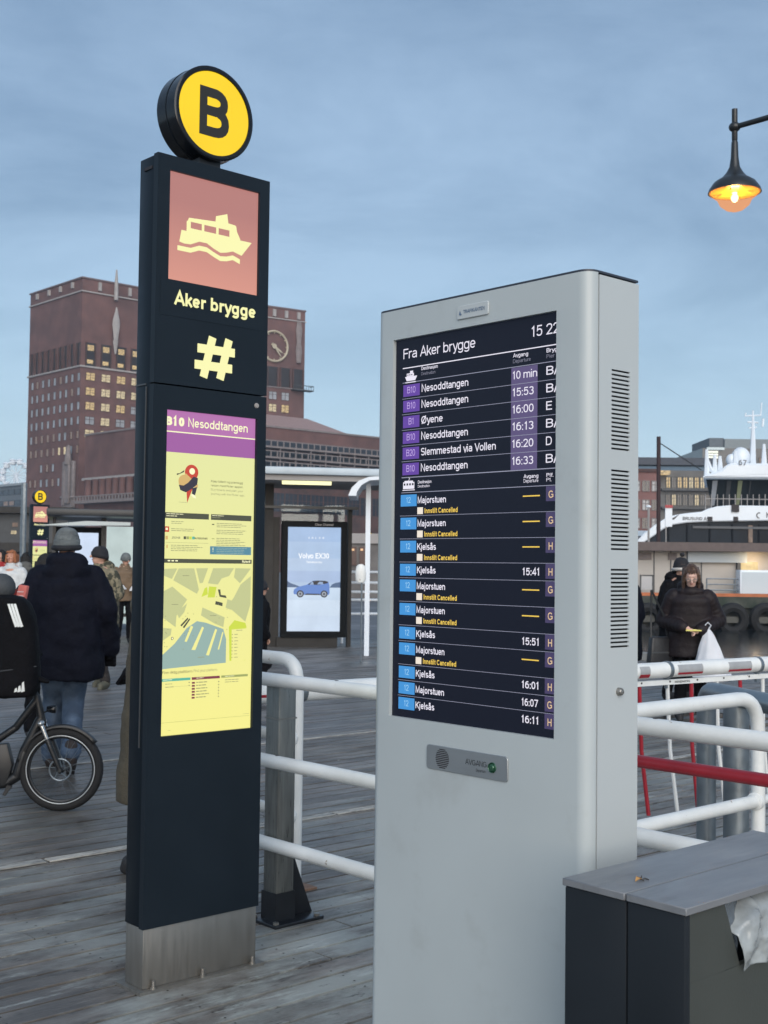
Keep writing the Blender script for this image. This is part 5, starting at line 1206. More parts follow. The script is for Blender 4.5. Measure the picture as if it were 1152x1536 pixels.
b2 = crumple('bag_fold', 24, 24, bagf2, mat('smoky_plastic', (.10, .12, .14), .22, vary=.3, vscale=18, spec=.7), .007, 34, bag, None, 0, 5)
# dead leaf and twigs on the lid
lf = AB(*G(960, 1321, 1.0).xy) if False else G(958, 1322, 1.0)
t = thing('dry_leaf', 'curled brown dry leaf with bits of litter on the bin lid', 'leaf', (lf.x, lf.y, 1.0), RA)
g = MB(); g.add([(-.012, 0, .001), (0, -.005, .006), (.014, .001, .002), (.003, .008, .008), (0, .001, .003)], [(0,1,4), (1,2,4), (2,3,4), (3,0,4)]); g.build('blade', mat('dry_leaf_orange', (.45, .24, .08), .7, vary=.3, vscale=80), t)
for i in range(5):
    a = random.uniform(0, PI); x, y = random.uniform(.0, .035), random.uniform(-.012, .012); g = MB(); g.tube([(x, y, .0015), (x+.009*math.cos(a), y+.009*math.sin(a), .003)], .0012, 5); g.build('twig', mat('dark_twig', (.05, .045, .04), .8), t)

# ------------------------------------------------------------------ railings and barrier in front
def pipe(path, r, name, m, par, n=14): g = MB(); g.tube(path, r, n); return g.build(name, m, par, smooth=True)
def bend(p, c, q, r=.12, n=7):
    """corner p-c-q rounded"""
    p, c, q = Vector(p), Vector(c), Vector(q); a = c+(p-c).normalized()*r; b = c+(q-c).normalized()*r
    return [p] + [a*(1-s)**2 + c*2*s*(1-s) + b*s*s for s in [i/n for i in range(n+1)]] + [q]
ra = .030
t = thing('rail_fence', 'white three-rail pipe fence running from the pylon behind the grey kiosk', 'railing', tuple(AB(3.38, 0)), RA)
for z_ in (1.085, .725, .362): pipe([(0, -1.2, z_), (0, 5.0, z_)], ra, 'rail', M_WHITE, t)
for y_ in (-1.1, 4.95): pipe([(0, y_, 0), (0, y_, 1.08)], ra, 'post', M_WHITE, t)
for y_, z_ in ((3.2, 1.115), (4.0, 1.115), (4.4, .755), (3.4, .755), (3.6, .392), (2.4, 1.115), (4.6, .392)): g = MB(); g.box(-.006, .006, y_-.006, y_+.006, z_-.004, z_+.001); g.build('drain_hole', M_SLOT, t)
t = thing('red_bar', 'red painted pipe bar running level behind the kiosk toward the right edge', 'barrier bar', tuple(AB(3.46, 0)), RA)
pipe([(0, -1.2, .955), (0, 3.35, .955)], .021, 'bar', M_RED, t); pipe([(0, 3.3, 0), (0, 3.3, .97)], .03, 'post', M_WHITE, t); pipe([(0, -1.15, 0), (0, -1.15, .97)], .03, 'post', M_WHITE, t)
t = thing('hoop_rail', 'white bent pipe hoop railing with lower rail, right of the kiosk', 'railing', tuple(AB(0, 3.17)), RA)
pipe(bend((3.55, 0, 1.0), (5.28, 0, 1.0), (5.28, 0, 0), .17), .033, 'hoop', M_WHITE, t); pipe([(3.55, 0, .515), (5.25, 0, .515)], .030, 'lower_rail', M_WHITE, t); pipe([(3.58, 0, 0), (3.58, 0, 1.0)], .033, 'post', M_WHITE, t)
g = MB(); g.lathe([(.033, 0), (.042, .006), (.042, .03), (.036, .036)], (5.24, 0, .515), 14, axis='x'); g.build('collar', M_WHITE, t, smooth=True)
g = MB(); g.box(4.29, 4.30, -.006, .006, 1.030, 1.0345); g.box(4.29, 4.30, -.006, .006, .543, .5465); g.build('drain_hole', M_SLOT, t)
pipe([(5.28, 0, .515), (6.6, 0, .515)], .022, 'lower_rail', M_WHITE, t)
gp = AB(6.24, 4.08); t = thing('steel_hoop', 'galvanised steel hoop barrier with twin uprights behind the white hoop railing', 'barrier', tuple(gp), 0)
dd = Vector((math.sin(R(-12.5)), math.cos(R(-12.5)), 0))*-1
pipe(bend((0, 0, 0), (0, 0, .90), tuple(dd*2.1+Vector((0, 0, .90))), .10), .055, 'hoop', M_GALV, t); pipe([tuple(dd*.35+Vector((.0, 0, 0))), tuple(dd*.35+Vector((.0, 0, .86)))], .07, 'upright', M_GALV, t); pipe([tuple(dd*2.05), tuple(dd*2.05+Vector((0, 0, .90)))], .055, 'upright', M_GALV, t)
pipe([(.33, .1, 0), (.33, .1, .85)], .03, 'slim_upright', M_GALV, t)
# left: square steel post with gusseted foot
sp_ = AB(3.475, 4.375) + Vector((-.085, 0, 0)); t = thing('steel_post', 'square galvanised steel post with black gusseted foot beside the pylon', 'post', tuple(sp_), RA)
g = MB(); g.box(0, .1, 0, .1, .016, 1.06); g.build('column', mat('streaked_steel', (.20, .20, .185), .4, .7, vary=.28, vscale=9, stretch=(8, 8, .7), rvary=.15), t, bevel=.01)
g = MB(); g.box(-.04, .235, -.05, .15, 0, .016); pltm = mat('black_bitumen', (.010, .011, .014), .28, vary=.3, vscale=12, spec=.6); pt = g.build('base_plate', pltm, t, bevel=.003)
g = MB(); g.prism([(.1025, .0165), (.235, .0165), (.1025, .34)], .035, .049); g.build('gusset', pltm, t, bevel=.002); 
g = MB(); g.box(-.004, .104, -.004, .104, .0165, .14); g.build('tarred_sleeve', pltm, t)
g = MB(); g.box(-.002, .102, -.002, .102, .905, .912); g.build('clamp_band', M_STEEL, t)
for x, y in ((-.022, -.03), (.21, -.03), (-.022, .13), (.21, .13)): g = MB(); g.lathe([(.014, 0), (.014, .01), (.0, .011)], (x, y, .0162), 6); g.build('bolt', M_STEEL, t)
t = thing('hoop_rail', 'white bent pipe railing with rusty foot, mostly hidden behind the black pylon', 'railing', tuple(AB(3.86, 4.87)), RA)
pipe(bend((0, 0, 0), (0, 0, 1.125), (0, 1.3, 1.125), .12), .034, 'hoop', M_WHITE, t)
for z_ in (.74, .365): pipe([(0, 0, z_), (0, 1.3, z_)], .030, 'rail', M_WHITE, t); g = MB(); g.ell((-.035, 0, z_), (.035, .04, .045)); g.build('rail_stub', M_WHITE, t, smooth=True)
g = MB(); g.box(-.07, .09, -.07, .06, .0, .012); g.build('foot_plate', mat('rusty_plate', (.20, .12, .08), .8, vary=.3, vscale=20), t, bevel=.002)
pipe([(0, 1.27, 0), (0, 1.27, 1.12)], .034, 'post', M_WHITE, t)
# long boom with hanging skirt
q0, q1 = Vector((*AB(3.3, 5.08).xy, .95)), Vector((*AB(8.9, 4.40).xy, .96)); bd_ = (q1-q0).xy.normalized(); bl_ = (q1-q0).length
t = thing('boom_barrier', 'long white boom barrier with red and grey reflectors and hanging rods', 'barrier', (q0.x, q0.y, 0), math.atan2(bd_.y, bd_.x))
pipe([(0, 0, .95), (bl_, 0, .96)], .050, 'boom', M_WHITE, t, 18)
M_REFL = mat('grey_reflector', (.34, .345, .35), .4, vary=.1, vscale=20)
def at_x(px): 
    pl = Plane((q0.x, q0.y, 0), (bd_.x, bd_.y, 0)); return pl.at(px, 1010)[0]
def patch(px0, px1, a0, a1, name, m, r=.0512):
    x0, x1 = at_x(px0), at_x(px1); g = MB(); n_ = 8
    for i in range(n_):
        qa, qb = R(a0+(a1-a0)*i/n_), R(a0+(a1-a0)*(i+1)/n_); zc = .955
        g.add([(x0, -r*math.cos(qa), zc+r*math.sin(qa)), (x1, -r*math.cos(qa), zc+r*math.sin(qa)), (x1, -r*math.cos(qb), zc+r*math.sin(qb)), (x0, -r*math.cos(qb), zc+r*math.sin(qb))], [(0,1,2,3)])
    g.build(name, m, t, smooth=True)
for a_, b_ in ((952, 967), (1009, 1046), (1085, 1119)): patch(a_, b_, -18, 40, 'reflector', M_REFL); patch(a_, b_, -50 if a_ < 960 else -36, -18.5, 'red_band', M_RED)
patch(300, 415, -60, -5, 'red_band', M_RED); patch(507, 700, -60, -5, 'red_band', M_RED)
for px in (1000, 1135, 452): g = MB(); x = at_x(px); g.lathe([(.050, -.014), (.057, -.012), (.057, .012), (.050, .014)], (x, 0, .955), 18, axis='x'); g.box(x-.012, x+.012, -.01, .01, .84, .9); g.build('clamp', M_GALV, t, smooth=True)
xs = at_x(940); g = MB(); g.box(xs, bl_, -.012, .012, .862, .893); hr = g.build('hanger_rail', M_WHITE, t)
g = MB(); x = at_x(1010); g.text('HINDMON', x, .871, .014, -.0135, 0, .02, width=.14); g.build('hanger_lettering', M_BLACK, hr)
rods = [(959, 979, 1), (1001, 1022, 0), (1037, 1052, 1), (1075, 1092, 0), (1110, 1128, 1), (1144, 1158, 0), (1180, 1192, 1)]
for a_, b_, rd in rods:
    x0_ = at_x(a_); x1_ = x0_ + (at_x(b_)-at_x(a_))*.9; g = MB(); g.tube([(x0_, 0, .86), (x0_+(x1_-x0_)*.5, .03, .45), (x1_, .02, .05)], .013, 8); g.build('rod', M_RED if rd else M_WHITE, t, smooth=True)
for i in range(11): g = MB(); x = xs+.12+i*.26; g.lathe([(0, -.016), (.006, -.015), (.007, -.0125)], (x, 0, .882), 8, axis='y'); g.build('rivet', M_SLOT, hr)
g = MB(); g.box(bl_-.15, bl_+.25, -.2, .2, 0, 1.05); g.build('drive_housing', M_GALV, t, bevel=.02)

# ------------------------------------------------------------------ hanging street lamp
LY = 12.8; Lp = D(1102, 290, LY)
t = thing('street_lamp', 'black bell shaped street lamp glowing amber, hanging from an arm at the upper right', 'street lamp', (Lp.x, Lp.y, 0), RK)
zz = Lp.z; sc = LY/FPX
h = lambda py: (290-py)*sc
M_LAMPB = mat('lamp_black', (.016, .018, .02), .35, vary=.1)
g = MB(); prf = [(.022, h(160)), (.030, h(160)-.003), (.030, h(208)), (.026, h(209)), (.034, h(212)), (.040, h(235)), (.055, h(250)), (.085, h(258)), (.13, h(266)), (.155, h(268)), (.215, h(274)), (.262, h(284)), (.272, h(289)), (.262, h(289)), (.20, h(279)), (.10, h(272)), (.02, h(270))]
g.lathe(prf, (0, 0, zz), 32); g.build('shade', M_LAMPB, t, smooth=True)
g = MB(); g.ell((0, 0, zz+h(188)), (.062, .062, .052), 18, 12); g.build('knuckle', M_LAMPB, t, smooth=True)
def amber(name, c, k, al):
    m = bpy.data.materials.new(name); m.use_nodes = True; q = m.node_tree; q.nodes.remove(q.nodes['Principled BSDF'])
    tr = q.nodes.new('ShaderNodeBsdfTransparent'); tr.inputs[0].default_value = (1, .88, .78, 1); em = q.nodes.new('ShaderNodeEmission'); em.inputs[0].default_value = (*lin(c), 1); em.inputs[1].default_value = k/2**EXPO
    mi = q.nodes.new('ShaderNodeMixShader'); mi.inputs[0].default_value = al; q.links.new(tr.outputs[0], mi.inputs[1]); q.links.new(em.outputs[0], mi.inputs[2]); q.links.new(mi.outputs[0], q.nodes['Material Output'].inputs[0]); return m
g = MB(); g.lathe([(.262, h(288)), (.255, h(290)), (.205, h(296)), (.185, h(297)), (.15, h(308)), (.09, h(315)), (.03, h(318)), (0, h(318.5))], (0, 0, zz), 32); g.build('glass_bowl', amber('amber_glass', (255, 170, 96), 1.0, .46), t, smooth=True)
g = MB(); g.lathe([(.245, h(289)), (.20, h(280)), (.10, h(274)), (.0, h(273))], (0, 0, zz), 32); g.build('reflector', mat('warm_reflector', (.80, .36, .03), .3, .3, vary=.3, vscale=14), t, smooth=True)
g = MB(); g.ell((0, 0, zz+h(297)), (.038, .038, .045), 14, 10); g.lathe([(.028, h(290)), (.028, h(276))], (0, 0, zz), 12); g.build('bulb', glow('hot_bulb', (255, 236, 170), 6), t, smooth=True)
for q in range(4): a = q*PI/2+.3; g = MB(); g.tube([(.03*math.cos(a), .03*math.sin(a), zz+h(283)), (.19*math.cos(a), .19*math.sin(a), zz+h(292))], .006, 6); g.build('bowl_bracket', mat('bracket_bronze', (.3, .16, .04), .4, .5), t)
pipe([(0, 0, zz+h(188)), (2.3, 0, zz+h(188))], [.028, .036], 'arm', M_LAMPB, t); pipe([(2.3, 0, 0), (2.3, 0, 3), (2.3, 0, zz+1.3)], [.09, .07, .05], 'pole', M_LAMPB, t)
g = MB(); g.lathe([(.16, 0), (.16, .1), (.11, .2), (.1, .8), (.09, .85)], (2.3, 0, 0), 16); g.build('pole_base', M_LAMPB, t, smooth=True)
pl = bpy.data.lights.new('lamp_bulb', 'POINT'); pl.energy = 16; pl.color = (1, .62, .2); pl.shadow_soft_size = .05; po = bpy.data.objects.new('lamp_bulb', pl); COL.objects.link(po); po.parent = t; po.location = (0, 0, zz+h(306))

# ------------------------------------------------------------------ people
SKIN = mat('skin', (.52, .30, .22), .5, vary=.06, vscale=8); M_EYE = mat('eye_dark', (.02, .015, .012), .2); M_LIP = mat('lips', (.42, .16, .14), .5)
def cloth(name, c, bump=.25, bs=60, vary=.18, rough=.75, **k): return mat(name, c, rough, vary=vary, vscale=9, bump=bump, bscale=bs, **k)
M_SHOE = cloth('dark_shoe', (.02, .02, .022)); 
def person(name, label, cat, loc, yaw, H, pose, wear, group=None):
    """local frame: +y is the way the person faces, x to their right, z up.
    pose: hips shift, legs [(knee, ankle)] and arms [(elbow, wrist)], lean, head tilt"""
    t = thing(name, label, cat, loc, yaw, group); k = H/1.72
    P = lambda *a: Vector(a)*k
    lean = pose.get('lean', 0); hx = pose.get('hip', (0, 0, .92)); hip = P(*hx)
    sh = P(hx[0], hx[1]+lean, hx[2]+.50); nk = sh+P(0, lean*.25, .07); tilt = pose.get('tilt', 0); turn = pose.get('turn', 0)
    hd = nk + P(0, .025+math.sin(tilt)*.12, .155*math.cos(tilt)*1.0)
    Rm = Matrix.Rotation(turn, 3, 'Z') @ Matrix.Rotation(-tilt, 3, 'X'); hp = lambda x, y, z: hd + Rm @ P(x, y, z)
    legs = pose['legs']; arms = pose['arms']; wr = [P(*a[1]) for a in arms]; el = [P(*a[0]) for a in arms]
    shd = [sh+P(s*.185, 0, -.02) for s in (-1, 1)]; hj = [hip+P(s*.095, 0, -.03) for s in (-1, 1)]
    g = MB()
    g.ell(hd, (.072*k, .092*k, .108*k), 16, 12, rot=Rm); g.ell(hp(0, .035, -.065), (.050*k, .052*k, .052*k), 12, 8, rot=Rm)
    g.cap(hp(0, .088, .012), hp(0, .110, -.018), .010*k, .016*k, 8); g.ell(hp(0, .074, .045), (.05*k, .02*k, .012*k), 10, 6, rot=Rm)
    for s in (-1, 1): g.ell(hp(s*.074, 0, -.005), (.012*k, .018*k, .03*k), 8, 6, rot=Rm); g.ell(hp(s*.036, .07, -.02), (.02*k, .018*k, .018*k), 8, 6, rot=Rm)
    g.cap(hd-P(0, .01, .06), sh-P(0, 0, .02), .052*k, .058*k)
    g.chain([sh, (sh+hip)/2, hip], [.13*k, .115*k, .125*k], 16)
    g.cap(shd[0], shd[1], .06*k, .06*k)
    for i in (0, 1):
        g.cap(shd[i], el[i], .048*k, .040*k); g.cap(el[i], wr[i], .038*k, .027*k)
        kn, an = P(*legs[i][0]), P(*legs[i][1]); g.cap(hj[i], kn, .082*k, .052*k); g.cap(kn, an, .052*k, .036*k)
        f = (wr[i]-el[i]).normalized(); hdir = Vector(arms[i][2]).normalized() if len(arms[i]) > 2 else f; palm = wr[i]+hdir*.055*k
        side = hdir.cross(Vector((0, 0, 1))); side = side.normalized() if side.length > .1 else Vector((0, 1, 0)); dn = side.cross(hdir).normalized()*(-1)
        if dn.z > 0: dn = -dn
        if wear.get('gloves'): continue
        g.cap(wr[i], palm, .024*k, .030*k); g.cap(palm-side*.018*k, palm+side*.018*k, .018*k, .018*k)
        for j in range(4):
            b0 = palm+hdir*.02*k+side*(j-1.5)*.019*k; L = (.034, .040, .037, .028)[j]*k; b1 = b0+hdir*L; b2 = b1+(hdir*.6+dn*.8).normalized()*L*.9
            g.chain([b0, b1, b2], [.0095*k, .009*k, .0078*k], 8)
        s = 1 if i == 0 else -1; b0 = wr[i]+hdir*.025*k+side*s*.02*k; b1 = b0+(hdir*.5+side*s*.8+dn*.3).normalized()*.038*k; b2 = b1+(hdir+dn*.4).normalized()*.03*k; g.chain([b0, b1, b2], [.012*k, .010*k, .009*k], 8)
    body = organic('body', g, wear.get('skin', SKIN), t, .0085*k, 2)
    for s in (-1, 1): g = MB(); g.ell(hp(s*.033, .084, .012), (.011*k, .007*k, .006*k), 10, 6, rot=Rm); g.build('eye', M_EYE, body, smooth=True)
    g = MB(); g.ell(hp(0, .088, -.052), (.022*k, .008*k, .006*k), 10, 6, rot=Rm); g.build('mouth', M_LIP, body, smooth=True)
    # trousers
    g = MB(); tr = wear['trousers']; wd = wear.get('leg', 1.0)
    g.ell(hip-P(0, 0, .0), (.165*k, .135*k, .14*k))
    for i in (0, 1):
        kn, an = P(*legs[i][0]), P(*legs[i][1]); g.cap(hj[i], kn, .098*k*wd, .074*k*wd); g.cap(kn, an+P(0, 0, .0), .074*k*wd, .062*k*wd)
        for q in range(4): pt = an.lerp(kn, .05+.13*q); g.tube([pt+P(0, 0, .006), pt-P(0, 0, .012)], [.062*k*wd+.004*k, .062*k*wd+.011*k], 12)
    organic('trousers', g, tr, t, .014*k, 5, .018*k, .07)
    for i in (0, 1):
        kn, an = P(*legs[i][0]), P(*legs[i][1]); fd = Vector((0, 1, 0)); tp = legs[i][2] if len(legs[i]) > 2 else 0
        fd = Matrix.Rotation(tp, 3, 'X') @ fd; fd = Matrix.Rotation(legs[i][3] if len(legs[i]) > 3 else 0, 3, 'Z') @ fd
        g = MB(); heel = an-P(0, .02, .035); g.cap(heel, heel+fd*.17*k, .048*k, .042*k); g.cap(an+P(0, 0, .05), an-P(0, 0, .02), .05*k, .056*k); g.cap(heel-P(0, 0, .03), heel+fd*.19*k-P(0, 0, .03), .036*k, .034*k)
        organic('shoe', g, wear.get('shoes', M_SHOE), t, .011*k, 2)
    # jacket
    hem = wear.get('hem', .62); w = wear.get('bulk', 1.0); g = MB(); c0 = sh; rings = []; nst = wear.get('quilt', 0); n_ = 40
    bot = P(hx[0], hx[1]*.6, hem)
    for i in range(n_+1):
        u = i/n_; c = c0.lerp(bot, u) if u > .35 else c0.lerp(hip+P(0, 0, .1), u*.9)
        c = c0.lerp(bot, u); c.y = c0.y+(hip.y-c0.y)*min(1, u*1.25); c.x = c0.x+(hip.x-c0.x)*u
        base = .205 if u < .12 else .215-.02*math.sin(min(1, (u-.12)/.5)*PI)*0+wear.get('flare', .02)*u
        if u < .17: base *= .50+.50*math.sin(u/.17*PI/2)
        rip = 1+(.015*abs(math.sin(u*nst*PI)) if nst else .012*math.sin(u*23))
        rings.append((c.x, c.y, c.z+.045*k*(1-u), base*k*w*rip, base*k*w*.74*rip))
    g.loft(rings, 28, pw=.85)
    for i in (0, 1):
        a_, b_, c_ = shd[i]+P(0, 0, -.01), el[i], wr[i]; pts = [a_.lerp(b_, q/6) for q in range(7)] + [b_.lerp(c_, q/6) for q in range(1, 7)]
        for q in range(12):
            r0 = (.088-.0018*q)*k*w; pm = (pts[q]+pts[q+1])/2
            if nst: g.cap(pts[q], pts[q+1], r0*.96, r0*.96, 12); g.cap(pts[q].lerp(pts[q+1], .35), pts[q].lerp(pts[q+1], .65), r0*1.015, r0*1.015, 12)
            else: g.cap(pts[q], pts[q+1], r0, r0*.985, 12)
    if wear.get('hood', 1): g.ell(nk+P(0, -.07, .015), (.150*k, .105*k, .085*k), 16, 10); g.ell(nk+P(0, -.085, -.06), (.17*k, .10*k, .09*k), 16, 10); g.cap(nk+P(-.09, .05, -.045), nk+P(.09, .05, -.045), .05*k, .05*k)
    g.ell(nk-P(0, -.035, .045), (.115*k, .095*k, .075*k), 16, 10)
    g.lathe([(.085*k, 0), (.095*k, .06*k), (.082*k, .145*k)], tuple(nk-P(0, -.01, .09)), 18)
    organic('jacket', g, wear['coat'], t, .0115*k, 3 if nst else 5, wear.get('fold', .022)*k, wear.get('fsize', .09))
    if wear.get('gloves'):
        for i in (0, 1):
            g = MB(); hdir = Vector(arms[i][2]).normalized() if len(arms[i]) > 2 else (wr[i]-el[i]).normalized(); g.cap(wr[i], wr[i]+hdir*.06*k, .042*k, .046*k)
            sd = hdir.cross(Vector((0, 0, 1))); sd = sd.normalized() if sd.length > .1 else Vector((0, 1, 0))
            for j in range(4): b0 = wr[i]+hdir*.075*k+sd*(j-1.5)*.02*k; g.cap(b0, b0+hdir*.05*k+Vector((0, 0, -.02))*k, .017*k, .014*k, 8)
            b0 = wr[i]+hdir*.03*k-sd*.03*k; g.cap(b0, b0+hdir*.04*k-sd*.012*k, .014*k, .012*k, 8)
            organic('glove', g, wear['gloves'], t, .008*k, 2)
    # hat or hair
    ht = wear.get('hat')
    if ht:
        g = MB(); n_ = 12; col, cm = ht[0], ht[1]; ps = []
        for i in range(n_+1): a = PI/2*i/n_; ps.append((math.cos(a), math.sin(a)))
        vs = []; fs = []; nn = 40
        for i, (c, s_) in enumerate(ps):
            for j in range(nn):
                q = 2*PI*j/nn; rb = 1+.018*math.cos(q*20); zz = .125*s_+.0; vs.append(hp(.090*c**.7*rb*math.cos(q), -.006+.106*c**.7*rb*math.sin(q), zz*.92))
        for i in range(n_):
            for j in range(nn): fs.append((i*nn+j, i*nn+(j+1) % nn, (i+1)*nn+(j+1) % nn, (i+1)*nn+j))
        g.add(vs, fs)
        for i in range(2):
            vs = []
            for z_, rr_ in ((-.045, .99), (-.015, 1.045), (.022, 1.03)):
                for j in range(nn): q = 2*PI*j/nn; rb = rr_+.014*math.cos(q*20); vs.append(hp(.090*rb*math.cos(q), -.006+.106*rb*math.sin(q), z_+.004+.02*math.sin(q)))
            fs = [(i2*nn+j, i2*nn+(j+1) % nn, (i2+1)*nn+(j+1) % nn, (i2+1)*nn+j) for i2 in range(2) for j in range(nn)]
            if i == 0: g.add(vs, fs)
        hat = g.build('hat', cm, t, smooth=True)
        hat.modifiers.new('wall', 'SOLIDIFY').thickness = .006
        if len(ht) > 2: g = MB(); g.tube([hp(.090*math.cos(q*PI/12), -.006+.107*math.sin(q*PI/12), -.034+.02*math.sin(q*PI/12)) for q in range(24)], .021*k, 8, closed=True); g.build('hat_band', ht[2], hat, smooth=True)
        if len(ht) > 3: g = MB(); g.ell(hp(0, 0, .15), (.03*k, .03*k, .028*k)); g.build('pompom', ht[3], hat, smooth=True)
    hr = wear.get('hair')
    if hr:
        m_, L = hr; g = MB(); g.ell(hp(0, -.024, .026), (.084*k, .090*k, .104*k), 20, 14, rot=Rm)
        if L:
            for s in (-1, 1):
                for j in range(7): a0 = hp(s*.072, .030-.022*j, .03); a1 = hp(s*(.086-.002*j), .032-.022*j, -.08); a2 = hp(s*(.084), .034-.022*j, -.08)+P(0, -.0, -L+.05); g.chain([a0, a1, a2], [.024*k, .024*k, .012*k], 8)
            for j in range(6): a0 = hp(-.06+.024*j, -.085, .0); g.chain([a0, a0+P(0, -.01, -.1), a0+P(0, 0, -L)], [.03*k, .03*k, .015*k], 8)
            for j in range(5): g.cap(hp(-.05+.025*j, .05, .096), hp(-.056+.028*j, .084, .074), .014*k, .006*k, 8)
        organic('hair', g, m_, t, .008*k, 1, .012*k, .02)
    return t, dict(P=P, hp=hp, sh=sh, hip=hip, wr=wr, el=el, nk=nk, k=k, Rm=Rm, shd=shd)

GREYKNIT = cloth('grey_knit', (.15, .165, .165), 1.0, 55, .4, stretch=(.6, .6, 3.2)); BLACKKNIT = cloth('black_knit', (.014, .014, .018), .6, 130)
NAVYC = cloth('navy_parka_cloth', (.0042, .005, .011), .3, 45, .25, .8, spec=.15); BLACKC = cloth('black_cloth', (.0035, .0035, .005), .3, 50, .25, .8, spec=.15)
JEANS = cloth('blue_denim', (.045, .072, .118), .35, 90, .3, col2=(.09, .13, .19), c2scale=6); BROWNP = cloth('plum_brown_puffer', (.012, .0075, .009), .2, 50, .25, .6, spec=.3)
def foot(px, py): p = G(px, py); return (p.x, p.y, 0)
# man in the navy parka, back to us, walking away
pm_, q = person('person', 'man in long navy hooded parka, grey beanie and blue jeans walking away behind the bicycle', 'person', foot(97, 1158), R(14), 1.80,
    dict(hip=(-.02, 0, .94), lean=.03, tilt=.12, turn=R(-14), legs=[((-.09, .22, .53), (-.10, .20, .09), .1), ((.05, .10, .50), (.04, -.24, .17), -.5)],
         arms=[((-.27, .0, 1.16), (-.25, .10, .90)), ((.27, -.04, 1.17), (.30, .06, .90))]),
    dict(coat=NAVYC, trousers=JEANS, leg=1.12, hat=('b', GREYKNIT, BLACKKNIT), hem=.67, bulk=1.17, flare=.03, fold=.05, fsize=.17, shoes=cloth('brown_black_shoe', (.03, .022, .02)), gloves=BLACKC))
g = MB(); g.tube([q['P'](.17, .02, 1.10), q['P'](.20, -.05, .95), q['P'](.235, -.03, .80)], .012, 6); g.build('pocket_zip', M_GALV, pm_)
# second figure hidden by him: dark hair and hood
person('person', 'person with black hair in black coat, mostly hidden left of the navy parka man', 'person', (foot(62, 1110)[0], foot(62, 1110)[1], 0), R(10), 1.62,
    dict(legs=[((-.1, .1, .5), (-.1, 0, .1)), ((.1, 0, .5), (.1, -.1, .1))], arms=[((-.26, 0, 1.15), (-.24, .1, .9)), ((.26, 0, 1.15), (.24, .1, .9))]),
    dict(coat=BLACKC, trousers=BLACKC, hair=(cloth('black_hair', (.008, .007, .007), .3, 150), .12), hem=.6, bulk=1.1))
# camouflage jacket
CAMO = mat('camouflage_cloth', (.20, .17, .11), .85, vary=.3, vscale=20, col2=(.045, .045, .03), c2lo=.5, c2hi=.52, c2scale=13, bump=.3, bscale=60)
person('person', 'man in camouflage jacket and black cap walking behind the navy parka man', 'person', foot(147, 1032), R(150), 1.76,
    dict(turn=R(-35), legs=[((-.12, .14, .5), (-.14, .02, .1), -.1, .3), ((.10, .10, .5), (.12, -.22, .14), -.4)], arms=[((-.26, -.03, 1.17), (-.20, .15, 1.02)), ((.27, -.03, 1.17), (.24, .16, 1.0))]),
    dict(coat=CAMO, trousers=cloth('brown_black_trousers', (.025, .02, .018)), hat=('c', BLACKKNIT), hem=.75, bulk=1.12, shoes=cloth('olive_boot', (.09, .085, .06))))
# tan padded jacket
person('person', 'man in tan padded jacket and grey beanie standing at the frosted panel of dark shelter', 'person', foot(185, 965), R(205), 1.75,
    dict(tilt=.35, turn=R(20), legs=[((-.1, .05, .5), (-.12, .0, .1)), ((.1, .08, .5), (.13, .02, .1))], arms=[((-.28, .02, 1.15), (-.12, .25, 1.08)), ((.29, .02, 1.15), (.14, .24, 1.10))]),
    dict(coat=cloth('tan_padded', (.15, .10, .06), .15, 50), quilt=9, trousers=BLACKC, hat=('d', GREYKNIT), hem=.82, bulk=1.1, gloves=cloth('white_glove', (.6, .6, .6)), hood=0))
# distant people at the far left
p = D(18, 846, 22); person('person', 'person in white coat with ginger beard at the far left', 'person', (p.x, p.y, 0), R(170), 1.74,
    dict(legs=[((-.1, .1, .5), (-.1, 0, .1)), ((.1, 0, .5), (.1, -.1, .1))], arms=[((-.26, 0, 1.15), (-.2, .16, 1.0)), ((.26, 0, 1.15), (.2, .16, 1.0))]),
    dict(coat=cloth('white_coat', (.55, .56, .56)), trousers=BLACKC, hair=(cloth('ginger_hair', (.28, .10, .04)), .03), hem=.6, skin=mat('ruddy_skin', (.5, .24, .16), .5)))
p = D(2, 842, 24); person('person', 'person in bright red coat cut off by the left edge', 'person', (p.x, p.y, 0), R(160), 1.76,
    dict(legs=[((-.1, .1, .5), (-.1, 0, .1)), ((.1, 0, .5), (.1, -.1, .1))], arms=[((-.26, 0, 1.15), (-.24, .1, .9)), ((.26, 0, 1.15), (.24, .1, .9))]),
    dict(coat=cloth('red_coat', (.30, .012, .015)), trousers=BLACKC, hair=(MATS['black_hair'], .05), hem=.55))
p = D(38, 848, 26); person('person', 'person in grey coat under the tall grey pole at the far left', 'person', (p.x, p.y, 0), R(10), 1.72,
    dict(legs=[((-.1, .1, .5), (-.1, 0, .1)), ((.1, 0, .5), (.1, -.1, .1))], arms=[((-.26, 0, 1.15), (-.24, .1, .9)), ((.26, 0, 1.15), (.24, .1, .9))]),
    dict(coat=cloth('grey_coat', (.10, .10, .095)), trousers=BLACKC, hair=(MATS['black_hair'], .05), hem=.6))
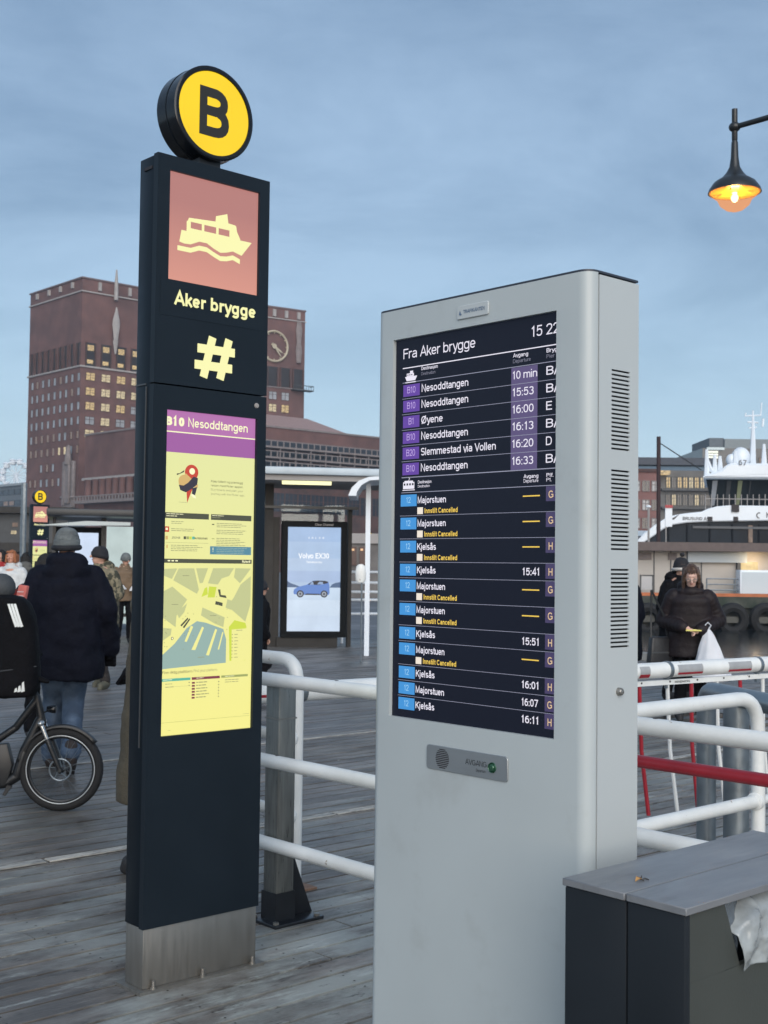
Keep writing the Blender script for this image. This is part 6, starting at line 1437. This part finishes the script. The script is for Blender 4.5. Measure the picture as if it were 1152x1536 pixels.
# coral shopping bag hung on the hidden person's shoulder
p = D(31, 880, 8.9); t = thing('carrier_bag', 'coral red carrier bag held up beside the shoulder of the hidden black-haired person', 'bag', (p.x, p.y, p.z-.07), R(-14))
g = MB(); g.add([(-.045, -.01, -.05), (.03, -.01, -.05), (.055, -.01, .075), (-.01, -.01, .085), (-.045, .03, -.05), (.03, .03, -.05), (.055, .03, .075), (-.01, .03, .085)], [(0,1,2,3), (4,7,6,5), (0,4,5,1), (1,5,6,2), (2,6,7,3), (3,7,4,0)]); g.build('bag_body', cloth('coral', (.62, .16, .13)), t, bevel=.006)
g = MB(); g.box(-.075, -.046, .0, .03, -.045, .05); g.build('red_side', cloth('deep_red', (.30, .03, .02)), t); g = MB()
for i in range(3): g.box(-.018, .030, -.0125, -.0105, -.03+.03*i, -.022+.03*i)
g.build('print_lines', mat('pale_print', (.7, .5, .48), .6), t)
# olive coat hidden behind the pylon
p = D(252, 1000, 6.45); person('person', 'person in long olive coat almost hidden behind the black pylon', 'person', (p.x, p.y, 0), R(60), 1.70,
    dict(legs=[((-.1, .1, .5), (-.1, 0, .1)), ((.1, 0, .5), (.1, -.1, .1))], arms=[((-.15, -.21, 1.20), (-.12, .10, 1.06)), ((.26, 0, 1.15), (.22, .16, 1.0))]),
    dict(coat=cloth('olive_wool', (.075, .062, .040), .3, 60), trousers=BLACKC, hair=(MATS['black_hair'], .05), hem=.40, bulk=.95, flare=.085, fold=.015, gloves=BLACKC))
# dark figure right of pylon, far
p = D(377, 950, 15.5); person('person', 'person in black jacket peeping out right of the black pylon', 'person', (p.x, p.y, 0), R(-60), 1.55,
    dict(hip=(0, 0, .72), legs=[((-.1, .2, .4), (-.1, 0, .1)), ((.1, .2, .4), (.1, -.1, .1))], arms=[((-.2, -.1, .95), (-.1, .12, .8)), ((.26, 0, .95), (.24, .1, .8))], lean=.08),
    dict(coat=BLACKC, trousers=BLACKC, hat=('e', BLACKKNIT), hem=.45, bulk=1.15))
# the woman with her phone
HAIR = cloth('brown_blond_hair', (.055, .026, .016), .6, 160, .35, .38, stretch=(4, 4, .2), col2=(.30, .20, .13), c2lo=.50, c2hi=.70, c2scale=12)
wf = foot(1035, 1082); pw, q = person('person', 'woman with shoulder-length brown hair in dark puffer jacket reading her phone', 'person', wf, R(170), 1.62,
    dict(tilt=.55, lean=.07, legs=[((-.10, .03, .5), (-.12, .0, .10)), ((.10, .05, .5), (.12, .02, .10))],
         arms=[((-.32, .0, 1.13), (-.10, .27, 1.03), (.75, .5, -.25)), ((.30, -.0, 1.12), (.10, .30, 1.06), (-.8, .45, -.2))]),
    dict(coat=BROWNP, quilt=8, trousers=BLACKC, hair=(HAIR, .13), hem=.72, bulk=1.06, flare=.03, fold=.012, hood=1, skin=mat('woman_skin', (.66, .42, .34), .5)))
P = q['P']; hp = q['hp']
g = MB()
for s in (-1, 1): g.tube([hp(s*.034+.024*math.cos(a*PI/6), .108, .008+.018*math.sin(a*PI/6)) for a in range(12)], .0028, 5, closed=True); g.tube([hp(s*.058, .105, .01), hp(s*.078, .02, .012)], .0025, 5)
g.tube([hp(-.012, .11, .01), hp(.012, .11, .01)], .0025, 5); gl_ = g.build('spectacles', M_STEEL, pw, smooth=True)
# phone (held), shoulder bag and white carrier bag are things of their own
def wpt(v): return pw.location + Matrix.Rotation(R(170), 3, 'Z') @ v
ph = wpt(P(.01, .355, 1.025)); t = thing('phone', 'glowing yellow-screened phone held by the woman in the puffer jacket', 'phone', tuple(ph), R(170)+R(8))
g = MB(); g.box(-.09, .06, -.038, .038, 0, .009); g.build('phone_body', M_BLACK, t, bevel=.003); g = MB(); g.box(-.082, .052, -.033, .033, .0092, .0096); g.box(-.088, .058, -.0400, -.0385, .0, .012); g.build('phone_screen', glow('phone_glow', (250, 240, 150), 1.0), t); g = MB(); g.box(-.095, .065, .0385, .041, -.002, .010); g.build('case_edge', glow('phone_edge', (228, 220, 120), .9), t)
M_BAGW = mat('white_plastic', (.60, .62, .66), .45, vary=.08, vscale=8)
wb0 = wpt(P(-.17, .29, 1.02))
t = thing('carrier_bag', 'full white plastic carrier bag hanging from the arm of the phone-reading woman', 'bag', tuple(wb0), R(170))
g = MB(); n_ = 18; vs = []; fs = []; rows_ = 22
for i in range(rows_+1):
    u_ = i/rows_; z = -.54*u_+.02; r_ = .016+.175*(u_**.8) if u_ < .94 else .175*(1-(u_-.94)*7)
    for j in range(28): a = 2*PI*j/28; rr_ = r_*(1+.10*math.sin(a*5+u_*3)*(1-u_)+.05*math.sin(a*9+7*u_)); vs.append((-.05*u_+rr_*1.12*math.cos(a), rr_*.55*math.sin(a), z))
for i in range(rows_):
    for j in range(28): fs.append((i*28+j, (i+1)*28+j, (i+1)*28+(j+1) % 28, i*28+(j+1) % 28))
g.add(vs, fs); g.build('bag_body', M_BAGW, t, smooth=True); g = MB(); g.tube([(.0, .0, .01), (.03, 0, .06), (.0, 0, .09), (-.03, 0, .06), (0, 0, .01)], .008, 6); g.build('handle', M_BAGW, t, smooth=True)
sb = wpt(P(.34, .10, .80)); t = thing('shoulder_bag', 'black leather shoulder bag on the hip of the phone-reading woman', 'bag', tuple(sb), R(200))
g = MB(); g.add([(-.14, -.05, -.17), (.14, -.05, -.17), (.11, -.04, .13), (-.11, -.04, .13), (-.14, .05, -.17), (.14, .05, -.17), (.11, .04, .13), (-.11, .04, .13)], [(0,1,2,3), (4,7,6,5), (0,4,5,1), (1,5,6,2), (2,6,7,3), (3,7,4,0)]); g.build('bag_body', mat('black_leather', (.016, .016, .018), .38, bump=.2, bscale=60), t, bevel=.02, seg=3)
g = MB(); g.box(-.125, .125, .051, .056, -.04, -.025); g.build('zip_seam', M_DARKG, t); g = MB(); g.tube([(-.10, .0, .12), (-.03, .03, .36), (.10, .0, .62)], .011, 6); g.tube([(.10, 0, .12), (.09, -.02, .36), (.10, 0, .62)], .011, 6); g.build('strap', M_BLACK, t)
g = MB(); 
for s, zz in ((-1, 1.28), (1, 1.28)): g.box(*sorted((s*.155*q['k'], s*.17*q['k'])), .150, .168, zz*q['k']-.012, zz*q['k']+.012); g.box(*sorted((s*.155*q['k'], s*.17*q['k'])), .168, .186, zz*q['k']-.20, zz*q['k']-.18)
g.build('strap_buckle', M_WHITEF, pw)
# man with banded beanie behind her
p = D(1018, 850, 15.2); person('person', 'man in black coat and black pompom beanie with white band, behind the woman', 'person', (p.x, p.y, 0), R(215), 1.70,
    dict(turn=R(-20), tilt=.15, legs=[((-.1, .1, .5), (-.1, 0, .1)), ((.1, 0, .5), (.1, -.1, .1))], arms=[((-.28, 0, 1.15), (-.2, .16, .98)), ((.28, 0, 1.15), (.24, .1, .9))]),
    dict(coat=BLACKC, trousers=BLACKC, hat=('f', BLACKKNIT, cloth('off_white_knit', (.55, .52, .48)), BLACKKNIT), hem=.6, bulk=1.12))
p = D(933, 880, 14.0); person('person', 'dark-coated person whose shoulder shows just right of the grey kiosk', 'person', (p.x, p.y, 0), R(120), 1.66,
    dict(legs=[((-.1, .1, .5), (-.1, 0, .1)), ((.1, 0, .5), (.1, -.1, .1))], arms=[((-.28, 0, 1.12), (-.26, .1, .9)), ((.26, 0, 1.15), (.24, .1, .9))]),
    dict(coat=NAVYC, trousers=BLACKC, hair=(MATS['black_hair'], .05), hem=.6, bulk=1.1))

# ------------------------------------------------------------------ bicycle, rider and backpack at the left edge
YB = 8.05; axle = D(92, 1148, YB); RW = .268
t = thing('bicycle', 'black electric bicycle with wide front tyre and mudguard at the left edge', 'bicycle', (axle.x, axle.y, 0), R(3)); hz = RW
def L2(px, py, y=0): p = D(px, py, YB); return (p.x-axle.x, y, p.z-axle.z+hz)
M_FRAME = mat('matt_black_frame', (.012, .013, .015), .42, vary=.2); M_CHR = mat('bright_steel', (.55, .57, .58), .25, .8)
wh_ = bpy.data.objects.new('front_wheel', None)
g = MB(); vs = []; fs = []
n1, n2 = 56, 12; Rr, rr_ = RW-.030, .030
for i in range(n1):
    a = 2*PI*i/n1
    for j in range(n2): b = 2*PI*j/n2; r = Rr+rr_*math.cos(b)*(1.02 if i % 2 else 1); vs.append((r*math.cos(a), rr_*.95*math.sin(b), r*math.sin(a)))
for i in range(n1):
    for j in range(n2): fs.append((i*n2+j, i*n2+(j+1) % n2, ((i+1) % n1)*n2+(j+1) % n2, ((i+1) % n1)*n2+j))
g.add([(x, y, z+hz) for x, y, z in vs], fs); wheel = g.build('tyre', M_RUBBER, t, smooth=True)
g = MB(); g.tube([((RW-.062)*math.cos(q*PI/28), 0, hz+(RW-.062)*math.sin(q*PI/28)) for q in range(56)], .011, 8, closed=True); g.build('rim', M_BLACK, wheel, smooth=True)
g = MB(); g.tube([((RW-.052)*math.cos(q*PI/28), -.0285, hz+(RW-.052)*math.sin(q*PI/28)) for q in range(56)], .0035, 6, closed=True); g.build('reflective_stripe', mat('reflective_grey', (.5, .52, .52), .3, .2), wheel, smooth=True)
for q_ in range(28):
    a = q_*2*PI/28; a2 = a+(.9 if q_ % 2 else -.9); g = MB(); s_ = .02 if q_ % 4 < 2 else -.02; g.tube([(.022*math.cos(a2), s_, hz+.022*math.sin(a2)), ((RW-.065)*math.cos(a), 0, hz+(RW-.065)*math.sin(a))], .0011, 4); g.build('spoke', M_GALV, wheel)
g = MB(); g.lathe([(.012, -.06), (.018, -.035), (.026, -.03), (.026, .03), (.018, .035), (.012, .06)], (0, 0, hz), 14, axis='y'); g.build('wheel_centre', M_BLACK, wheel, smooth=True)
g = MB(); g.tube([(.068*math.cos(a*PI/16), -.033, hz+.068*math.sin(a*PI/16)) for a in range(32)], .006, 6, closed=True)
for q_ in range(5): a = q_*2*PI/5; g.tube([(.02*math.cos(a), -.033, hz+.02*math.sin(a)), (.066*math.cos(a+.4), -.033, hz+.066*math.sin(a+.4))], .004, 4)
g.build('brake_disc', M_GALV, wheel)
g = MB()
gd = [((RW+.014)*math.cos(R(a)), (RW+.014)*math.sin(R(a))) for a in range(38, 176, 6)]
vs = []; 
for x, z in gd:
    for y, dz_ in ((-.034, -.016), (-.022, 0), (0, .004), (.022, 0), (.034, -.016)): L = math.hypot(x, z); vs.append((x*(L+dz_)/L, y, hz+z*(L+dz_)/L))
g.add(vs, [(i*5+j, (i+1)*5+j, (i+1)*5+j+1, i*5+j+1) for i in range(len(gd)-1) for j in range(4)]); mg_ = g.build('mudguard', M_FRAME, t, smooth=True); mg_.modifiers.new('wall', 'SOLIDIFY').thickness = .002
cr_ = Vector(L2(64, 1078)); ht_ = Vector(L2(56, 1040))
for s in (-1, 1):
    g = MB(); g.cap((0, s*.045, hz), tuple(Vector((0, s*.045, hz)).lerp(cr_+Vector((0, s*.045, 0)), .62)), .016, .019, 10); g.build('fork_leg', M_FRAME, t, smooth=True)
    g = MB(); a_ = Vector((0, s*.045, hz)).lerp(cr_+Vector((0, s*.045, 0)), .62); g.cap(a_, cr_+Vector((0, s*.045, 0)), .0135, .0135, 10); g.build('fork_stanchion', M_CHR, t, smooth=True)
g = MB(); g.cap(cr_+Vector((0, -.05, 0)), cr_+Vector((0, .05, 0)), .02, .02, 10); g.build('fork_crown', M_CHR, t, smooth=True)
g = MB(); g.cap(cr_, ht_, .027, .025, 12); g.build('head_tube', M_FRAME, t, smooth=True)
bbk = Vector(L2(-8, 1170)); g = MB(); g.chain([ht_+Vector((0, 0, -.02)), Vector(L2(25, 1085)), Vector(L2(-12, 1110))], [.026, .024, .024], 12); g.build('top_tube', M_FRAME, t, smooth=True)
g = MB(); g.chain([cr_+Vector((-.01, 0, .03)), Vector(L2(38, 1120)), Vector(L2(26, 1158)), Vector(L2(10, 1168)), bbk], [.028, .034, .034, .034, .036], 12); g.build('down_tube', M_FRAME, t, smooth=True)
g = MB(); x0_, z0_ = L2(-30, 1172)[0], L2(0, 1172)[2]; x1_ = L2(22, 1125)[0]; g.prism([(x0_, z0_), (L2(12, 0+1172)[0], z0_), (x1_, L2(0, 1140)[2]), (L2(14, 1108)[0], L2(0, 1108)[2]), (x0_, L2(0, 1112)[2])], -.035, .035); g.build('battery_case', M_FRAME, t, bevel=.01)
g = MB(); g.cap(ht_, ht_+Vector((-.03, 0, .07)), .018, .016, 10); g.build('stem', M_FRAME, t, smooth=True)
hb = ht_+Vector((-.03, 0, .07)); g = MB(); g.tube([hb+Vector((-.11, -.33, .03)), hb+Vector((-.02, -.2, .03)), hb, hb+Vector((-.02, .2, .03)), hb+Vector((-.11, .33, .03))], .0125, 10); g.build('handlebar', M_FRAME, t, smooth=True)
lp_ = Vector(L2(78, 1058)); g = MB(); g.lathe([(.018, -.03), (.026, 0), (.026, .022), (.022, .028), (0, .029)], tuple(lp_), 14, axis='x'); g.build('headlight', M_BLACKG, t, smooth=True); g = MB(); g.tube([lp_, cr_+Vector((0, 0, .06))], .006, 6); g.build('light_bracket', M_BLACK, t)
g = MB(); g.tube([Vector(L2(66, 1066)), Vector(L2(72, 1095)), Vector(L2(84, 1135))], .004, 6); g.build('brake_hose', M_BLACK, t)
g = MB(); g.prism([L2(17, 1168)[::2], L2(24, 1170)[::2], L2(14, 1184)[::2], L2(10, 1182)[::2]], -.09, -.06); g.build('kickstand', M_BLACK, t)
# rear wheel and seat, off to the left
g = MB(); g.add([(x-1.08, y, z+hz) for x, y, z in [(((Rr+rr_*math.cos(2*PI*j/8))*math.cos(2*PI*i/40)), rr_*math.sin(2*PI*j/8), (Rr+rr_*math.cos(2*PI*j/8))*math.sin(2*PI*i/40)) for i in range(40) for j in range(8)]], [(i*8+j, i*8+(j+1) % 8, ((i+1) % 40)*8+(j+1) % 8, ((i+1) % 40)*8+j) for i in range(40) for j in range(8)]); rw_ = g.build('tyre', M_RUBBER, t, smooth=True)
g = MB(); g.lathe([(.03, -.05), (.03, .05)], (-1.08, 0, hz), 12, axis='y')
for q_ in range(20): a = q_*PI/10; g.tube([(-1.08, 0, hz), (-1.08+(RW-.06)*math.cos(a), 0, hz+(RW-.06)*math.sin(a))], .0012, 4)
g.build('rear_wheel_centre', M_BLACK, rw_); g = MB(); g.chain([(-1.08, .06, hz), (-.62, .05, .30)], [.014, .02], 8); g.chain([(-1.08, -.06, hz), (-.62, -.05, .30)], [.014, .02], 8); g.build('chain_stay', M_FRAME, t, smooth=True)
g = MB(); g.cap((-.62, 0, .30), (-.80, 0, .88), .02, .018, 10); g.build('seat_tube', M_FRAME, t, smooth=True); g = MB(); g.ell((-.80, 0, .92), (.13, .08, .035)); g.build('saddle', M_BLACK, t, smooth=True)
# rider facing right: hips over the saddle, leaning to the bars
rp = (axle.x-1.06, axle.y+.02, 0)
rider, q = person('person', 'cyclist in black jacket and patterned pale shoe, cut off by the left edge', 'person', rp, R(-87), 1.74,
    dict(hip=(0, -.02, .98), lean=.26, tilt=.1, legs=[((-.12, .30, .70), (-.12, .14, .36)), ((.14, .30, .66), (.16, .13, .27))],
         arms=[((-.27, .48, 1.20), (-.24, .72, 1.05)), ((.27, .48, 1.18), (.24, .72, 1.03))]),
    dict(coat=BLACKC, trousers=BLACKC, hair=(MATS['black_hair'], .03), hem=.88, bulk=1.18, gloves=BLACKC, shoes=mat('patterned_pale_shoe', (.55, .54, .40), .7, vary=.2, vscale=30, col2=(.05, .05, .05), c2lo=.48, c2hi=.54, c2scale=42)))
# big backpack on the near side
c_ = D(10, 965, 7.72); t = thing('backpack', 'big black backpack with three white stripes and a bar logo beside the cyclist', 'backpack', (c_.x, c_.y, c_.z), R(4))
kx = 7.72/FPX
bx = lambda px: D(px, 965, 7.72).x-c_.x; bz = lambda py: D(10, py, 7.72).z-c_.z
g = MB(); rings = []
for py, xr in ((1046, 44), (1043, 54), (1030, 60), (1000, 60), (960, 57), (925, 52), (905, 44), (896, 34), (892, 20)):
    x1 = bx(xr); x0 = bx(-52); rings.append(((x0+x1)/2, 0, bz(py), (x1-x0)/2, .12 if py not in (1046, 892) else .07))
g.loft(rings, 36, pw=.6); bkb = organic('bag_body', g, BLACKC, t, .011, 6, .012, .08)
g = MB(); g.cap((bx(40), .0, bz(1012)), (bx(72), -.01, bz(1022)), .035, .012, 10); g.build('side_strap', BLACKC, t, smooth=True)
g = MB(); g.ell((bx(-2), .05, bz(882)), (.085, .10, .09), 16, 10); g.build('shoulder_flap', cloth('grey_hood', (.05, .055, .06)), t, smooth=True)
g = MB(); g.tube([(bx(-20), -.118, bz(1008)), (bx(20), -.121, bz(1003)), (bx(58), -.07, bz(998))], .005, 6); g.build('seam_piping', M_BLACK, t, smooth=True)
M_STR = mat('white_print', (.72, .74, .72), .5)
def onbag(name, polys, m):
    g = MB()
    for pts in polys:
        a_, b_, c2, d_ = pts; n_ = 8
        for i in range(n_):
            u0, u1 = i/n_, (i+1)/n_
            L0 = (a_[0]+(d_[0]-a_[0])*u0, a_[1]+(d_[1]-a_[1])*u0); L1 = (a_[0]+(d_[0]-a_[0])*u1, a_[1]+(d_[1]-a_[1])*u1); R0 = (b_[0]+(c2[0]-b_[0])*u0, b_[1]+(c2[1]-b_[1])*u0); R1 = (b_[0]+(c2[0]-b_[0])*u1, b_[1]+(c2[1]-b_[1])*u1)
            g.add([(bx(x), -.3, bz(y)) for x, y in (L0, R0, R1, L1)], [(0,1,2,3)])
    o = g.build(name, m, t); s_ = o.modifiers.new('wrap', 'SHRINKWRAP'); s_.target = bkb; s_.wrap_method = 'PROJECT'; s_.use_project_y = True; s_.use_project_x = False; s_.use_project_z = False; s_.use_positive_direction = True; s_.use_negative_direction = True; s_.offset = .004
for i in range(3): onbag('stripe', [((16+4.4*i, 905), (19.4+4.4*i, 904.5), (31.5+4.0*i, 938), (28+4.0*i, 939.5))], M_STR)
for i, (a0, h0) in enumerate(((29, 5), (34, 8.5), (39, 14))): onbag('logo_bar', [((a0+1.0, 1035.5-h0), (a0+3.6, 1033.5-h0), (a0+5, 1034), (a0, 1035.8))], M_STR)

# ------------------------------------------------------------------ thin dusk haze in the air
hm = bpy.data.materials.new('air_haze'); hm.use_nodes = True; ht4 = hm.node_tree; ht4.nodes.remove(ht4.nodes['Principled BSDF'])
vol = ht4.nodes.new('ShaderNodeVolumePrincipled'); vol.inputs['Color'].default_value = (.70, .84, 1.0, 1); vol.inputs['Density'].default_value = .0003
ht4.links.new(vol.outputs[0], ht4.nodes['Material Output'].inputs['Volume'])
g = MB(); g.box(-1600, 1600, -300, 1600, -4.4, 75)
struct(g.build('haze', hm), 'stuff')
